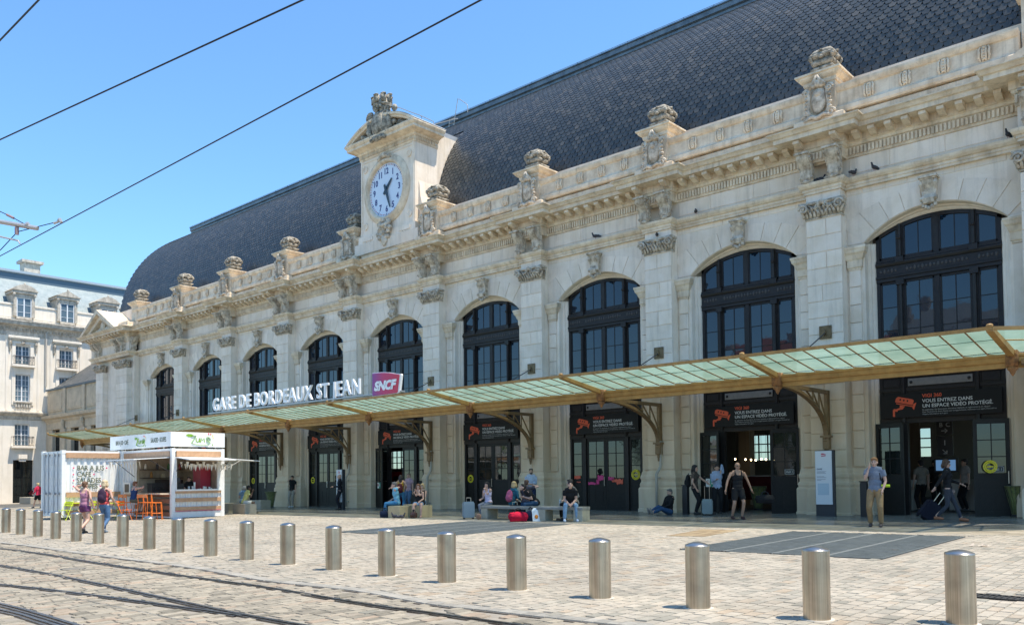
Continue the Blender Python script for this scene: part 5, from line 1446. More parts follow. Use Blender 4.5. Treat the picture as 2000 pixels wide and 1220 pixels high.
# shelter with glass at the far left, folding tables, stone block
pS = gp(12, 968); sx0 = pS.x
sh = thing('glass_shelter', 'small glass and metal street shelter at the left edge in front of the wing', 'shelter', (pS.x, pS.y, G(pS.x, pS.y)))
s0 = P(-20, 968, x=pS.x); xw = pS.x; 
y1_ = P(24, 940, x=xw).y; y0_ = y1_-3.2; zt = P(10, 912, x=xw).z; zg = G(xw, y1_)
fm_ = MB()
for y in (y0_, y1_): fm_.tube([(xw, y, zg), (xw, y, zt)], .05, 8).tube([(xw-1.6, y, zg), (xw-1.6, y, zt)], .05, 8)
part(sh, 'frame', fm_, mat('pale_green_metal', (.5, .6, .55), .4, .2))
part(sh, 'roof', MB().box(xw-1.8, xw+.5, y0_-.2, y1_+.75, zt+.1, zt+.28).box(xw-1.6, xw+.2, y0_-.1, y1_+.1, zt+.28, zt+.85), mat('pale_green_metal', (.5, .6, .55), .4))
part(sh, 'glass_wall', MB().box(xw-.01, xw+.01, y0_+.05, y1_-.05, zg+.25, zt), mat('shelter_glass', (.35, .48, .44), .05, spec=.8, alpha=.55))
part(sh, 'poster', MB().box(xw-.06, xw-.03, y1_-1.4, y1_-.5, zg+.9, zt-.6), WHITE)
sg = part(sh, 'sign_box', MB().box(xw+.06, xw+.16, y1_-.75, y1_-.1, zt-.65, zt-.1), mat('dark_blue_sign', (.02, .025, .06), .4))
sub(sg, 'pictogram', MB().box(xw+.162, xw+.17, y1_-.56, y1_-.50, zt-.5, zt-.25).box(xw+.162, xw+.17, y1_-.38, y1_-.32, zt-.5, zt-.25).box(xw+.162, xw+.17, y1_-.60, y1_-.46, zt-.3, zt-.22).box(xw+.162, xw+.17, y1_-.42, y1_-.28, zt-.3, zt-.22), WHITE)
bq = gp(56, 983)
single('stone_block_seat', MB().cbox(-1.3, 1.3, -.3, .9, 0, .55, .02).move(bq.x, bq.y, G(bq.x, bq.y)), mat('block_concrete', (.42, .37, .29), .8, nscale=5, namt=.15), 'beige block seat left of the white container, under a seated person', 'block seat', 'beige block seats on the plaza')
def cross_table(px, py, lab, c, w=.6, h=.72, nm='folding_table', grp=None, rz=0.0, w2=.6):
    p = gp(px, py); t = thing(nm, lab, 'table', (p.x, p.y, G(p.x, p.y)), rz, grp)
    part(t, 'table_top', MB().box(-w/2, w/2, -w2/2, w2/2, h-.025, h), c, inv=False)
    for s_ in (-1, 1):
        part(t, 'leg', MB().tube([(-w/2+.04, s_*w2*.42, 0), (w/2-.04, s_*w2*.42, h-.03)], .012, 5), c, inv=False)
        part(t, 'leg', MB().tube([(w/2-.04, s_*w2*.40, 0), (-w/2+.04, s_*w2*.40, h-.03)], .012, 5), c, inv=False)
    return t
def fold_chair(px, py, lab, c, rz=0, grp=None, nm='folding_chair'):
    p = gp(px, py); t = thing(nm, lab, 'chair', (p.x, p.y, G(p.x, p.y)), rz, grp)
    part(t, 'seat', MB().box(-.2, .2, -.2, -.13, .44, .46).box(-.2, .2, -.11, -.03, .44, .46).box(-.2, .2, -.01, .07, .44, .46).box(-.2, .2, .09, .17, .44, .46), c, inv=False)
    part(t, 'backrest', MB().box(-.2, .2, .20, .22, .62, .70).box(-.2, .2, .22, .24, .74, .82), c, inv=False)
    for s_ in (-1, 1):
        part(t, 'leg', MB().tube([(s_*.2, -.22, 0), (s_*.2, .24, .84)], .012, 5), c, inv=False)
        part(t, 'leg', MB().tube([(s_*.19, .24, 0), (s_*.19, -.18, .45)], .012, 5), c, inv=False)
    return t
BLM = mat('blue_grey_metal', (.05, .09, .14), .4, .2)
for k, px in enumerate((3, 14, 25)):
    fold_chair(px, 980-k*.5, ('folding chair in blue grey metal at the left picture edge', 'middle blue grey folding chair by the shelter table', 'blue grey folding chair nearest the wing door')[k], BLM, 1.2, 'blue grey folding chairs by the shelter')
cross_table(19, 978, 'blue grey folding table standing by the shelter', BLM, .7, .74)
# ================================================================== JUICE KIOSK MADE OF TWO CONTAINERS
kg = gp(120, 1015); AX = kg.x; AY0 = kg.y                      # near right corner of the long container
AX0 = AX-2.44; ZT = 3.10; ZG = .16
bg_ = gp(335, 1012.5); BX = bg_.x; BY0 = bg_.y; BY1 = BY0+2.44; AY1 = BY0+.03
CW = mat('container_white', (.84, .84, .81), .42, nscale=3, namt=.10, streak=.12, spec=.4)
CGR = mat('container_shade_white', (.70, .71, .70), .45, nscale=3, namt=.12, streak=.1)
WOOD = mat('pale_wood_plank', (.46, .27, .15), .6, nscale=7, col2=(.55, .34, .20), bump=.2)
INT = mat('kiosk_interior', (.48, .40, .31), .7, nscale=4, namt=.3)
GREEN = mat('logo_green', (.22, .42, .04), .5); DKGR = mat('menu_letter_green', (.10, .12, .07), .5); PINK = mat('pink_dot', (.75, .04, .18), .5)
kk = thing('juice_kiosk', 'white shipping container juice bar with wood planks, open hatches and ZUMO roof sign', 'kiosk', (AX-1.2, AY0+2, .1))
kp = lambda nm, mb, m, **k: part(kk, nm, mb, m, **k)
def corrug(a, b, z0, z1, t, axis, face, sgn, pitch=.28, dep=.045):
    """corrugated sheet between a..b along an axis, at 'face' with outward sign"""
    m = MB(); u = a; pts = []
    while u < b-1e-6:
        for du, d in ((0, 0), (.07, 0), (.12, -dep), (.21, -dep), (.26, 0)):
            if u+du <= b: pts.append((u+du, face+sgn*d))
        u += pitch
    pts.append((b, pts[-1][1]))
    vs_ = [((p[1], p[0], z) if axis == 'y' else (p[0], p[1], z)) for p in pts for z in (z0, z1)]
    m.add(vs_, [(2*k, 2*k+2, 2*k+3, 2*k+1) for k in range(len(pts)-1)]); return m
# container A (long side along Y)
fr = MB()
for x in (AX0, AX-.14):
    for y in (AY0, AY1-.14): fr.box(x, x+.14, y, y+.14, ZG, ZT)
for x in (AX0+.006, AX-.126): fr.box(x, x+.12, AY0+.01, AY1-.01, ZT-.14, ZT-.02); fr.box(x, x+.12, AY0+.01, AY1-.01, ZG+.006, ZG+.18)
fr.box(AX0+.01, AX-.01, AY0+.006, AY0+.12, ZT-.145, ZT-.026); fr.box(AX0+.01, AX-.01, AY0+.006, AY0+.12, ZG+.012, ZG+.16); fr.box(AX0+.01, AX-.01, AY1-.12, AY1-.006, ZT-.145, ZT-.026)
kp('long_container_frame', fr, CW)
cc = MB()
for x in (AX0-.01, AX-.17):
    for y in (AY0-.01, AY1-.17):
        for z in (ZG-.02, ZT-.14): cc.box(x, x+.18, y, y+.18, z, z+.15)
kp('corner_casting', cc, CW)
kp('roof', MB().box(AX0+.02, AX-.02, AY0+.02, AY1-.02, ZT-.09, ZT-.05).box(AX-.0, BX-.02, BY0+.02, BY1-.02, ZT-.09, ZT-.05), CW)
kp('wall', corrug(AY0+.14, AY1-.1, ZG+.1, ZT-.1, 0, 'y', AX-.03, 1), CW)
kp('wall', corrug(AY0+.1, AY1-.1, ZG+.1, ZT-.1, 0, 'y', AX0+.03, -1), CW)
kp('wood_fascia', MB().box(AX-.02, AX+.035, AY0+.16, BY0-.12, ZT-.33, ZT-.10), WOOD)
# container doors with lock rods on the -Y end
for s_ in (0, 1):
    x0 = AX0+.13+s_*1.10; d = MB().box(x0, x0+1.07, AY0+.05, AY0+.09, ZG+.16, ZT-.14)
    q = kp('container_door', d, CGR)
    for z in (.65, 1.25, 1.9, 2.5): sub(q, 'door_panel', MB().box(x0+.06, x0+1.01, AY0+.03, AY0+.05, ZG+z-.2, ZG+z+.12), CGR)
    for dx in (.28, .72):
        sub(q, 'lock_rod', MB().tube([(x0+dx, AY0+.0, ZG+.08), (x0+dx, AY0+.0, ZT-.06)], .022, 6).box(x0+dx-.05, x0+dx+.05, AY0-.02, AY0+.04, ZG+.1, ZG+.2).box(x0+dx-.05, x0+dx+.05, AY0-.02, AY0+.04, ZT-.26, ZT-.16), mat('lock_rod_grey', (.36, .38, .42), .4, .4))
        sub(q, 'handle', MB().tube([(x0+dx, AY0-.03, ZG+1.05), (x0+dx+.2, AY0-.03, ZG+1.02)], .018, 5).box(x0+dx+.1, x0+dx+.16, AY0-.05, AY0+.03, ZG+.97, ZG+1.08), mat('lock_rod_grey', (.36, .38, .42), .4, .4))
# container B frame
fb_ = MB()
for x, y in ((AX+.0, BY0), (BX-.16, BY0), (BX-.16, BY1-.16), (AX, BY1-.16)): fb_.box(x, x+.16, y, y+.16, ZG-.05, ZT)
for y in (BY0+.006, BY1-.126): fb_.box(AX+.01, BX-.01, y, y+.12, ZT-.14, ZT-.012); fb_.box(AX+.01, BX-.01, y, y+.12, ZG-.044, ZG+.14)
fb_.box(BX-.12, BX-.007, BY0+.012, BY1-.012, ZT-.145, ZT-.018); fb_.box(BX-.14, BX-.007, BY0+.012, BY1-.012, ZG-.038, ZG+.20)
kp('short_container_frame', fb_, CW)
kp('wood_fascia', MB().box(AX+.2, BX-.18, BY0-.035, BY0+.02, ZT-.36, ZT-.12), WOOD)
kp('wood_fascia', MB().box(BX-.02, BX+.035, BY0+.2, BY1-.2, ZT-.36, ZT-.12), WOOD)
# +X face: window hatch opening, corrugation and planks below
SILL = 1.30
kp('wall', corrug(BY0+.14, BY1-.14, ZG+.15, SILL-.02, 0, 'y', BX-.03, 1, .25), CW)
kp('window_trim', MB().box(BX-.06, BX+.03, BY0+.16, BY0+.22, SILL, ZT-.40).box(BX-.06, BX+.03, BY1-.34, BY1-.16, SILL, ZT-.40).box(BX-.1, BX+.05, BY0+.16, BY1-.16, SILL-.04, SILL+.03), CW)
for z in (1.16, .80, .42): kp('wood_plank', MB().box(BX-.02, BX+.03, BY0+.17, BY1-.18, ZG+z-.16, ZG+z+.0-.0), WOOD)
kp('red_trim', MB().box(BX+.0, BX+.035, BY0+.17, BY1-.18, ZG+.235, ZG+.255), PINK)
# -Y face of B: counter, planks
DOORX = AX+.85
kp('wall', corrug(AX+.16, AX+1.25, ZG+.1, ZT-.2, 0, 'x', BY0+.05, -1), CW)
kp('counter', MB().box(AX+1.25, BX-.16, BY0-.42, BY0+.1, 1.12, 1.18), mat('pale_wood_top', (.62, .50, .36), .45))
for z in (1.05, .78, .50, .22): kp('wood_plank', MB().box(AX+1.25, BX-.17, BY0+.0, BY0+.03, z-.12+ZG*.5, z+.06+ZG*.5), mat('red_brown_plank', (.30, .12, .06), .6, nscale=8, namt=.25))
kp('wood_plank', MB().box(AX+.18, AX+1.25, BY0-.03, BY0+.02, 1.02, 1.22), WOOD)
kp('wood_plank', MB().box(AX-.02, AX+.03, AY0+.18, BY0-.1, 1.02, 1.24), WOOD); kp('wood_plank', MB().box(AX-.02, AX+.03, AY0+.18, BY0-.1, .62, .80), WOOD)
kp('wood_plank', MB().box(AX-.02, AX+.03, AY0+.18, BY0-.1, .25, .43), WOOD)
kp('menu_frame', MB().box(AX+.35, AX+.95, BY0-.08, BY0-.02, 1.12, 1.65), WHITE); kp('menu_slate', MB().box(AX+.43, AX+.87, BY0-.09, BY0-.075, 1.2, 1.57), mat('menu_slate_paint', (.12, .10, .07), .6))
# interior
kp('interior_wall', MB().box(AX+1.3, BX-.3, BY1-.15, BY1-.12, ZG, ZT-.2).box(AX+1.28, AX+1.32, BY0+.15, BY1-.1, ZG, ZT-.2), INT)
kp('floor', MB().box(AX+.1, BX-.1, BY0+.1, BY1-.1, ZG, ZG+.06), INT)
kp('back_counter', MB().box(AX+1.5, BX-.9, BY1-.62, BY1-.16, ZG, 1.12), mat('counter_panel', (.45, .36, .26), .6))
kp('front_counter', MB().box(BX-.62, BX-.14, BY0+.2, BY1-.3, ZG, 1.2), mat('counter_panel', (.45, .36, .26), .6))
kp('shelf', MB().box(AX+1.5, BX-1.2, BY1-.42, BY1-.16, 1.75, 1.79).box(AX+1.5, BX-1.2, BY1-.42, BY1-.16, 2.15, 2.19), mat('counter_panel', (.45, .36, .26), .6))
kp('fridge', MB().box(BX-1.4, BX-.85, BY1-.7, BY1-.2, ZG, 2.35), mat('red_fridge', (.40, .04, .07), .35))
kp('menu_board', MB().box(AX+1.8, AX+3.1, BY1-.19, BY1-.16, 2.25, 2.75), mat('brown_board', (.2, .13, .08), .6))
# loose stock: cups, bottles, machines
rk = random.Random(2)
ords2 = ['leftmost', 'second', '', 'third', 'fourth', 'fifth', 'sixth', 'seventh', 'rightmost']
cupm = MB().lathe([(.032, 0), (.042, .11), (.044, .12)], n=10).mesh('cup_stack', WHITE, True)
for k in range(9):
    o = bpy.data.objects.new('paper_cup_stack', cupm); COL.objects.link(o); yy = BY0+.95+.13*k; o.location = (BX-.35+.08*(k % 2), yy, 1.2); o.scale = (1, 1, 3.6 if k == 2 else rk.uniform(1.2, 2.2))
    tag(o, 'tall stack of white paper cups in the middle of the kiosk hatch' if k == 2 else ords2[k]+' short stack of white cups on the kiosk hatch counter, counted from the left', 'paper cups', 'paper cups on the hatch counter')
mk = MB().box(-.16, .16, -.18, .18, 0, .38).box(-.12, .12, -.24, -.18, .2, .36).lathe([(.11, .38), (.13, .5), (.12, .62), (.04, .64)], n=12)
single('coffee_machine', mk.move(BX-.42, BY0+.5, 1.2), BLACK, 'black coffee machine at the left of the kiosk hatch', 'coffee machine')
single('juicer', MB().box(-.2, .2, -.18, .18, 0, .35).lathe([(.16, .35), (.18, .55), (.05, .6)], n=12).move(AX+2.3, BY1-.4, 1.12), mat('juicer_steel', (.4, .4, .4), .3, .8), 'steel juicer on the back counter inside the kiosk', 'juicer')
jm = [mat('jar_a', (.5, .45, .36), .4), mat('jar_b', (.35, .07, .08), .4), mat('jar_c', (.55, .52, .45), .4), mat('jar_d', (.08, .07, .06), .4)]
jar = [MB().lathe([(.06, 0), (.07, .05), (.07, .2), (.05, .24), (.05, .28)], n=10).mesh('jar', m_, True) for m_ in jm]
lab_j = ['first cream jar from the left', 'first red jar from the left', 'first pale jar from the left', 'first black jar from the left', 'second cream jar', 'second red jar', 'second pale jar', 'rightmost black jar']
for k in range(8):
    o = bpy.data.objects.new('jar', jar[k % 4]); COL.objects.link(o); o.location = (AX+2.8+.18*k, BY1-.38, 1.12)
    tag(o, lab_j[k]+' standing on the back counter inside the kiosk', 'jar', 'jars on the kiosk back counter')
# bags of drinks and a red display seen through the hatch
kp('display_rack', MB().box(BX-1.9, BX-1.5, BY1-.5, BY1-.2, 1.3, 2.3), mat('pink_display', (.42, .10, .16), .5))
kp('side_counter', MB().box(AX+1.33, AX+1.95, BY0+.35, BY1-.7, ZG, 1.14), mat('counter_panel', (.45, .36, .26), .6))
kp('shelf', MB().box(AX+1.33, AX+1.62, BY0+.2, BY1-.3, 1.82, 1.86).box(AX+1.33, AX+1.62, BY0+.2, BY1-.3, 2.2, 2.24), mat('dark_shelf', (.08, .06, .05), .6))
kp('wall_panel', MB().box(AX+1.325, AX+1.34, BY0+.9, BY1-.2, 1.2, 1.78), mat('dark_shelf', (.08, .06, .05), .6))
es = MB().box(-.22, .22, -.34, .34, .05, .42).box(-.24, .10, -.36, .36, .42, .47).box(-.2, .2, -.3, .3, 0, .05)
for k in (-.18, 0, .18): es.tube([(.22, k, .22), (.34, k, .20)], .025, 6)
single('espresso_machine', es.move(AX+1.65, BY0+.85, 1.14), mat('machine_steel', (.10, .10, .105), .3, .6), 'dark espresso machine on the side counter inside the kiosk', 'espresso machine')
bj = ('white cup pile', 'amber bottle', 'tall dark flask', 'small cream tin', 'green bottle', 'pale box of lids', 'red tin')
for k, (nm_, cc_) in enumerate(zip(bj, ((.7, .7, .66), (.4, .2, .05), (.05, .05, .06), (.6, .52, .38), (.08, .22, .08), (.6, .56, .5), (.45, .05, .05)))):
    m_ = MB().lathe([(.055, 0), (.06, .04), (.06, .16), (.035, .21+.02*(k % 3)), (.03, .25+.02*(k % 3))], n=10) if k not in (3, 5) else MB().box(-.07, .07, -.08, .08, 0, .17)
    single('kiosk_stock', m_.move(AX+1.48, BY0+.4+.27*k, 1.86 if k % 2 else 2.24), mat('stock_%d' % k, cc_, .5), nm_+' standing on the side shelf of the kiosk', 'shelf stock')
# hatches (awnings)
def flap(nm, p, m=WHITE, th=.035):
    mb = MB(); n = Vector((0, 0, th)); mb.add([tuple(Vector(q)) for q in p]+[tuple(Vector(q)-n) for q in p], [(0, 1, 2, 3), (7, 6, 5, 4), (0, 4, 5, 1), (1, 5, 6, 2), (2, 6, 7, 3), (3, 7, 4, 0)]); return kp(nm, mb, m)
f1_ = flap('hatch_flap', [(AX+1.2, BY0-.03, 2.72), (BX-.16, BY0-.03, 2.72), (BX-.16, BY0-1.55, 2.62), (AX+1.2, BY0-1.55, 2.62)])
f2_ = flap('hatch_flap', [(BX+.03, BY0+.15, 2.72), (BX+.03, BY1-.15, 2.72), (BX+1.25, BY1-.15, 2.60), (BX+1.25, BY0+.15, 2.60)])
f3_ = flap('hatch_flap', [(BX-.2, BY1+.02, 2.70), (BX-3.6, BY1+.02, 2.70), (BX-3.6, BY1+1.9, 2.60), (BX-.2, BY1+1.9, 2.60)])
gs_ = mat('gas_strut', (.08, .08, .08), .4, .5)
for a, b in (((AX+1.25, BY0, 1.9), (AX+1.25, BY0-.9, 2.62)), ((BX-.2, BY0, 2.1), (BX-.2, BY0-.9, 2.62)), ((BX, BY0+.2, 2.1), (BX+.8, BY0+.2, 2.6)), ((BX, BY1-.2, 2.1), (BX+.8, BY1-.2, 2.6)), ((BX-.2, BY1, 2.1), (BX-.2, BY1+.9, 2.6))):
    kp('gas_strut', MB().tube([a, b], .015, 5), gs_)
# bunting under the hatches
bn = MB()
for k in range(11):
    x = AX+1.5+(BX-AX-1.9)*k/10; z = 2.52-.10*math.sin(math.pi*(k % 5)/5); bn.add([(x-.06, BY0-1.2, z), (x+.06, BY0-1.2, z), (x+.03, BY0-1.17, z-.34)], [(0, 1, 2)])
for k in range(12):
    y = BY0+.25+(2.0)*k/11; z = 2.50-.12*math.sin(math.pi*(k % 4)/4); bn.add([(BX+.9, y-.07, z), (BX+.9, y+.07, z), (BX+.86, y+.02, z-.30)], [(0, 1, 2)])
    bn.add([(BX+.35, y-.06, z), (BX+.35, y+.06, z), (BX+.38, y+.02, z-.26)], [(0, 1, 2)])
bn.tube([(AX+1.3, BY0-1.2, 2.56), (BX-.3, BY0-1.2, 2.52)], .008, 4).tube([(BX+.9, BY0+.2, 2.55), (BX+.9, BY1-.2, 2.53)], .008, 4)
single('bunting', bn, mat('pale_bunting', (.66, .60, .50), .7), 'string of pale pennants hanging under the kiosk hatch flaps', 'bunting')
# roof sign
PZ0, PZ1 = 3.17, 3.80
SX0 = BX-6.05
kp('roof_sign', MB().box(SX0, BX+.02, BY0-.06, BY0-.0, PZ0, PZ1).box(BX-.04, BX+.02, BY0-.0, BY1, PZ0, PZ1), WHITE)
kp('sign_prop', MB().box(BX-1.0, BX-.95, BY0+.1, BY0+.15, 3.0, 3.3).box(BX-3.0, BX-2.95, BY0+.1, BY0+.15, 3.0, 3.3).box(BX-.3, BX-.25, BY1-.3, BY1-.25, 3.0, 3.3).box(SX0+.1, SX0+.15, BY0+.1, BY0+.15, 3.0, 3.2), STEEL)
def zumo(sc=1.0):
    g = MB(); y = 0.0
    def st_(pts, r): g.tube([(p[0]*sc, -.006, p[1]*sc) for p in pts], [q*sc for q in r] if isinstance(r, list) else r*sc, 6, flat=.25)
    st_([(-.36, .40), (-.14, .40), (-.36, .08)], .034); st_([(-.36, .08), (-.2, .03), (.15, .0), (.42, .02), (.54, .12)], [.03, .022, .02, .02, .012])
    st_([(-.13, .30), (-.14, .16), (-.06, .13), (0, .18), (.01, .30)], .022); st_([(.0, .30), (.03, .13)], .022)
    st_([(.07, .13), (.09, .31), (.15, .20), (.22, .31), (.25, .13)], .022)
    sp_ = []
    for k in range(26):
        t = k/25; a = 1.2+t*4.4*math.pi; r = .02+.115*t; sp_.append((.42+r*math.cos(a), .23+r*math.sin(a)))
    st_(sp_, .020)
    g.add([(p[0]*sc, -.008, p[1]*sc) for p in ((-.62, .42), (-.5, .47), (-.36, .47), (-.24, .41), (-.36, .34), (-.5, .35))], [(0, 1, 2, 3, 4, 5)])
    return g
def zumo_parts(M, sc, par):
    q = part(kk, 'logo', zumo(sc).xf(M), GREEN); INV[q.name] = I4
    for (x, z), c in (((.44, .50), (.8, .05, .12)), ((.54, .49), (.85, .2, .1)), ((.63, .42), (.9, .75, .15)), ((.66, .32), (.85, .8, .3)), ((.62, .02), (.2, .4, .05))):
        sub(q, 'logo_dot', MB().ell((x*sc, -.006, z*sc), (.03*sc, .004, .038*sc), 8, 5).xf(M), mat('dot_%d%d' % (int(c[0]*100), int(c[1]*100)), c, .5))
MF = Matrix.Translation((BX+.028, (BY0+BY1)/2, PZ0+.08)) @ Matrix.Rotation(math.pi/2, 4, 'Z')
zumo_parts(MF, 1.0, kk)
zx = P(273, 860, y=BY0-.07).x
zumo_parts(Matrix.Translation((zx, BY0-.068, PZ0+.08)), .9, kk)
for tx, px in (('BAR A JUS • CAFÉ', 238), ('SALADES • SOUPES', 309)):
    x = P(px, 860, y=BY0-.07).x
    kp('lettering', text_mesh(tx, .29, .004, .003, sx=.60).move(x, BY0-.066, PZ0+.22), DKGR)
# menu on the long wall
MR = Matrix.Rotation(math.pi/2, 4, 'Z')
for tx, z, y2 in (('BAR A JUS', 2.22, 1.20), ('CAFE', 1.93, 1.20), ('SALADES', 1.66, 1.20), ('SOUPES', 1.40, 1.20)):
    y = P(150, 920, x=AX).y
    t = text_mesh(tx, .31, .004, .004, 'LEFT', sx=.85).xf(MR).move(AX+.006, y, z)
    kp('menu_line', t, DKGR)
    w = max(p[1] for p in t.v)
    for yy in (y-.14, w+.12): kp('menu_dot', MB().ell((AX+.008, yy, z+.10), (.006, .035, .035), 8, 5), PINK)
# stools, chairs, tables
ORG = mat('orange_enamel', (.85, .19, .02), .35); LIME = mat('lime_enamel', (.62, .72, .04), .4)
def stool():
    t = thing('bar_stool', '', 'bar stool')
    part(t, 'seat', MB().box(-.19, .19, -.19, .19, .70, .73), ORG, inv=False)
    part(t, 'backrest', MB().box(-.19, .19, -.215, -.195, .92, 1.06), ORG, inv=False)
    for sx in (-1, 1):
        for sy in (-1, 1):
            pts = [(sx*.22, sy*.22, 0), (sx*.17, sy*.17, .71)]+([(sx*.18, -.205, 1.06)] if sy < 0 else [])
            part(t, 'leg', MB().tube(pts, .014, 6), ORG, inv=False)
    part(t, 'foot_ring', MB().tube([(-.2, -.2, .28), (.2, -.2, .28), (.2, .2, .28), (-.2, .2, .28), (-.2, -.2, .28)], .011, 5), ORG, inv=False)
    return t
s0 = stool(); ords = ['leftmost', 'second', 'third', 'fourth', 'fifth', 'sixth', 'seventh', 'eighth', 'ninth', 'tenth', 'eleventh', 'twelfth', 'thirteenth', 'fourteenth', 'fifteenth', 'sixteenth', 'seventeenth', 'eighteenth', 'nineteenth', 'twentieth']
for k, px in enumerate((244, 256, 282, 295, 306)):
    o = s0 if k == 0 else copy_tree(s0)
    q = P(px, 970, y=BY0-.85); o.location = (q.x, BY0-.85-.05*(k % 2), G(q.x, BY0)); o.rotation_euler = (0, 0, [.1, -.15, .2, 0, -.35][k])
    tag(o, ['leftmost orange bar stool at the kiosk counter', 'orange bar stool carrying the man in a blue tank top', 'orange bar stool just right of the seated man', 'fourth orange bar stool along the kiosk counter', 'rightmost orange bar stool, beside the white corner post'][k], 'bar stool', 'orange bar stools at the kiosk counter')
fold_chair(243, 1016, 'orange folding chair standing apart in front of the kiosk stools', ORG, 1.9)
cross_table(140, 1014, 'lime green folding table behind the leftmost walking woman', LIME, .75, .74, 'folding_table', 'lime green folding tables by the kiosk', .2)
cross_table(218, 1015, 'lime green folding table right of the woman with the backpack', LIME, .75, .74, 'folding_table', 'lime green folding tables by the kiosk', .1, .7)
fold_chair(128, 1016, 'lime green folding chair at the container corner post', LIME, .5, 'lime green folding chairs by the kiosk')
fold_chair(181, 1014, 'lime green folding chair between the two walking women', LIME, -1.2, 'lime green folding chairs by the kiosk')
fold_chair(155, 1008, 'yellowish folding chair against the menu wall', mat('amber_enamel', (.75, .45, .03), .4), 2.6)
# ================================================================== PEOPLE
SKIN = {k: mat('skin_'+k, c, .55) for k, c in (('light', (.56, .34, .25)), ('tan', (.42, .24, .16)), ('pale', (.62, .42, .33)), ('dark', (.09, .05, .035)))}
def cloth(name, c): return mat('cloth_'+name, c, .85, nscale=18, namt=.22, bump=.3, bscale=30, spec=.2)
def ik(a, b, l1, l2, hint):
    d = b-a; L = d.length
    if L > (l1+l2)*.999: b = a+d*((l1+l2)*.999/L); d = b-a; L = d.length
    x = (l1*l1-l2*l2+L*L)/(2*L); h = math.sqrt(max(0, l1*l1-x*x)); n = d.normalized(); u = hint-n*hint.dot(n)
    u = u.normalized() if u.length > 1e-5 else n.orthogonal().normalized()
    return a+n*x+u*h, b
def remesh(mb, name, m, vox=.02, it=2):
    me = bpy.data.meshes.new(name); me.from_pydata(mb.v, [], mb.f); me.update()
    ob = bpy.data.objects.new(name, me); TMPS.collection.objects.link(ob)
    r = ob.modifiers.new('r', 'REMESH'); r.mode = 'VOXEL'; r.voxel_size = vox; r.use_smooth_shade = True
    s_ = ob.modifiers.new('s', 'SMOOTH'); s_.factor = .5; s_.iterations = it
    dg = tmp_dg(); out = bpy.data.meshes.new_from_object(ob.evaluated_get(dg))
    bpy.data.objects.remove(ob); bpy.data.meshes.remove(me)
    out.name = name; out.materials.clear(); out.materials.append(m); out.polygons.foreach_set('use_smooth', [True]*len(out.polygons)); return out
def lerp(a, b, t): return a+(b-a)*t
V = Vector
def facing(d):
    v = {'away': V((FW.x, FW.y)), 'cam': V((-FW.x, -FW.y)), 'right': V((RT.x, RT.y)), 'left': V((-RT.x, -RT.y))}
    if isinstance(d, str): q = v[d]; return math.atan2(q.y, q.x)-math.pi/2
    a, b, t = d; q = v[a]*(1-t)+v[b]*t; return math.atan2(q.y, q.x)-math.pi/2
SCL = 1.0
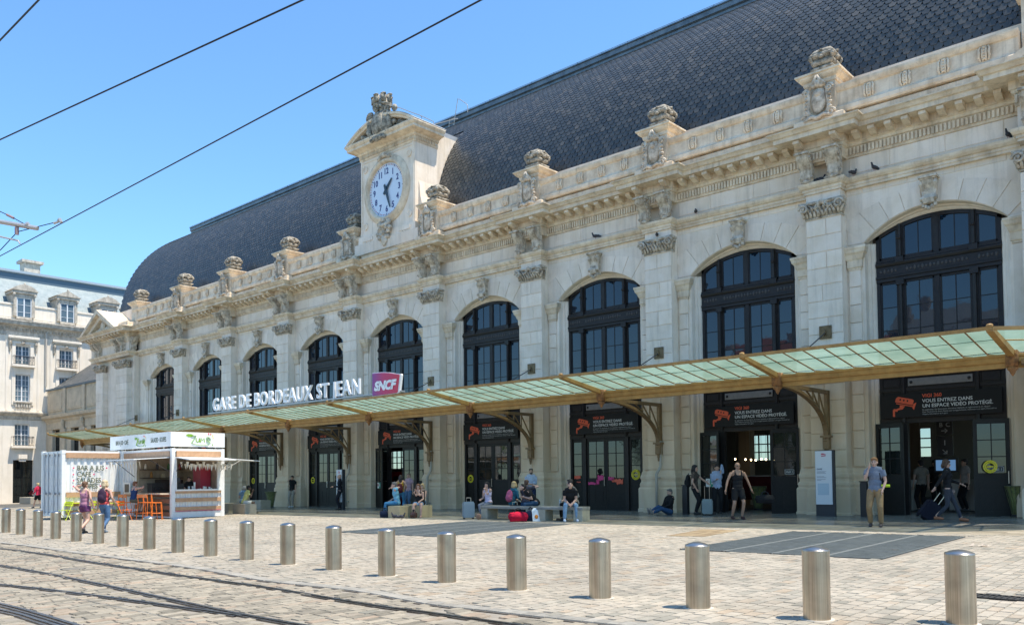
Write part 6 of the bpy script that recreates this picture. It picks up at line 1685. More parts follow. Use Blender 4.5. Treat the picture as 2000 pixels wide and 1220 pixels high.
def person(label, at, face, H=1.74, pose='stand', skin='light', hair=(.05, .03, .02), hairlen='short', top='tee', topc=('grey', (.3, .3, .3)), bot='long', botc=('jeans', (.08, .14, .25)),
           shoe=(.05, .05, .05), Lh=None, Rh=None, Lf=None, Rf=None, lean=0.0, look=(0, 0), seat=.45, female=False, glasses=False, elb=None, side=0.0, beard=False, bald=False, knee=None):
    """local frame: +Y forwards, +X to the person's right hand side is negative X (they face +Y)"""
    loc = V(at) if len(at) == 3 else None
    if loc is None: g = gp(*at); loc = g
    t = thing('person', label, 'person', (loc.x, loc.y, loc.z), facing(face))
    t.scale = (H/1.75,)*3
    sw = .175 if female else .195; hw_ = .095 if female else .09
    if pose == 'sit': hip = V((0, 0, seat+.11))
    elif pose == 'floor': hip = V((0, 0, .12))
    else: hip = V((side*.05, 0, .93))
    lean_ = D2R(lean); up = V((side*.1, math.sin(lean_), math.cos(lean_))).normalized()
    chest = hip+up*.33; neckb = hip+up*.52; sho = hip+up*.485
    lk = D2R(look[1]); hd_up = V((0, math.sin(lean_*.5-lk*.8), math.cos(lean_*.5-lk*.8))).normalized()
    head = neckb+hd_up*.155+V((0, .02, 0))
    S_ = {-1: sho+V((-sw, 0, 0)), 1: sho+V((sw, 0, 0))}
    HJ = {-1: hip+V((-hw_, 0, -.02)), 1: hip+V((hw_, 0, -.02))}
    dfF = {'stand': {-1: (-.10, 0, .07), 1: (.10, .03, .07)}, 'walk': {-1: (-.08, .34, .07), 1: (.08, -.30, .13)}, 'sit': {-1: (-.14, .46, .07), 1: (.14, .44, .07)}, 'floor': {-1: (-.12, .85, .10), 1: (.10, .80, .10)}}[pose]
    dfH = {'stand': {-1: (-.27, .04, .80), 1: (.27, .04, .80)}, 'walk': {-1: (-.27, -.15, .82), 1: (.27, .18, .84)}, 'sit': {-1: (-.12, .33, seat+.22), 1: (.12, .33, seat+.22)}, 'floor': {-1: (-.1, .3, .3), 1: (.1, .3, .3)}}[pose]
    feet = {-1: V(Lf or dfF[-1]), 1: V(Rf or dfF[1])}; hands = {-1: V(Lh or dfH[-1]), 1: V(Rh or dfH[1])}
    K, E_ = {}, {}
    for s_ in (-1, 1):
        kh = V((.15*s_, 1, .3)) if pose != 'floor' else V((.2*s_, .2, 1))
        if knee: kh = V(knee[s_])
        K[s_], feet[s_] = ik(HJ[s_], feet[s_], .45, .44, kh)
        eh = V((s_*.5, -1, -.35)) if not (elb and s_ in elb) else V(elb[s_])
        E_[s_], hands[s_] = ik(S_[s_], hands[s_], .29, .27, eh)
    # body
    b = MB()
    def limb(m, pts, rs, n=10): m.tube(pts, rs, n)
    tw_ = 1.0
    def torso(m, ex=0.0, zlo=0.0):
        m.ell(tuple(hip+up*.02), (.155+ex, .115+ex, .12+ex), 12, 8); m.ell(tuple(hip+up*.17), ((.125 if female else .145)+ex, .10+ex, .15+ex), 12, 8)
        m.ell(tuple(chest+up*.03), ((.145 if female else .17)+ex, .115+ex, .17+ex), 12, 8); m.tube([S_[-1]+V((.03, 0, .0)), sho+up*.02, S_[1]-V((.03, 0, 0))], [.06+ex, .085+ex, .06+ex], 10)
        if female:
            f = up.cross(V((1, 0, 0))); f = V((0, math.cos(lean_), -math.sin(lean_)))
            for s_ in (-1, 1): m.ell(tuple(chest+up*.04+f*.085+V((s_*.07, 0, 0))), (.06+ex*.6,)*3, 8, 6)
    torso(b)
    limb(b, [neckb-up*.04, neckb+up*.04, head-hd_up*.05], [.062, .052, .054])
    for s_ in (-1, 1):
        limb(b, [S_[s_], lerp(S_[s_], E_[s_], .4), E_[s_], lerp(E_[s_], hands[s_], .35), hands[s_]], [.052, .047, .037, .038, .026])
        limb(b, [HJ[s_]+V((0, 0, .03)), lerp(HJ[s_], K[s_], .4), K[s_], lerp(K[s_], feet[s_], .33), feet[s_]+V((0, 0, .03))], [.088, .078, .054, .056, .036])
        fd = V((0, 1, 0)) if pose != 'floor' else V((0, .3, 1)).normalized()
        b.tube([feet[s_]+V((0, -.03, -.02)), feet[s_]+fd*.10+V((0, 0, -.035)), feet[s_]+fd*.17+V((0, 0, -.04))], [.036, .035, .022], 8)
        d = (hands[s_]-E_[s_]).normalized(); b.ell(tuple(hands[s_]+d*.05), (.036, .03, .045), 8, 6)
    bm_ = remesh(b, 'body', SKIN[skin], .0185, 2)
    bo = link('body', bm_, t, False); INV[bo.name] = I4
    # hands: fingers
    fg = MB()
    for s_ in (-1, 1):
        d = (hands[s_]-E_[s_]).normalized(); sdv = d.cross(V((0, 0, 1))); sdv = sdv.normalized() if sdv.length > .1 else V((0, 1, 0)); nrm = sdv.cross(d)
        if pose in ('stand', 'walk') and abs(d.z) > .7: sdv = V((0, 1, 0)); nrm = d.cross(sdv)
        p0 = hands[s_]+d*.075
        for k in range(4):
            q = p0+sdv*(.026-.0175*k); l = (.07, .078, .073, .058)[k]
            fg.tube([q-d*.02, q+d*l*.45, q+d*l*.8+nrm*(-.02), q+d*l*.9-nrm*.035], [.0095, .009, .008, .006], 5)
        q = hands[s_]+d*.03+sdv*.032; fg.tube([q, q+sdv*.018+d*.03, q+sdv*.016+d*.06-nrm*.01], [.012, .010, .007], 5)
    # head joined with the body mesh: skull, jaw, nose, ears
    yaw_ = D2R(look[0]); HM = Matrix.Translation(head) @ Matrix.Rotation(-yaw_, 4, 'Z') @ Matrix.Rotation(lk*-1, 4, 'X')
    hm = MB(); hm.ell((0, -.012, .028), (.074, .094, .092), 14, 10); hm.ell((0, .028, -.045), (.052, .058, .062), 12, 8); hm.ell((0, .055, -.088), (.030, .026, .022), 8, 5)
    hm.tube([(0, .082, .015), (0, .104, -.022), (0, .092, -.034)], [.010, .016, .012], 6)
    for s_ in (-1, 1): hm.ell((s_*.076, -.008, -.008), (.012, .022, .032), 8, 5); hm.ell((s_*.035, .066, -.022), (.024, .02, .02), 6, 4)
    hm.ell((0, .074, .030), (.045, .016, .012), 8, 4); hm.ell((0, .088, -.060), (.022, .009, .009), 8, 4)
    hm.xf(HM)
    hmm = remesh(hm, 'head', SKIN[skin], .011, 2)
    ho = link('head', hmm, t, False); ho['label'] = 'head with nose, jaw and ears'
    fo = part(t, 'fingers', fg, SKIN[skin], True, inv=False)
    ey = MB()
    if glasses:
        for s_ in (-1, 1): ey.ell((s_*.032, .090, .012), (.027, .01, .019), 8, 5)
        ey.box(-.075, .075, .083, .09, .018, .024); ey.box(-.078, -.074, -.01, .09, .014, .022); ey.box(.074, .078, -.01, .09, .014, .022)
        part(t, 'sunglasses', ey.xf(HM), BLACK, inv=False)
    else:
        for s_ in (-1, 1): ey.ell((s_*.031, .084, .010), (.012, .007, .007), 8, 5); ey.ell((s_*.031, .086, .034), (.02, .008, .004), 6, 4)
        part(t, 'eyes', ey.xf(HM), mat('eye_dark', (.02, .012, .01), .3), inv=False)
    part(t, 'mouth', MB().ell((0, .094, -.060), (.020, .006, .006), 8, 4).xf(HM), mat('lip', (.36, .12, .10), .5), inv=False)
    # hair
    if not bald:
        hb = MB(); hb.ell((0, -.022, .052), (.084, .100, .088), 14, 9)
        hb.ell((0, -.06, .0), (.078, .062, .075), 10, 7)
        for q in range(9):
            a = math.pi*(q/8); hb.ell((.060*math.cos(a), .045+.03*math.sin(a)*.6, .098-.012*abs(math.cos(a))), (.028, .03, .022), 6, 4)
        if hairlen == 'long':
            hb.tube([(0, -.07, .03), (0, -.10, -.08), (0, -.09, -.20), (0, -.08, -.27)], [.085, .085, .07, .03], 10, flat=.6)
            for s_ in (-1, 1): hb.tube([(s_*.07, .0, .05), (s_*.088, -.01, -.07), (s_*.085, .0, -.2), (s_*.07, .01, -.27)], [.03, .032, .028, .012], 8)
        elif hairlen == 'bob':
            hb.tube([(0, -.07, .04), (0, -.085, -.06), (0, -.07, -.13)], [.088, .088, .05], 10, flat=.6)
            for s_ in (-1, 1): hb.tube([(s_*.072, .01, .05), (s_*.09, .0, -.05), (s_*.075, .0, -.11)], [.034, .038, .02], 8)
            hb.ell((0, -.03, .08), (.095, .10, .075), 12, 8)
        elif hairlen == 'bun':
            hb.ell((0, -.11, .075), (.05, .045, .045), 8, 6)
        hb.xf(HM); hr = remesh(hb, 'hair', mat('hair_%02d%02d' % (int(hair[0]*99), int(hair[1]*99)), hair, .6, nscale=60, namt=.4, bump=.5, bscale=120), .014, 1)
        ho2 = link('hair', hr, t, False)
    if beard:
        part(t, 'beard', MB().ell((0, .035, -.072), (.052, .056, .040), 10, 6).xf(HM), mat('hair_%02d%02d' % (int(hair[0]*99), int(hair[1]*99)), hair, .6), True, inv=False)
    # clothes
    c = MB(); torso(c, .014)
    if top == 'tank': 
        c = MB(); c.ell(tuple(hip+up*.04), (.172, .13, .13), 12, 8); c.ell(tuple(hip+up*.18), ((.14 if female else .165), .118, .16), 12, 8); c.ell(tuple(chest+up*.0), ((.158 if female else .185), .13, .15), 12, 8)
        for s_ in (-1, 1):
            c.tube([chest+up*.05+V((s_*.10, .10, 0)), sho+V((s_*.10, .04, .05)), sho+V((s_*.10, -.03, .05)), chest+up*.05+V((s_*.10, -.10, 0))], .026, 6)
    else:
        ln = {'tee': .58, 'short': .7, 'long': 2}[top]
        for s_ in (-1, 1):
            if ln < 1.5: c.tube([S_[s_]-V((s_*.02, 0, 0)), lerp(S_[s_], E_[s_], ln)], [.072, .060], 10)
            else: c.tube([S_[s_]-V((s_*.02, 0, 0)), lerp(S_[s_], E_[s_], .5), E_[s_], lerp(E_[s_], hands[s_], .9)], [.072, .062, .052, .040], 10)
        c.tube([neckb-up*.05, neckb-up*.005], [.085, .066], 10)
        c.ell(tuple(hip-up*.02), (.172, .132, .11), 12, 8)
    cm = cloth(*topc); link('shirt', remesh(c, 'shirt', cm, .019, 1), t, False)
    if bot != 'none':
        w = MB(); w.ell(tuple(hip-V((0, 0, .02))), (.170, .132, .115), 12, 8)
        for s_ in (-1, 1):
            a, k_, f = HJ[s_], K[s_], feet[s_]
            if bot == 'long': w.tube([a, lerp(a, k_, .5), k_, lerp(k_, f, .4), lerp(k_, f, .93)], [.105, .092, .072, .068, .056], 10)
            elif bot == 'slim': w.tube([a, lerp(a, k_, .5), k_, lerp(k_, f, .4), lerp(k_, f, .92)], [.100, .086, .061, .063, .044], 10)
            elif bot == 'shorts': w.tube([a, lerp(a, k_, .5), lerp(a, k_, .78)], [.108, .100, .092], 10)
            elif bot == 'brief': w.tube([a, lerp(a, k_, .42)], [.110, .112], 10)
        link('trousers' if bot in ('long', 'slim') else 'shorts', remesh(w, 'trousers', cloth(*botc), .019, 1), t, False)
    sh_ = MB()
    for s_ in (-1, 1):
        f = feet[s_]; fd = V((0, 1, 0)) if pose != 'floor' else V((0, .3, 1)).normalized(); dn = V((0, 0, -1)) if pose != 'floor' else V((0, 1, -.3)).normalized()
        q = MB().tube([f-fd*.06+dn*.025, f+fd*.02+dn*.02, f+fd*.11+dn*.035, f+fd*.185+dn*.045], [.036, .048, .044, .028], 9)
        part(t, 'shoe', q, mat('shoe_%02d%02d%02d' % tuple(int(x*99) for x in shoe), shoe, .6), True, inv=False)
    t['_hr'] = 0
    del t['_hr']
    M = Matrix.Translation(loc) @ Matrix.Rotation(facing(face), 4, 'Z') @ Matrix.Scale(H/1.75, 4)
    t['label'] = label
    return M, dict(hip=hip, chest=chest, up=up, L=hands[-1], R=hands[1], head=head, sho=sho)
BKM = {}
def backpack(M, J, c, label, open_=False, off=(0, -.21, -.02)):
    m = MB(); m.ell((0, 0, 0), (.15, .10, .23), 12, 9); m.ell((0, -.08, -.07), (.11, .06, .12), 10, 7); m.ell((0, 0, -.12), (.15, .10, .12), 10, 7)
    me = remesh(m, 'bag_body', cloth(*c), .02, 1)
    p = J['chest']+V(off)
    t = bpy.data.objects.new('backpack', None); COL.objects.link(t); t.matrix_world = M @ Matrix.Translation(p) @ Matrix.Rotation(-math.asin(max(-1, min(1, J['up'].y))), 4, 'X'); tag(t, label, 'backpack')
    link('bag_body', me, t, False)
    st2 = MB()
    for s_ in (-1, 1): st2.tube([(s_*.09, .05, .19), (s_*.10, .17, .20), (s_*.12, .30, .10), (s_*.14, .29, -.02), (s_*.13, .15, -.16), (s_*.12, .04, -.18)], .016, 6, flat=1)
    st2.tube([(-.03, .02, .22), (0, .02, .26), (.03, .02, .22)], .01, 5)
    q = link('strap', st2.mesh('strap', cloth('strap_black', (.03, .03, .035))), t, False)
    return t
def at_px(px, py): g = gp(px, py); return (g.x, g.y, g.z)
def rest(px, py, dx=0, dy=0):
    return at_px(px, py)
def suitcase(at, rz, w, h, d, c, label, tilt=0.0, handle=.42):
    x, y, z = at; t = thing('suitcase', label, 'suitcase', (x, y, z), rz)
    if tilt: t.rotation_euler = (0, tilt, rz)
    m = MB(); m.box(-w/2+.03, w/2-.03, -d/2, d/2, .07, h-.03).box(-w/2, w/2, -d/2+.03, d/2-.03, .09, h-.05).box(-w/2+.03, w/2-.03, -d/2+.03, d/2-.03, .05, h)
    o = part(t, 'shell', m, c, inv=False)
    rb2 = MB()
    for k in range(7): xx = -w/2+.06+(w-.12)*k/6; rb2.box(xx-.008, xx+.008, -d/2-.008, d/2+.008, .12, h-.1)
    part(t, 'rib', rb2, c, inv=False)
    part(t, 'handle', MB().tube([(-.08, d*.3, h-.02), (-.08, d*.3, h+handle), (.08, d*.3, h+handle), (.08, d*.3, h-.02)], .011, 6), STEEL, inv=False)
    for sx in (-1, 1):
        for sy in (-1, 1): part(t, 'wheel', MB().lathe([(.03, -.012), (.03, .012)], n=10).xf(Matrix.Translation((sx*(w/2-.05), sy*(d/2-.04), .03)) @ Matrix.Rotation(math.pi/2, 4, 'X')), BLACK, inv=False)
    return t
def softbag(at, rz, w, h, d, c, label, nm='bag', cat='bag', straps=True):
    x, y, z = at; t = thing(nm, label, cat, (x, y, z), rz)
    m = MB(); m.ell((0, 0, h*.42), (w*.52, d*.55, h*.42), 12, 8); m.box(-w*.42, w*.42, -d*.38, d*.38, .01, h*.75); m.ell((-w*.3, 0, h*.4), (w*.22, d*.5, h*.36), 8, 6); m.ell((w*.3, .0, h*.42), (w*.22, d*.5, h*.34), 8, 6)
    link('bag_body', remesh(m, 'bag_body', c, .022, 1), t, False)
    if straps:
        for s_ in (-1, 1): part(t, 'strap', MB().tube([(-w*.22, s_*d*.3, h*.6), (-w*.14, s_*d*.12, h*1.0), (0, s_*d*.08, h*1.12), (w*.14, s_*d*.12, h*1.0), (w*.22, s_*d*.3, h*.6)], .012, 6), cloth('strap_black', (.03, .03, .035)), inv=False)
    return t
JEANS = ('jeans', (.09, .17, .30)); LJ = ('light_jeans', (.24, .37, .50)); BLK = ('black', (.018, .018, .020)); 
NAVYC = ('navy', (.02, .03, .07))
# --- two women walking past the kiosk
M, J = person('woman with brown bun, mauve sleeveless top and purple floral shorts, shading her eyes', (165, 1041), ('away', 'right', .12), 1.66, 'walk', 'light', (.16, .08, .04), 'bun', 'tank', ('mauve', (.42, .20, .28)), 'brief', ('purple_floral', (.15, .05, .13)), (.03, .03, .03),
              Lh=(-.16, .10, 1.62), Lf=(-.09, .10, .07), Rf=(.12, -.34, .17), female=True, elb={-1: (-1, .1, .1)}, Rh=(.30, .02, .92))
M, J = person('blonde woman in a coral top and blue jeans with a dark backpack', (204, 1040), ('away', 'right', .10), 1.68, 'walk', 'light', (.72, .56, .34), 'bob', 'tank', ('coral', (.62, .10, .11)), 'slim', JEANS, (.25, .3, .36),
              Lf=(-.08, .12, .07), Rf=(.10, -.30, .15), female=True, Rh=(.25, .20, 1.0), Lh=(-.28, .05, .82))
backpack(M, J, ('plum_black', (.045, .025, .05)), 'dark plum backpack on the back of the blonde woman by the kiosk', off=(.03, -.20, -.04))
# --- man on the bar stool
q = P(262, 970, y=BY0-.85)
M, J = person('man in a navy tank top drinking at the kiosk counter', (q.x, q.y-.05, G(q.x, q.y)), ('away', 'right', .45), 1.74, 'sit', 'light', (.22, .10, .05), 'short', 'tank', ('navy_tank', (.03, .06, .16)), 'shorts', ('olive', (.16, .14, .09)), (.06, .05, .05),
              seat=.73, Lf=(-.12, .34, .33), Rf=(.12, .30, .33), Rh=(.14, .38, 1.42), Lh=(-.12, .42, 1.22), lean=8)
# --- far left pair
q = gp(60, 981)
person('person in a red and dark jacket bent over on the block left of the container', (q.x, q.y, q.z+.05), ('right', 'cam', .3), 1.7, 'sit', 'light', (.03, .02, .02), 'short', 'long', ('dark_red', (.20, .03, .03)), 'long', BLK, seat=.5, lean=38)
q = gp(74, 992)
person('blond person in a red robe walking beside the container doors', (q.x, q.y, q.z), ('left', 'away', .3), 1.72, 'walk', 'light', (.62, .45, .2), 'short', 'long', ('red_robe', (.55, .03, .08)), 'shorts', BLK, Lh=(-.2, .2, 1.0))
# --- the white block seat by the kiosk
q = gp(475, 999)
seatA = single('stone_bench', MB().cbox(-.55, .55, -.3, .3, 0, .47, .02).move(0, 0, 0), mat('block_concrete', (.42, .37, .29), .8), 'pale block seat under the man in yellow, right of the kiosk', 'block seat', 'beige block seats on the plaza')
b1 = gp(466, 1003); seatA.location = (b1.x, b1.y+.3, b1.z)
b2 = gp(436, 1001); o = single('stone_bench', MB().cbox(-.6, .6, -.3, .3, 0, .47, .02), mat('block_concrete', (.42, .37, .29), .8), 'block seat partly hidden behind the white kiosk corner post', 'block seat', 'beige block seats on the plaza'); o.location = (b2.x-.3, b2.y+.4, b2.z)
b3 = gp(500, 994); o = single('stone_bench', MB().cbox(-.6, .6, -.3, .3, 0, .47, .02), mat('block_concrete', (.42, .37, .29), .8), 'block seat standing just left of the green litter bag holder', 'block seat', 'beige block seats on the plaza'); o.location = (b3.x-.3, b3.y+.4, b3.z)
person('man in a pale yellow tee and white shorts looking at a phone', (b1.x+.05, b1.y+.25, b1.z), ('right', 'away', .2), 1.76, 'sit', 'dark', (.01, .01, .01), 'short', 'tee', ('pale_yellow', (.62, .62, .24)), 'shorts', ('white_shorts', (.7, .68, .62)), (.05, .04, .04), lean=20, Rh=(.1, .38, 1.02), Lh=(-.05, .36, .98), seat=.44)
person('white haired person in a light blue shirt sitting with their back to the plaza', (b2.x+.55, b2.y+.75, b2.z), 'away', 1.7, 'sit', 'light', (.55, .53, .5), 'short', 'tee', ('light_blue', (.22, .34, .48)), 'long', JEANS, lean=14, seat=.45)
# --- standing by the doors on the left
M, J = person('young man in a black tee and beige trousers leaning on the pier between doors', (570, 990), ('cam', 'left', .2), 1.78, 'stand', 'light', (.03, .02, .02), 'short', 'tee', BLK, 'slim', ('grey_beige', (.34, .30, .25)), (.6, .6, .6), Lf=(-.16, .18, .07), Rf=(.04, .1, .07), Lh=(-.24, .05, .86), Rh=(.05, .2, 1.50), side=-.3)
softbag(at_px(556, 988), .5, .42, .42, .3, cloth(*BLK), 'black bag on the floor behind the man in the black tee', 'bag')
M, J = person('balding man in a dark suit looking at a phone beside the left information totem', (664, 995), ('left', 'cam', .15), 1.78, 'stand', 'light', (.3, .28, .26), 'short', 'long', ('dark_suit', (.018, .02, .03)), 'long', ('dark_suit', (.018, .02, .03)), (.02, .02, .02), Lh=(-.12, .32, 1.12), Rh=(.26, .05, .80), bald=True)
h_ = M @ J['R']; softbag((h_.x, h_.y, h_.z-.52), facing('left'), .40, .34, .16, mat('brown_leather', (.10, .04, .025), .5), 'brown leather bag in the hand of the man in the dark suit', 'handbag', 'bag')
# --- bench one group (cream blocks)
CRM = mat('cream_block', (.50, .40, .23), .7, nscale=4, namt=.15)
c1 = gp(755, 1011); c2 = gp(800, 1009); c3 = gp(820, 1008)
for (px, py, w, d, lab) in ((768, 1011, .62, .62, 'cream block seat under the man in the blue polo shirt'), (795, 1007, .5, .5, 'low cream block in the middle, behind the dark handbag'), (814, 1010, .45, .6, 'cream block seat under the woman in the black top')):
    g = gp(px, py); o = single('cream_block_seat', MB().cbox(-w/2, w/2, -d/2, d/2, 0, .45, .015), CRM, lab, 'block seat', 'cream block seats in front of the open door'); o.location = (g.x, g.y+d/2, g.z); o.rotation_euler = (0, 0, .1)
g = gp(768, 1009)
person('grey haired man in a light blue polo shirt and jeans sitting sideways', (g.x-.05, g.y+.25, g.z), ('left', 'cam', .1), 1.78, 'sit', 'light', (.16, .14, .13), 'short', 'tee', ('sky_polo', (.20, .47, .62)), 'long', ('bright_jeans', (.07, .24, .42)), (.4, .5, .55), lean=10, Lh=(-.05, .18, 1.12), Rh=(.12, .3, .6), seat=.44)
softbag(at_px(752, 1010), .3, .4, .34, .3, cloth('navy_bag', (.02, .03, .06)), 'dark backpack on the ground at the feet of the man in blue', 'bag')
g = gp(783, 998)
M, J = person('woman in a mustard top and blue jeans standing with her back turned', (g.x, g.y, g.z), 'away', 1.66, 'stand', 'light', (.03, .02, .015), 'long', 'tank', ('mustard', (.55, .32, .05)), 'slim', ('bright_jeans', (.07, .24, .42)), (.2, .15, .1), female=True, Rh=(.22, .1, 1.1))
backpack(M, J, ('maroon_bag', (.09, .02, .03)), 'maroon bag on the back of the standing woman in mustard', off=(-.02, -.17, -.16))
g = gp(799, 996)
person('man in a faded pink shirt standing beyond the seated women', (g.x, g.y, g.z), ('cam', 'left', .4), 1.74, 'stand', 'light', (.3, .22, .16), 'short', 'tee', ('faded_pink', (.45, .30, .36)), 'long', JEANS, beard=False)
g = gp(810, 1010)
person('woman with sunglasses in a black top and denim shorts sitting on a cream block', (g.x, g.y+.2, g.z), 'cam', 1.66, 'sit', 'light', (.24, .10, .05), 'long', 'tank', BLK, 'brief', LJ, (.4, .25, .2), lean=6, glasses=True, female=True, Rh=(.05, .22, 1.05), Lh=(-.1, .3, .66), seat=.44)
g = gp(802, 1004)
person('person in a straw hat and sleeveless top half hidden behind the woman in sunglasses', (g.x-.1, g.y+.75, g.z), ('cam', 'left', .3), 1.62, 'sit', 'light', (.5, .36, .2), 'bob', 'tank', ('sand', (.5, .4, .3)), 'shorts', JEANS, seat=.44, female=True)
softbag(at_px(792, 1009), .1, .40, .34, .2, cloth('dark_handbag', (.03, .035, .05)), 'dark blue handbag on the ground between the cream blocks', 'handbag', 'bag')
softbag(at_px(808, 1011), .1, .28, .28, .2, mat('brown_leather', (.10, .04, .025), .5), 'small brown bag at the feet of the woman in sunglasses', 'handbag', 'bag')
# --- long concrete benches
CON = mat('bench_concrete', (.30, .285, .25), .75, nscale=6, namt=.2, bump=.3); CONL = mat('bench_end_concrete', (.44, .40, .30), .75, nscale=6, namt=.15)
def bench(pa, pb, lab):
    a, b = gp(*pa), gp(*pb); d = b-a; L_ = math.hypot(d.x, d.y); t = thing('bench', lab, 'bench', ((a.x+b.x)/2, (a.y+b.y)/2+.25, (a.z+b.z)/2), math.atan2(d.y, d.x), 'long concrete benches under the canopy')
    part(t, 'seat', MB().cbox(-L_/2, L_/2, -.28, .28, .37, .47, .015), CON, inv=False)
    for s_ in (-1, 1): part(t, 'leg', MB().cbox(s_*(L_/2-.17)-.16, s_*(L_/2-.17)+.16, -.27, .27, 0, .37, .01), CONL, inv=False)
    return t
bench((940, 1013), (1042, 1016), 'left concrete bench, its blonde sitter wearing a pink backpack')
bench((1046, 1017), (1136, 1018), 'right concrete bench, with the man in ripped jeans at its end')
g = gp(945, 1012)
person('dark haired woman in a lilac top and grey jeans sitting cross legged by a suitcase', (g.x, g.y+.25, g.z), ('left', 'cam', .55), 1.68, 'sit', 'light', (.02, .015, .015), 'long', 'tank', ('lilac', (.60, .55, .70)), 'slim', ('grey_jeans', (.17, .19, .23)), (.62, .45, .38), female=True, Lh=(-.02, .2, 1.12), Rh=(.1, .3, .72), Rf=(-.1, .50, .10), lean=6, seat=.46)
suitcase(at_px(915, 1013), facing('cam')+.2, .42, .62, .26, mat('blue_grey_shell', (.21, .27, .31), .4), 'blue grey hard suitcase standing at the left end of the left bench', handle=.14)
softbag(at_px(935, 1014), .2, .2, .26, .12, mat('cork_bag', (.28, .16, .10), .7), 'small brown paper bag between suitcase and bench', 'bag', straps=False)
g = gp(990, 1012)
M, J = person('blonde woman in a teal denim jacket sitting turned away on the left bench', (g.x, g.y+.3, g.z), ('away', 'right', .5), 1.66, 'sit', 'light', (.60, .42, .20), 'bob', 'long', ('teal_denim', (.03, .14, .20)), 'long', BLK, female=True, lean=8, look=(-35, 0), seat=.46)
backpack(M, J, ('pink_pack', (.45, .11, .20)), 'pink backpack worn by the blonde woman on the bench', off=(0, -.2, -.05))
g = gp(1014, 1012)
person('man in a dark grey shirt with raised hand sitting behind the black suitcase', (g.x, g.y+.35, g.z), ('away', 'right', .4), 1.74, 'sit', 'light', (.1, .05, .03), 'short', 'tee', ('charcoal_shirt', (.06, .055, .07)), 'long', BLK, lean=6, look=(-20, 0), Rh=(.2, .3, 1.15), seat=.46)
g = gp(1040, 1014)
person('man in a black tee and dark jeans bending over his phone on the bench', (g.x, g.y+.2, g.z), ('left', 'cam', .2), 1.78, 'sit', 'light', (.02, .015, .01), 'short', 'tee', BLK, 'long', ('dark_jeans', (.03, .07, .13)), (.05, .05, .06), lean=42, Lh=(-.08, .42, .76), Rh=(.08, .42, .74), seat=.46, look=(0, -25))
person('man in a white and blue checked shirt standing behind the bench with a phone', (1038, 1000), 'cam', 1.80, 'stand', 'light', (.12, .09, .07), 'short', 'long', ('white_blue_check', (.50, .58, .72)), 'long', NAVYC, Lh=(-.06, .27, 1.12), Rh=(.07, .27, 1.12), beard=True, look=(0, -18))
suitcase(at_px(1006, 1014), facing('cam'), .42, .5, .24, BLACK, 'black suitcase behind the red holdall', handle=.1)
rb3 = softbag(at_px(1012, 1018), facing('cam')+.1, .66, .40, .34, cloth('red_holdall', (.50, .01, .04)), 'bright red holdall on the ground in front of the bench', 'holdall', 'bag')
softbag(at_px(1036, 1017), .2, .36, .42, .24, cloth('navy_bag', (.02, .03, .06)), 'navy and white shoulder bag beside the red holdall', 'bag')
pbg = thing('carrier_bag', 'white plastic carrier bag with an orange print beside the navy bag', 'bag', at_px(1050, 1017), facing('cam'))
part(pbg, 'bag_body', MB().add([(-.16, -.09, 0), (.16, -.09, 0), (.16, .09, 0), (-.16, .09, 0), (-.2, -.05, .34), (.2, -.05, .36), (.19, .05, .36), (-.19, .05, .34), (-.13, 0, .42), (.12, 0, .44)], [(0, 1, 5, 4), (1, 2, 6, 5), (2, 3, 7, 6), (3, 0, 4, 7), (0, 3, 2, 1), (4, 5, 9, 8), (6, 7, 8, 9)]), WHITE, inv=False)
part(pbg, 'printed_dot', MB().ell((.04, .085, .15), (.06, .012, .07), 10, 6), mat('orange_print', (.8, .25, .02), .6), inv=False)
g = gp(1108, 1017)
M1, J1 = person('man in a grey hoodie sitting behind, leaning towards the left of the bench', (g.x-.25, g.y+.75, g.z), ('left', 'cam', .3), 1.76, 'sit', 'light', (.02, .02, .02), 'short', 'long', ('grey_hoodie', (.22, .21, .19)), 'long', BLK, lean=16, Lh=(-.28, .25, .62), seat=.46)
person('man in a black tee and ripped light blue jeans sitting at the bench end', (g.x+.02, g.y+.12, g.z), 'cam', 1.78, 'sit', 'light', (.015, .012, .01), 'short', 'tee', BLK, 'long', LJ, (.55, .6, .7), lean=32, Lh=(-.06, .42, .58), Rh=(.06, .42, .56), Lf=(-.2, .42, .07), Rf=(.2, .42, .07), seat=.46, look=(0, -22))
bt = gp(1085, 1016); single('water_bottle', MB().lathe([(.033, 0), (.035, .02), (.033, .1), (.035, .17), (.014, .22), (.014, .245)], n=12).move(bt.x-.12, bt.y+.4, bt.z+.47), mat('clear_bottle', (.55, .62, .66), .1, spec=.8, alpha=.6), 'clear water bottle standing on the right bench', 'bottle', smooth=True)
# --- man on the floor against the pier
g = gp(1303, 1005)
person('man in a black hoodie and jeans sitting on the floor against the stone pier', (g.x, g.y+.15, g.z), ('left', 'cam', .35), 1.74, 'floor', 'light', (.2, .18, .16), 'short', 'long', BLK, 'long', ('dark_blue_jeans', (.04, .09, .19)), (.25, .22, .2), Lh=(-.05, .34, .26), Rh=(.08, .34, .24), lean=-4, beard=True, knee={-1: (0, .1, 1), 1: (0, .1, 1)})
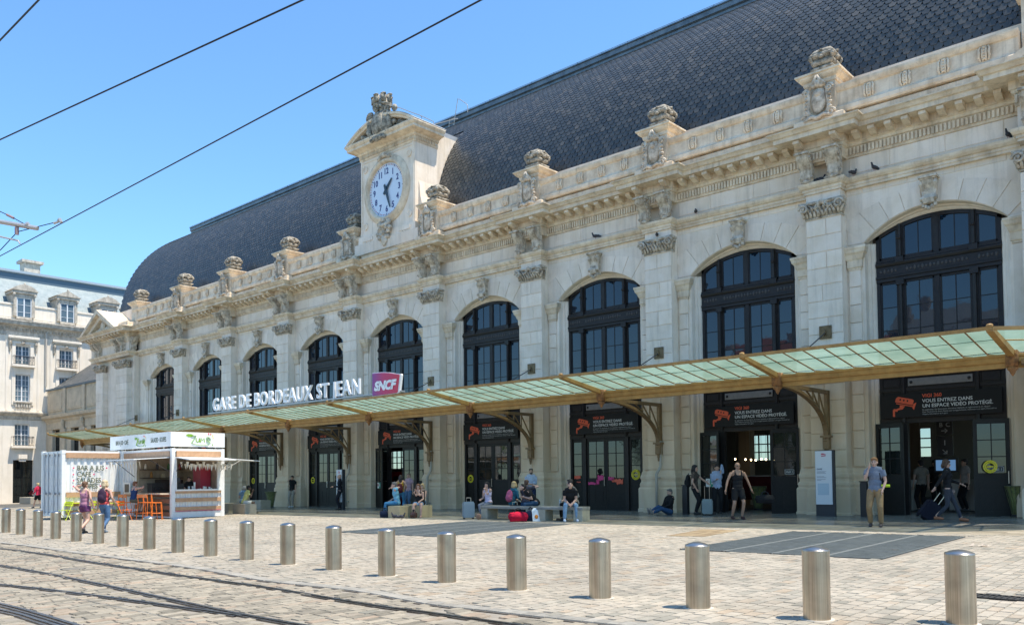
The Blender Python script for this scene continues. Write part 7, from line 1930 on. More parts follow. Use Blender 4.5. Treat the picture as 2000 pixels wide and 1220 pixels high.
# --- pair with the grey suitcase
M, J = person('dark haired man in a brown tee with a black backpack, hand held out', (1358, 1004), ('right', 'cam', .3), 1.76, 'stand', 'light', (.015, .012, .01), 'long', 'tee', ('brown_tee', (.10, .075, .06)), 'long', ('black_trousers', (.022, .02, .022)), (.03, .03, .03), Rh=(.25, .1, .9), Lh=(-.1, .45, 1.08))
backpack(M, J, BLK, 'large black backpack on the man in the brown tee', off=(0, -.23, -.08))
suitcase(at_px(1382, 1006), facing(('cam', 'left', .25)), .36, .56, .24, mat('grey_green_shell', (.24, .30, .31), .4), 'grey green cabin suitcase with its handle up between two men', handle=.44)
M, J = person('young man in a pale blue long sleeved shirt, hand to his mouth', (1402, 1003), ('cam', 'left', .15), 1.76, 'stand', 'light', (.03, .02, .015), 'short', 'long', ('pale_blue_shirt', (.38, .46, .62)), 'long', BLK, (.03, .03, .03), Lh=(-.12, .14, 1.50), Rh=(.05, .25, 1.2))
# --- man in black tank
M, J = person('bald man in a black tank top and black shorts walking out in flip flops', (1442, 1013), ('cam', 'right', .12), 1.80, 'walk', 'tan', (.1, .08, .06), 'short', 'tank', BLK, 'shorts', BLK, (.06, .02, .02), Lf=(-.10, .06, .07), Rf=(.14, -.12, .07), bald=True, glasses=True, Lh=(-.42, .05, .88), Rh=(.40, .05, .90), elb={-1: (-1, -.3, 0), 1: (1, -.3, 0)})
h_ = M @ J['L']; softbag((h_.x+.28, h_.y+.35, h_.z-.45), facing('cam'), .6, .34, .3, cloth(*BLK), 'black holdall carried behind the man in the black tank top', 'holdall', 'bag')
g = gp(1424, 996); person('dark haired woman in black behind the shoulder of the man in the tank top', (g.x, g.y+.6, g.z), 'cam', 1.62, 'stand', 'dark', (.01, .01, .01), 'long', 'tee', BLK, 'long', BLK, female=True)
# --- man on the phone
M, J = person('man in a grey polo shirt and khaki trousers talking on his phone', (1711, 1028), ('cam', 'left', .38), 1.80, 'stand', 'light', (.34, .16, .06), 'short', 'tee', ('grey_polo', (.19, .22, .28)), 'long', ('khaki', (.34, .22, .11)), (.07, .05, .045), Rh=(.115, .17, 1.44), Lh=(-.20, .18, .92), elb={1: (.35, 0, -1), -1: (-.6, -1, 0)}, Lf=(-.13, .05, .07), Rf=(.12, -.02, .07))
backpack(M, J, ('navy_pack', (.015, .02, .04)), 'navy backpack with a lime strap on the man in khaki trousers', off=(0, -.22, -.03))
q = M @ V((-.17, -.12, 1.02)); single('rolled_mat', MB().tube([(q.x-.16, q.y-.03, q.z), (q.x+.16, q.y+.03, q.z)], .035, 8), mat('lime_mat', (.55, .75, .03), .5), 'lime green roll under the backpack of the man in khaki', 'rolled mat')
# --- woman with the suitcase
M, J = person('woman in a black jacket and dark trousers striding out and pulling a suitcase', (1852, 1018), ('right', 'cam', .32), 1.70, 'walk', 'light', (.10, .05, .035), 'bob', 'long', BLK, 'slim', ('dark_grey_trousers', (.05, .055, .07)), (.35, .13, .06), glasses=True, female=True, Rh=(.20, -.42, .80), Lh=(-.15, .35, 1.05), look=(10, 12))
sc2 = suitcase(at_px(1801, 1014), facing(('right', 'cam', .3)), .40, .60, .26, cloth('dark_suitcase', (.02, .02, .035)), 'dark blue suitcase tilted on its wheels behind the striding woman', handle=.30)
sc2.rotation_euler = (0, 0, facing('cam')); sc2.rotation_euler = (Matrix.Rotation(facing('cam'), 4, 'Z') @ Matrix.Rotation(D2R(-38), 4, 'Y')).to_euler()
h_ = M @ V((-.19, .10, .88)); softbag((h_.x, h_.y, h_.z-.12), facing('cam'), .20, .19, .12, mat('taupe_leather', (.20, .14, .12), .5), 'small taupe shoulder bag at the hip of the striding woman', 'handbag', 'bag', straps=False)
# --- silhouettes inside the hall
for px, py, dy, lab, fc, c in ((1800, 1003, 3.0, 'person with a pale backpack standing inside the right hand door', 'away', ('stone_shirt', (.28, .24, .20))), (1826, 1003, 4.5, 'person in dark clothes inside the hall behind the striding woman', 'cam', BLK), (1886, 1003, 3.2, 'person in a light shirt at the counter inside the right door', 'left', ('pale_shirt', (.40, .36, .33)))):
    q = P(px, 960, y=dy); person(lab, (q.x, q.y, G(q.x, q.y)), fc, 1.74, 'stand', 'light', (.03, .02, .02), 'short', 'tee', c, 'long', BLK)
q = P(425, 940, y=BY0+1.2)
person('kiosk worker in a dark top standing inside the juice kiosk', (BX-1.0, BY0+1.3, .22), 'cam', 1.68, 'stand', 'light', (.03, .02, .02), 'short', 'tee', BLK, 'long', BLK)
# ================================================================== SIGNS ON THE CANOPY
LET = mat('sign_letter_white', (.80, .80, .80), .35, .1); STEELG = mat('galvanised', (.36, .38, .40), .45, .5)
sg_ = thing('station_name_sign', 'white GARE DE BORDEAUX ST JEAN letters standing on the canopy edge', 'sign', (-40, YOE+.1, 5.1))
pa, pb = P(416, 808, y=YOE+.12), P(706, 776, y=YOE+.12)
txt = 'GARE DE BORDEAUX ST JEAN'
full = text_mesh(txt, 1.0, .1, .012, 'LEFT', 1.0); wtot = max(p[0] for p in full.v)
hgt = 1.0; 
zb = ZOE+.24; xa_, xb_ = pa.x, pb.x
H_ = (P(420, 782, y=YOE).z-P(420, 807.5, y=YOE).z)
cap = .73; size = H_/cap; sxf = (xb_-xa_)/(wtot*size)
x = 0
def adv(t_): return max(p[0] for p in text_mesh(t_+'I', 1.0, .1, .012, 'LEFT', 1.0).v)
A0 = adv('')
for i, ch in enumerate(txt):
    if ch == ' ': continue
    m = text_mesh(ch, size, .09, .012*size, 'LEFT', sx=sxf*.88); m.move(xa_+(adv(txt[:i])-A0)*size*sxf, YOE+.12, zb)
    part(sg_, 'letter', m, LET)
part(sg_, 'rail', MB().box(xa_-.3, P(782, 768, y=YOE).x, YOE+.02, YOE+.24, ZOE+.10, ZOE+.16), STEELG)
lg = MB(); k = 0
xr = xa_
while xr < xb_: lg.tube([(xr, YOE+.12, ZOE+.14), (xr, YOE+.12, zb+.03)], .02, 5); xr += .42
part(sg_, 'post', lg, STEELG, stuff=True)
lo_ = thing('logo_sign', 'purple to red SNCF logo panel at the right end of the station name', 'sign', (-30, YOE, 5.2))
x0, x1 = P(727, 750, y=YOE).x, P(782, 750, y=YOE).x; z0, z1 = P(755, 771, y=YOE).z, P(755, 724, y=YOE).z
W_l, H_l = x1-x0, z1-z0
outl = [(0, .04), (.02, .0), (.9, .02), (.93, .06), (1.0, .76), (.98, .80), (.80, .86), (.60, .93), (.35, .98), (.0, 1.0)]
pts = [(x0+a*W_l, z0+b*H_l) for a, b in outl]
part(lo_, 'panel_rim', MB().prism([(p[0]+(.05 if k in (3, 4, 5) else 0)*1, p[1]) for k, p in enumerate(pts)], YOE+.0, YOE+.10, 'y'), WHITE)
lm = bpy.data.materials.new('logo_gradient'); lm.use_nodes = True; n_ = lm.node_tree.nodes; l_ = lm.node_tree.links
tc = n_.new('ShaderNodeTexCoord'); sx_ = n_.new('ShaderNodeSeparateXYZ'); l_.new(tc.outputs['Generated'], sx_.inputs[0]); rp_ = n_.new('ShaderNodeValToRGB')
rp_.color_ramp.elements[0].color = (.22, .03, .24, 1); rp_.color_ramp.elements[1].color = (.58, .01, .04, 1); e = rp_.color_ramp.elements.new(.4); e.color = (.50, .008, .11, 1)
l_.new(sx_.outputs[0], rp_.inputs[0]); l_.new(rp_.outputs[0], n_['Principled BSDF'].inputs['Base Color']); n_['Principled BSDF'].inputs['Roughness'].default_value = .35
part(lo_, 'coloured_face', MB().prism([(x0+.02+a*(W_l-.06), z0+.02+b*(H_l-.05)) for a, b in outl], YOE-.015, YOE-.001, 'y'), lm)
t = text_mesh('SNCF', H_l*.50, .02, .028, 'CENTER', .88, .22); wd = max(p[0] for p in t.v)-min(p[0] for p in t.v); 
t.v = [(p[0]*W_l*.80/wd, p[1], p[2]) for p in t.v]
part(lo_, 'lettering', t.move(x0+W_l*.46, YOE-.03, z0+H_l*.24), LET)
part(lo_, 'post', MB().tube([(x0+.3, YOE+.1, ZOE), (x0+.3, YOE+.1, z0+.05)], .03, 5).tube([(x1-.4, YOE+.1, ZOE), (x1-.4, YOE+.1, z0+.05)], .03, 5), STEELG)

# ---- camera surveillance banners over the nine doorways
BAN = mat('banner_black', (.010, .010, .011), .45, nscale=2, namt=.3, spec=.25); ORR = mat('banner_orange', (.72, .10, .035), .5); BW = mat('banner_white_print', (.62, .62, .60), .5)
YBN = .70
bs = thing('video_banner', '', 'banner', (0, YBN, 3.4), 0, 'black camera surveillance banners over the doorways')
part(bs, 'panel', MB().box(-1.72, 1.72, 0, .025, .06, .80), BAN, inv=False)
cam_ = MB(); R20 = Matrix.Translation((-1.02, -.004, .48)) @ Matrix.Rotation(D2R(14), 4, 'Y')
cam_.join(MB().prism([(-.28, .02), (.26, .02), (.26, .17), (.20, .20), (-.22, .20), (-.28, .14)], -.004, .002, 'y').xf(R20)); cam_.join(MB().prism([(-.24, -.035), (.27, -.035), (.27, -.005), (-.24, -.005)], -.004, .002, 'y').xf(R20))
cam_.join(MB().prism([(.27, -.06), (.33, -.12), (.35, .12), (.27, .06)], -.004, .002, 'y').xf(R20))
cam_.join(MB().prism([(-.12, -.05), (.04, -.05), (.0, -.16), (-.14, -.22), (-.14, -.27), (-.27, -.27), (-.27, -.20), (-.19, -.19), (-.10, -.13)], -.004, .002, 'y').xf(R20))
cam_.box(-1.36, -1.30, -.006, .002, .10, .32)
part(bs, 'camera_pictogram', cam_, ORR, inv=False)
for k in range(3): part(bs, 'pictogram_slot', MB().box(-.16+.11*k, -.12+.11*k, -.008, -.005, .09, .15).xf(R20), BAN, inv=False)
part(bs, 'heading', text_mesh('VIGI 360', .155, .004, .003, 'LEFT').move(-.48, -.004, .66), ORR, inv=False)
part(bs, 'text_line', text_mesh('VOUS ENTREZ DANS', .150, .004, .002, 'LEFT').move(-.48, -.004, .50), BW, inv=False)
part(bs, 'text_line', text_mesh('UN ESPACE VIDÉO PROTÉGÉ.', .150, .004, .002, 'LEFT').move(-.48, -.004, .345), BW, inv=False)
for k, tx in enumerate(("En application des dispositions des textes législatifs et réglementaires en vigueur.", "Pour l'exercice du droit d'accès aux enregistrements, s'adresser à un agent d'accueil ou", "l'Espace Information de la gare.")):
    part(bs, 'small_print', text_mesh(tx, .058, .003, .0, 'LEFT').move(-.48, -.004, .255-.068*k), mat('small_print_grey', (.42, .42, .41), .6), inv=False)
BL = ['black VIGI 360 camera banner over the rightmost doorway', 'black VIGI 360 camera banner over the doorway with hanging lamps, left of the tall totem', 'black VIGI 360 camera banner over the closed doors with pink window prints',
      'black VIGI 360 camera banner over the closed doors behind the concrete benches', 'black VIGI 360 camera banner over the open door with the red machine inside', 'black VIGI 360 camera banner above the man in the dark suit',
      'black VIGI 360 camera banner over the doors right of the kiosk awning', 'black VIGI 360 banner mostly hidden behind the juice kiosk', 'black VIGI 360 banner over the leftmost doorway behind the kiosk']
for i, c in enumerate(BC):
    o = bs if i == 0 else copy_tree(bs); o.location = (c, YBN, 3.39); o['label'] = BL[i]
# stickers on the doors: yellow ring, hall tag, prints
YEL = mat('yellow_print', (.72, .60, .02), .5)
def ring(x, y, z, r, m, lab):
    mb = MB()
    for rr0, w in ((r, .018), (r*.72, .02)): mb.tube([(x+rr0*math.cos(a*math.pi/10), y, z+rr0*math.sin(a*math.pi/10)) for a in range(21)], w, 4, flat=.2)
    return single('round_sticker', mb.box(x-r*.5, x+r*.5, y-.004, y+.002, z-.02, z+.02), m, lab, 'sticker')
ring(-5.98, .265, 1.86, .17, YEL, 'yellow ring sticker on the rightmost open door leaf')
ring(BC[2]+1.45, .875, 1.75, .19, YEL, 'yellow ring sticker on the doors with the pink prints')
ring(BC[3]-1.45, .875, 1.65, .17, YEL, 'yellow ring sticker on the doors behind the benches'); ring(BC[5]-1.45, .875, 1.65, .17, YEL, 'yellow ring sticker left of the man in the dark suit'); ring(BC[6]-1.45, .875, 1.65, .17, YEL, 'yellow ring sticker on the door right of the kiosk')
def sticker(name, c, z0, w, h, m, lab, txt=None, ang=18, off=.5, i0=0, tm=None, ts=.1, back=False):
    """on a leaf hinged at bay axis c +/- .975"""
    pass
PK = mat('magenta_print', (.62, .04, .20), .5); OR2 = mat('orange_red_print', (.72, .12, .06), .5)
pr3 = thing('window_print', 'pink and orange printed film across the panes of the closed doors', 'window print', (BC[2], .86, 1.5))
for (a, b, z0, z1, m_) in ((-.90, -.52, 1.34, 1.48, PK), (-.42, -.12, 1.5, 1.76, PK), (-.48, -.34, 1.34, 1.6, PK), (.12, .40, 1.52, 1.70, PK), (.30, .52, 1.45, 1.62, OR2), (.52, .84, 1.34, 1.62, OR2), (-1.62, -1.3, 1.58, 1.76, OR2), (-1.5, -1.3, 1.44, 1.5, OR2)):
    n_ = 7; rg3 = random.Random(int(a*100)); pts = []
    for k in range(n_): pts.append((BC[2]+a+(b-a)*k/(n_-1), z0+(z1-z0)*rg3.uniform(0, .25)))
    for k in range(n_): pts.append((BC[2]+b-(b-a)*k/(n_-1), z1-(z1-z0)*rg3.uniform(0, .35)))
    part(pr3, 'printed_shape', MB().prism(pts, .868, .872, 'y'), m_)
# leaf stickers: on the open left leaf of the lamp doorway and on the right leaves
def leaf_frame(c, side, d):        # world matrix on an open leaf, d metres from its hinge
    ang = D2R(162) if side < 0 else D2R(18)
    M = Matrix.Translation((c+side*.975, .42, 0)) @ Matrix.Rotation(ang, 4, 'Z')
    return M, ang
def on_leaf(c, side, d, z, lab, cat, build):
    ang = D2R(162) if side < 0 else D2R(18)
    M = Matrix.Translation((c+side*.975, .42, 0)) @ Matrix.Rotation(ang, 4, 'Z')
    if side < 0:      # the visible side of this leaf is its back
        p = M @ Vector((d, .052, z)); R = ang+math.pi
    else: p = M @ Vector((d, -.004, z)); R = ang
    t = thing('door_notice', lab, 'notice', tuple(p), R); build(t); return t
def hall(t):
    part(t, 'border', MB().box(-.17, .17, -.004, 0, -.09, .10), mat('hall_board', (.03, .035, .04), .4), inv=False)
    o = MB()
    for a in ((-.15, .15, .075, .085), (-.15, .15, -.075, -.065), (-.15, -.14, -.075, .085), (.14, .15, -.075, .085)): o.box(a[0], a[1], -.007, -.004, a[2], a[3])
    part(t, 'outline', o, BW, inv=False); part(t, 'lettering', text_mesh('Hall 1', .10, .003, .001).move(0, -.006, -.03), BW, inv=False)
on_leaf(BC[0], 1, .62, 1.78, 'Hall 1 notice on the rightmost open door leaf', 'notice', hall)
on_leaf(BC[1], 1, .62, 1.78, 'Hall 1 notice on the open leaf by the tall totem', 'notice', hall)
def nosmoke(t):
    part(t, 'white_half', MB().box(-.22, 0, -.004, 0, -.15, .15), WHITE, inv=False); part(t, 'green_half', MB().box(0, .22, -.004, 0, -.15, .15), mat('notice_green', (.02, .28, .18), .5), inv=False)
    part(t, 'no_smoking_ring', MB().tube([(-.11+.07*math.cos(a*math.pi/8), -.008, .02+.07*math.sin(a*math.pi/8)) for a in range(17)], .009, 4).tube([(-.16, -.008, .07), (-.06, -.008, -.03)], .008, 4), RED, inv=False)
    part(t, 'figure', MB().box(.07, .15, -.007, -.004, -.05, .08).ell((.11, -.006, .10), (.02, .003, .02), 6, 4), WHITE, inv=False)
on_leaf(BC[1], -1, .45, 1.42, 'green and white no smoking notice on the open leaf behind the pair of men', 'notice', nosmoke)
on_leaf(BC[4], -1, .45, 1.35, 'green and white no smoking notice on the open leaf behind the man in blue', 'notice', nosmoke)

# ================================================================== STREET FURNITURE
bol_px = [(1891.5, 1221, 1072), (1604.5, 1212, 1065), (1368.5, 1189.5, 1057), (1174.6, 1169.5, 1049), (1009.4, 1153.5, 1042), (871.5, 1138.5, 1035.5), (753, 1125.5, 1029.5), (648.6, 1113.5, 1024.5), (558.6, 1103, 1019.5), (478, 1094, 1015.5),
          (407, 1086.5, 1012), (343, 1079.5, 1009.5), (287, 1073, 1007), (235, 1067.5, 1003), (187.5, 1061.7, 1000.5), (144, 1057.5, 999), (104, 1052.5, 997), (69, 1048, 994), (35.5, 1043.7, 992.5), (7, 1040, 990.7)]
SBOL = bpy.data.materials.new('bollard_steel'); SBOL.use_nodes = True; n_ = SBOL.node_tree.nodes; l_ = SBOL.node_tree.links; b_ = n_['Principled BSDF']
b_.inputs['Metallic'].default_value = 1; b_.inputs['Roughness'].default_value = .34; b_.inputs['Anisotropic'].default_value = .45; tg_ = n_.new('ShaderNodeTangent'); tg_.direction_type = 'RADIAL'; tg_.axis = 'Z'; l_.new(tg_.outputs[0], b_.inputs['Tangent'])
tc = n_.new('ShaderNodeTexCoord'); mp = n_.new('ShaderNodeMapping'); mp.inputs['Scale'].default_value = (60, 60, .6); tx = n_.new('ShaderNodeTexNoise'); tx.inputs['Scale'].default_value = 1.5; tx.inputs['Detail'].default_value = 4
l_.new(tc.outputs['Object'], mp.inputs[0]); l_.new(mp.outputs[0], tx.inputs['Vector']); r_ = n_.new('ShaderNodeValToRGB'); r_.color_ramp.elements[0].position = .3; r_.color_ramp.elements[0].color = (.46, .39, .31, 1); r_.color_ramp.elements[1].position = .7; r_.color_ramp.elements[1].color = (.66, .58, .48, 1)
l_.new(tx.outputs[0], r_.inputs[0]); t2 = n_.new('ShaderNodeTexNoise'); t2.inputs['Scale'].default_value = 3.5; t2.inputs['Detail'].default_value = 6; oi = n_.new('ShaderNodeObjectInfo'); va = n_.new('ShaderNodeVectorMath'); va.operation = 'ADD'
l_.new(tc.outputs['Object'], va.inputs[0]); l_.new(oi.outputs['Location'], va.inputs[1]); l_.new(va.outputs[0], t2.inputs['Vector'])
mr = n_.new('ShaderNodeMapRange'); mr.inputs[1].default_value = .35; mr.inputs[2].default_value = .7; mr.inputs[3].default_value = 1; mr.inputs[4].default_value = .72; l_.new(t2.outputs[0], mr.inputs[0])
mm = n_.new('ShaderNodeMix'); mm.data_type = 'RGBA'; mm.blend_type = 'MULTIPLY'; mm.inputs['Factor'].default_value = 1; l_.new(r_.outputs[0], mm.inputs[6]); l_.new(mr.outputs[0], mm.inputs[7]); l_.new(mm.outputs[2], b_.inputs['Base Color'])
mr2 = n_.new('ShaderNodeMapRange'); mr2.inputs[3].default_value = .26; mr2.inputs[4].default_value = .44; l_.new(t2.outputs[0], mr2.inputs[0]); l_.new(mr2.outputs[0], b_.inputs['Roughness'])
def poly_r(): return .136
bb_ = MB().lathe([(.137, -.03), (.137, .01), (.137, .725), (.137, .733)], n=48); cb_ = MB().lathe([(.137, .733), (.1365, .737), (.134, .741), (.131, .743), (.10, .757), (.06, .769), (.03, .775), (.004, .777)], n=48)
bpl = MB().lathe([(.175, -.01), (.175, .003), (.13, .004)], n=32)
bo0 = thing('bollard', '', 'bollard', (0, 0, 0), 0, 'brushed steel bollards in a row along the tram track')
part(bo0, 'post', bb_, SBOL, True, inv=False); part(bo0, 'domed_cap', cb_, STEEL, True, inv=False); part(bo0, 'base_ring', bpl, mat('pale_mortar', (.48, .44, .37), .9), inv=False)
for k, (px, py, pt) in enumerate(bol_px):
    g = gp(px, py); o = bo0 if k == 0 else copy_tree(bo0)
    fd = V((FW.x, FW.y, 0)).normalized()
    c = g+fd*.125; o.location = (c.x, c.y, G(c.x, c.y)); o.rotation_euler = (0, 0, k*1.7)
    lo, hi = .5, 1.2
    for _ in range(30):
        m = (lo+hi)/2
        if screen((c.x, c.y, G(c.x, c.y)+m))[1] > pt: lo = m
        else: hi = m
    o.scale = (1, 1, m/.777)
    o['label'] = ('rightmost brushed steel bollard, nearest the drain cover' if k == 0 else ('leftmost brushed steel bollard, cut by the picture edge' if k == 19 else '%s brushed steel bollard counted from the right end of the row' % ords[k]))
# information totems
def totem(px, py, h, w, lab, main=False, rz=0.0):
    g = gp(px, py); t = thing('information_totem', lab, 'totem', (g.x, g.y+.1, g.z), rz, 'grey information totems by the doors')
    part(t, 'casing', MB().box(-w/2, w/2+.03, -.0, .16, 0, h), mat('totem_dark', (.03, .035, .045), .4), inv=False)
    part(t, 'face', MB().box(-w/2+.015, w/2-.02, -.03, -.001, .38, h-.02), mat('totem_white', (.62, .66, .72), .35), inv=False)
    TG = mat('totem_print', (.12, .14, .2), .5)
    part(t, 'logo', MB().prism([(-.07, h-.20), (.07, h-.19), (.08, h-.13), (.0, h-.10), (-.07, h-.10)], -.036, -.031, 'y'), mat('logo_red', (.45, .02, .10), .5), inv=False)
    part(t, 'logo_lettering', text_mesh('SNCF', .055, .002, .002, shear=.2).move(0, -.040, h-.175), WHITE, inv=False)
    part(t, 'heading', text_mesh('GARE', .07, .002, .002, 'LEFT').move(-w/2+.06, -.034, h-.62), TG, inv=False)
    ln = MB()
    for k, (z, l) in enumerate(((.68, .26), (.71, .22), (.74, .25), (.84, .2), (.87, .26), (.93, .24), (.96, .12))): ln.box(-w/2+.06, -w/2+.06+l*w/.48, -.034, -.031, h-z, h-z+.010)
    part(t, 'text_block', ln, TG, inv=False)
    part(t, 'map', MB().box(-w/2+.08, w/2-.12, -.034, -.031, h-1.42, h-1.05), mat('map_blue', (.42, .52, .62), .5), inv=False)
    return t
totem(1609, 1008, 2.10, .56, 'tall grey white information totem right of the lamp doorway', rz=.0)
totem(660, 995, 2.0, .46, 'grey information totem behind the man in the dark suit')
# dark slim posts
for px, py, h, lab in ((1689, 1008, 1.10, 'slim black post behind the man in khaki trousers'), (824, 1008, 1.02, 'slim black post right of the cream blocks'), (1340, 1004, 1.05, 'slim black post beside the man sitting on the floor')):
    g = gp(px, py); t = thing('black_post', lab, 'post', (g.x, g.y, g.z), 0)
    part(t, 'body', MB().box(-.10, .10, -.08, .08, 0, h-.06).box(-.09, .09, -.07, .07, h-.06, h-.03), BLACK, inv=False); part(t, 'top', MB().box(-.12, .12, -.10, .10, h-.03, h), BLACK, inv=False)
# litter bag holders
def bagbin(px, py, lab, c=(.24, .27, .10)):
    g = gp(px, py); t = thing('litter_bin', lab, 'litter bin', (g.x, g.y, g.z), 0, 'ribbed litter bins with translucent bags')
    fr = MB()
    for k in range(16):
        a = 2*math.pi*k/16; fr.tube([(.14*math.cos(a), .14*math.sin(a), .05), (.22*math.cos(a+.1), .22*math.sin(a+.1), .45), (.32*math.cos(a), .32*math.sin(a), .88)], .010, 4)
    part(t, 'rod_cage', fr, mat('bin_green_steel', (.16, .17, .10), .5, .3), inv=False)
    part(t, 'bag', MB().lathe([(.11, .06), (.15, .18), (.20, .5), (.29, .86), (.30, .88)], n=18), mat('green_bag_%d' % int(c[0]*100), c, .4, nscale=9, namt=.5, bump=.6, bscale=20), True, inv=False)
    part(t, 'rim', MB().tube([(.32*math.cos(a*math.pi/10), .32*math.sin(a*math.pi/10), .88) for a in range(21)], .016, 5), mat('bin_green_steel', (.16, .17, .10), .5, .3), inv=False)
    part(t, 'base', MB().lathe([(.17, 0), (.17, .05), (.14, .06)], n=16), BLACK, inv=False)
bagbin(529, 990, 'green litter bin against the pier left of the young man in black'); bagbin(1481, 995, 'ribbed litter bin inside the doorway behind the man in the tank top'); bagbin(1988, 1008, 'ribbed litter bin cut by the right picture edge')
# fallen leaves or paper debris by the right grating
gd = gp(1915, 1066); db = MB()
for k in range(14):
    a = R_.uniform(0, 6.28); q = R_.uniform(.02, .22); x, y = gd.x+q*math.cos(a), gd.y+q*math.sin(a)*.6; z = G(x, y)+.008; s2 = R_.uniform(.02, .05)
    db.add([(x-s2, y-s2, z), (x+s2, y-s2*.5, z+R_.uniform(0, .05)), (x+s2*.6, y+s2, z+R_.uniform(.01, .06)), (x-s2*.8, y+s2*.8, z+.01)], [(0, 1, 2, 3)])
single('paper_scraps', db, mat('paper_scrap', (.5, .42, .33), .8), 'crumpled pale scraps lying on the paving beside the right grating', 'litter')
# pigeons
PG = mat('pigeon_grey', (.045, .045, .055), .6, nscale=30, namt=.4)
def pigeon_mb():
    m = MB(); m.ell((0, 0, .10), (.055, .11, .055), 10, 7); m.tube([(0, .07, .12), (0, .10, .17), (0, .105, .195)], [.035, .026, .024], 7); m.ell((0, .112, .205), (.022, .028, .022), 8, 5)
    m.tube([(0, -.08, .10), (0, -.17, .08), (0, -.21, .07)], [.035, .022, .01], 6, flat=1.6); return m
pgm = pigeon_mb().mesh('plumage', PG, True); bkm = MB().tube([(0, .135, .203), (0, .16, .198)], [.006, .002], 5).mesh('beak', BLACK); lgm = MB().tube([(-.02, 0, 0), (-.02, 0, .06)], .005, 4).tube([(.02, 0, 0), (.02, 0, .06)], .005, 4).mesh('leg', mat('pigeon_leg', (.3, .1, .08), .6))
PGL = [((1603, 346), .02, 'pigeon on the ledge above the capital of the rightmost full pilaster'), ((1667, 341), .16, 'pigeon crouched on the architrave just right of that pilaster'), ((1708, 330), .16, 'pigeon standing on the architrave left of the rightmost arch'), ((1969, 262), .16, 'pigeon on the architrave at the far right, above the corner'),
       ((1283, 461), -.05, 'pigeon sitting on top of a capital over the second pier'), ((1359, 414), .16, 'pigeon standing upright on the architrave above the second arch'), ((1163, 463), .16, 'pigeon on the architrave above the third arch')]
p0 = None
def pigeon(loc, rz, lab):
    t = thing('pigeon', lab, 'pigeon', loc, rz, 'pigeons on the facade and the ground')
    for nm, me in (('plumage', pgm), ('beak', bkm), ('leg', lgm)): link(nm, me, t, False)
    t.scale = (1.15,)*3
for (px, py), yy, lab in PGL:
    q = P(px, py, y=yy); z = 11.33 if abs(q.z-11.35) < .5 else q.z-.05
    pigeon((q.x, yy if z == 11.33 else yy, z), R_.uniform(0, 6), lab)
for px, py, lab in ((770, 1013, 'left one of two pigeons walking in front of the cream block'), (785, 1014, 'right one of two pigeons walking by the dark handbag')):
    g = gp(px, py); pigeon((g.x, g.y, g.z), R_.uniform(0, 6), lab)
# ================================================================== OVERHEAD LINE
WR = mat('contact_wire', (.02, .022, .03), .5, .5)
def wire(p, q, r, lab, sag=0.0, nm='overhead_wire'):
    pts = [lerp(p, q, k/16)-V((0, 0, sag*math.sin(math.pi*k/16))) for k in range(17)]
    return single(nm, MB().tube(pts, r, 6), WR, lab, 'wire', 'overhead tram wires')
def ext(a, b, za, zb, e=1.5):
    p, q = P(*a, z=za), P(*b, z=zb); d = q-p; return p-d*1.2, q+d*2.5
p, q = ext((0, 500), (940, 0), 6.0, 6.0); wire(p, q, .0085, 'long overhead tram wire crossing the sky down to the left edge bracket')
p, q = ext((0, 273), (592, 0), 6.0, 6.0); wire(p, q, .0085, 'upper overhead tram wire crossing the sky at the left')
p, q = ext((0, 79), (76, 0), 6.4, 6.4); wire(p, q, .010, 'short piece of overhead wire in the top left corner')
ZW = 6.3
c0 = P(38, 466, z=6.0)
cab = thing('catenary_bracket', 'pale overhead line bracket arm with insulators at the left edge', 'catenary bracket', tuple(c0), 0)
D_ = (c0-CAM).length; dd_ = V((FW.x, FW.y, 0)).normalized()
def pp(px, py): 
    r = ray(px, py); t = (c0-CAM).dot(dd_)/r.dot(dd_); return CAM+r*t
part(cab, 'arm', MB().tube([pp(-60, 421), pp(0, 433), pp(74, 446)], .040, 8), mat('galvanised_arm', (.5, .48, .46), .4, .5))
part(cab, 'registration_arm', MB().tube([pp(-50, 455), pp(0, 462), pp(36, 470), pp(39, 476)], .016, 6), mat('galvanised_arm', (.5, .48, .46), .4, .5))
part(cab, 'stay_wire', MB().tube([pp(-60, 385), pp(0, 413), pp(13, 419)], .008, 5).tube([pp(27, 426), pp(54, 441)], .008, 5).tube([pp(33, 453), pp(105, 435)], .008, 5).tube([pp(0, 489), pp(32, 455)], .008, 5), WR)
part(cab, 'insulator', MB().tube([pp(13, 419), pp(27, 426)], .022, 7).tube([pp(33, 444), pp(33, 458)], .035, 7), mat('insulator_brown', (.3, .2, .2), .4))
part(cab, 'clamp', MB().tube([pp(105, 436), pp(112, 434), pp(116, 427)], .022, 6).tube([pp(116, 427), pp(119, 434)], .03, 6).tube([pp(52, 440), pp(57, 438)], .05, 6), mat('galvanised_arm', (.5, .48, .46), .4, .5))

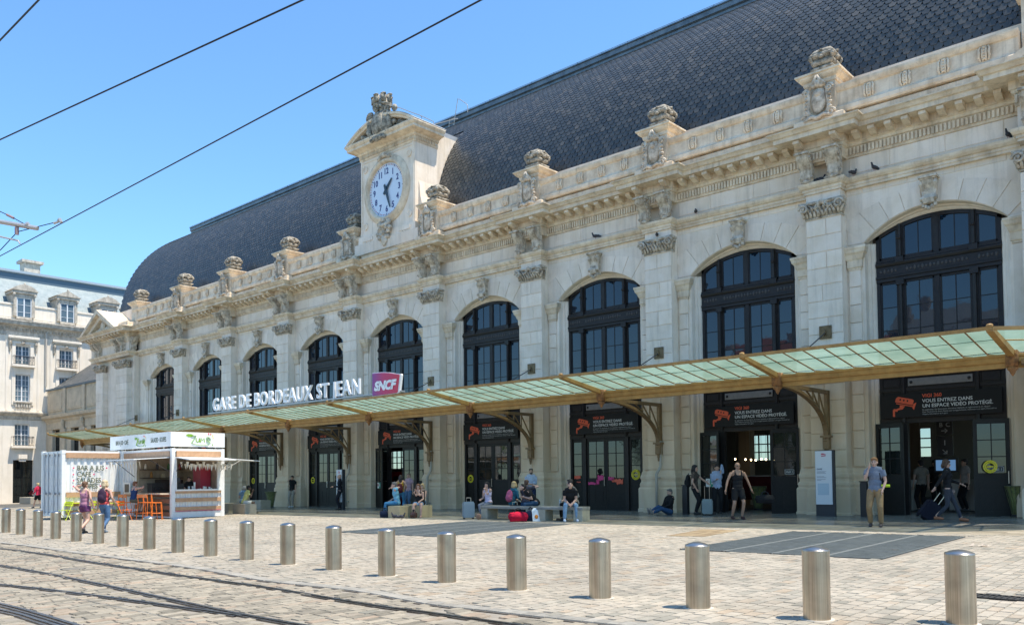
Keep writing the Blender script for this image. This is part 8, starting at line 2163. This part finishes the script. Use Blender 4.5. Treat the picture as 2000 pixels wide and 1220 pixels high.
# ================================================================== INSIDE THE HALL
DKI = mat('dark_interior_panel', (.03, .03, .03), .4); CNT = mat('counter_white', (.55, .52, .47), .5)
q = P(1745+0, 900, y=6.0)
bd = thing('hall_direction_board', 'black direction board with letters B C and arrows hanging inside the right doorway', 'sign', (0, 5, 3.5))
q0, q1 = P(1829, 830, y=3.0), P(1860, 830, y=3.0); zt_, zm_, zb_ = P(1845, 820, y=3.0).z, P(1845, 850, y=3.0).z, P(1845, 890, y=3.0).z
xa2, xb2 = q0.x, q1.x; xm2 = (xa2+xb2)/2; w2 = xb2-xa2
part(bd, 'panel', MB().box(xa2, xb2, 3.0, 3.06, zm_+.02, zt_), DKI); part(bd, 'panel', MB().box(xa2, xb2, 3.0, 3.06, zb_, zm_-.02), DKI)
for tx, xx, zz_, s2 in (('B', xm2-w2*.22, zt_-.22, .2), ('C', xm2+w2*.22, zt_-.22, .2), ('→', xm2, zm_+.08, .26), ('1', xm2, zm_-.32, .24), ('↘', xm2, zb_+.06, .26)):
    if tx in '→↘':
        a = 0 if tx == '→' else -45
        mm_ = MB().box(-.10, .10, -.004, 0, -.012, .012); mm_.join(MB().prism([(.10, 0), (.02, .08), (0, .06), (.07, 0), (0, -.06), (.02, -.08)], -.004, 0, 'y'))
        mm_.xf(Matrix.Translation((xm2, 2.995, zz_+.08)) @ Matrix.Rotation(D2R(-a), 4, 'Y')); part(bd, 'arrow', mm_, BW)
    else: part(bd, 'letter', text_mesh(tx, s2, .004, .002).move(xx, 2.99, zz_), BW)
scx = P(1847, 907, y=3.0); sc_ = thing('info_screen', 'lit blue information screen below the direction board', 'screen', (scx.x, 3, scx.z)); part(sc_, 'casing', MB().box(scx.x-.36, scx.x+.36, 3.01, 3.1, scx.z-.25, scx.z+.22), BLACK)
part(sc_, 'display', MB().box(scx.x-.30, scx.x+.30, 3.0, 3.009, scx.z-.19, scx.z+.16), mat('lit_screen', (.05, .1, .2), .4, emit=(.16, .34, .62), estr=.3))
for px, w, h, lab in ((1755, 1.1, 1.05, 'pale ticket counter inside the right doorway, left of the board'), (1900, 1.3, 1.05, 'white counter inside the right doorway, behind the door leaf')):
    q = P(px, 980, y=4.0); single('counter', MB().cbox(-w/2, w/2, -.3, .3, 0, h, .02).move(q.x, 4.0, G(q.x, 4)), CNT, lab, 'counter')
# partitions
for i, (x0, x1, yy, m_) in enumerate(((-8.2, -6.2, 7.0, DKI),)):
    pass
for i in range(10):
    x = BC[0]+S/2-i*S; part(st, 'hall_pillar', MB().box(x-.25, x+.25, 6.8, 7.3, -.4, 5.2), mat('pillar_paint', (.24, .21, .17), .7))
# cafe corner in the lamp doorway: dark upper transom, red counter and hanging bulbs
cf = thing('cafe_counter', 'dark red cafe counter front inside the lamp doorway', 'counter', (BC[1], 4.2, .3)); q0, q1 = P(1395, 945, y=4.2), P(1540, 945, y=4.2)
part(cf, 'front', MB().box(q0.x-.6, q1.x+.8, 4.2, 4.8, G(q0.x, 4)+.35, P(1480, 930, y=4.2).z), mat('dark_red_panel', (.10, .012, .015), .4)); part(cf, 'top', MB().box(q0.x-.7, q1.x+.9, 4.1, 4.9, P(1480, 930, y=4.2).z, P(1480, 930, y=4.2).z+.05), CNT)
part(cf, 'leg', MB().box(q0.x-.5, q0.x-.4, 4.3, 4.4, .2, .7).box(q1.x+.6, q1.x+.7, 4.3, 4.4, .2, .7), STEEL)
bfr = MB().box(BC[1]-3.0, BC[1]+3.4, 9.0, 9.05, 0, 5.1)
part(st, 'hall_partition', bfr, mat('warm_wall', (.20, .155, .11), .7))
BULB = mat('warm_bulb', (1, .8, .5), .4, emit=(1, .72, .38), estr=9)
for k, px in enumerate((1436, 1456, 1467, 1476, 1487, 1496, 1507, 1513)):
    q = P(px, 896+((k*5) % 4)*.7, y=5.5); t = thing('hanging_bulb', ['leftmost', 'second', 'third', 'fourth', 'fifth', 'sixth', 'seventh', 'rightmost'][k]+' warm hanging bulb inside the lamp doorway', 'lamp', tuple(q), 0, 'warm bulbs hanging in the cafe')
    part(t, 'bulb', MB().ell((0, 0, 0), (.032, .032, .04), 8, 6), BULB, True, inv=False); part(t, 'cord', MB().tube([(0, 0, .05), (0, 0, 1.6)], .006, 4), BLACK, inv=False)
q = P(778, 945, y=3.2); rm = thing('vending_machine', 'red vending machine standing inside the open door at the centre', 'vending machine', (q.x, 3.2, G(q.x, 3)))
part(rm, 'casing', MB().box(-.55, .55, 0, .7, 0, 1.85), mat('vending_red', (.45, .01, .02), .35), inv=False); part(rm, 'display', MB().box(-.40, .15, -.01, 0, .8, 1.6), BLACK, inv=False)
q = P(794, 920, y=3.0); rs = thing('round_logo_sign', 'white sign with a red round emblem above the vending machine', 'sign', (q.x, 3, q.z)); part(rs, 'panel', MB().box(-.38, .38, 0, .05, -.2, .2), WHITE, inv=False); part(rs, 'emblem', MB().ell((0, -.01, 0), (.12, .01, .13), 12, 8), RED, inv=False)

# ================================================================== HOUSES ACROSS THE SQUARE (they show in the window reflections)
HST = [mat('facing_house_stone_a', (.50, .44, .35), .9, nscale=1, col2=(.38, .33, .26)), mat('facing_house_stone_b', (.58, .52, .43), .9, nscale=1, col2=(.45, .40, .32))]
TIL = mat('red_tiles', (.28, .13, .08), .9, nscale=6, namt=.4); WDK = mat('house_window_dark', (.03, .035, .04), .1)
hx = -62.0; kh = 0
for w, h in ((11, 13.5), (9, 15), (13, 14), (10, 16.5), (12, 14.5), (9, 17), (14, 15)):
    hy = -66.0; t = thing('townhouse', ['terraced', 'narrow', 'broad', 'tall', 'plain', 'tallest', 'rightmost'][kh]+' limestone townhouse across the square, opposite the station, number of floors four', 'house', (hx+w/2, hy, -.4))
    t['label'] = ['leftmost limestone townhouse across the square behind the viewer', 'narrow second townhouse across the square', 'broad third townhouse across the square', 'tall fourth townhouse across the square', 'plain fifth townhouse across the square', 'tallest townhouse across the square', 'rightmost townhouse across the square'][kh]
    ws_ = []; nw = int(w/2.6)
    hol = []
    for f in range(int((h-1)/3.6)):
        for k in range(nw):
            c = hx+w*(k+.5)/nw; z = 1.0+f*3.7; hol.append((c-.6, c+.6, z, z+2.2))
    part(t, 'wall', grid_wall(hol, hx, hx+w-.05, -1, h, hy-.4, hy, 'y'), HST[kh % 2]); part(t, 'inner_wall', MB().box(hx, hx+w-.05, hy-8, hy-.45, -1, h), WDK)
    part(t, 'cornice', MB().box(hx-.1, hx+w, hy, hy+.5, h-.5, h), HST[(kh+1) % 2]); part(t, 'roof', MB().prism([(hy+.3, h), (hy-4, h+2.6), (hy-8.3, h)], hx, hx+w-.05, 'x'), TIL if kh % 3 else ZRF)
    part(t, 'chimney', MB().box(hx+.3, hx+1.2, hy-4.5, hy-3.5, h+1, h+4.2), HST[0])
    part(t, 'shutter', MB().join(sum_mb := MB()) if False else (lambda m: [m.box(a-.45, a-.05, hy+.0, hy+.05, c_, d_) or m for a, b, c_, d_ in hol] and m)(MB()), WHITE)
    hx += w; kh += 1
# ================================================================== TREES ON THE FAR SIDE OF THE SQUARE
LEAF = island_ramp('plane_tree_leaf', [(0, (.035, .06, .018)), (.5, (.06, .095, .028)), (1, (.10, .13, .04))], .6, nscale=2, namt=.2)
BARK = mat('plane_tree_bark', (.22, .19, .14), .9, nscale=5, col2=(.34, .31, .24), bump=.6)
rt_ = random.Random(21); cr_ = MB(); blobs = [(rt_.gauss(0, 1.6), rt_.gauss(0, 1.6), rt_.uniform(4.2, 9.5), rt_.uniform(.8, 1.5)) for _ in range(26)]
for k in range(5200):
    bx, by, bz, br = rt_.choice(blobs); d = V((rt_.gauss(0, 1), rt_.gauss(0, 1), rt_.gauss(0, 1))).normalized()*br*rt_.uniform(.55, 1.05); p = V((bx, by, bz))+d
    u = V((rt_.gauss(0, 1), rt_.gauss(0, 1), rt_.gauss(0, 1))).normalized(); w = u.orthogonal().normalized(); s2 = rt_.uniform(.10, .2)
    cr_.add([p-u*s2, p+w*s2*.6, p+u*s2, p-w*s2*.6], [(0, 1, 2, 3)])
tk_ = MB().tube([(0, 0, -.5), (.05, 0, 2), (-.1, .1, 4.5), (.1, 0, 7)], [.28, .22, .17, .08], 10)
for k in range(7):
    a = k*.9; tk_.tube([(0, 0, 2.8+.35*k), (1.0*math.cos(a), 1.0*math.sin(a), 4.4+.4*k), (2.0*math.cos(a), 2.0*math.sin(a), 5.3+.4*k)], [.11, .07, .03], 6)
cme_, tme_ = cr_.mesh('crown', LEAF), tk_.mesh('trunk', BARK, True)
for k, (x, y) in enumerate(((-52, -52), (-40, -54), (-27, -51), (-16, -54), (-3, -52), (9, -53))):
    t = thing('plane_tree', ['leftmost', 'second', 'third', 'fourth', 'fifth', 'rightmost'][k]+' plane tree in front of the houses across the square', 'tree', (x, y, G(x, y)), k*1.3, 'plane trees across the square')
    link('crown', cme_, t, False); link('trunk', tme_, t, False); t.scale = (1, 1, rt_.uniform(.85, 1.1))
bpy.data.scenes.remove(TMPS)
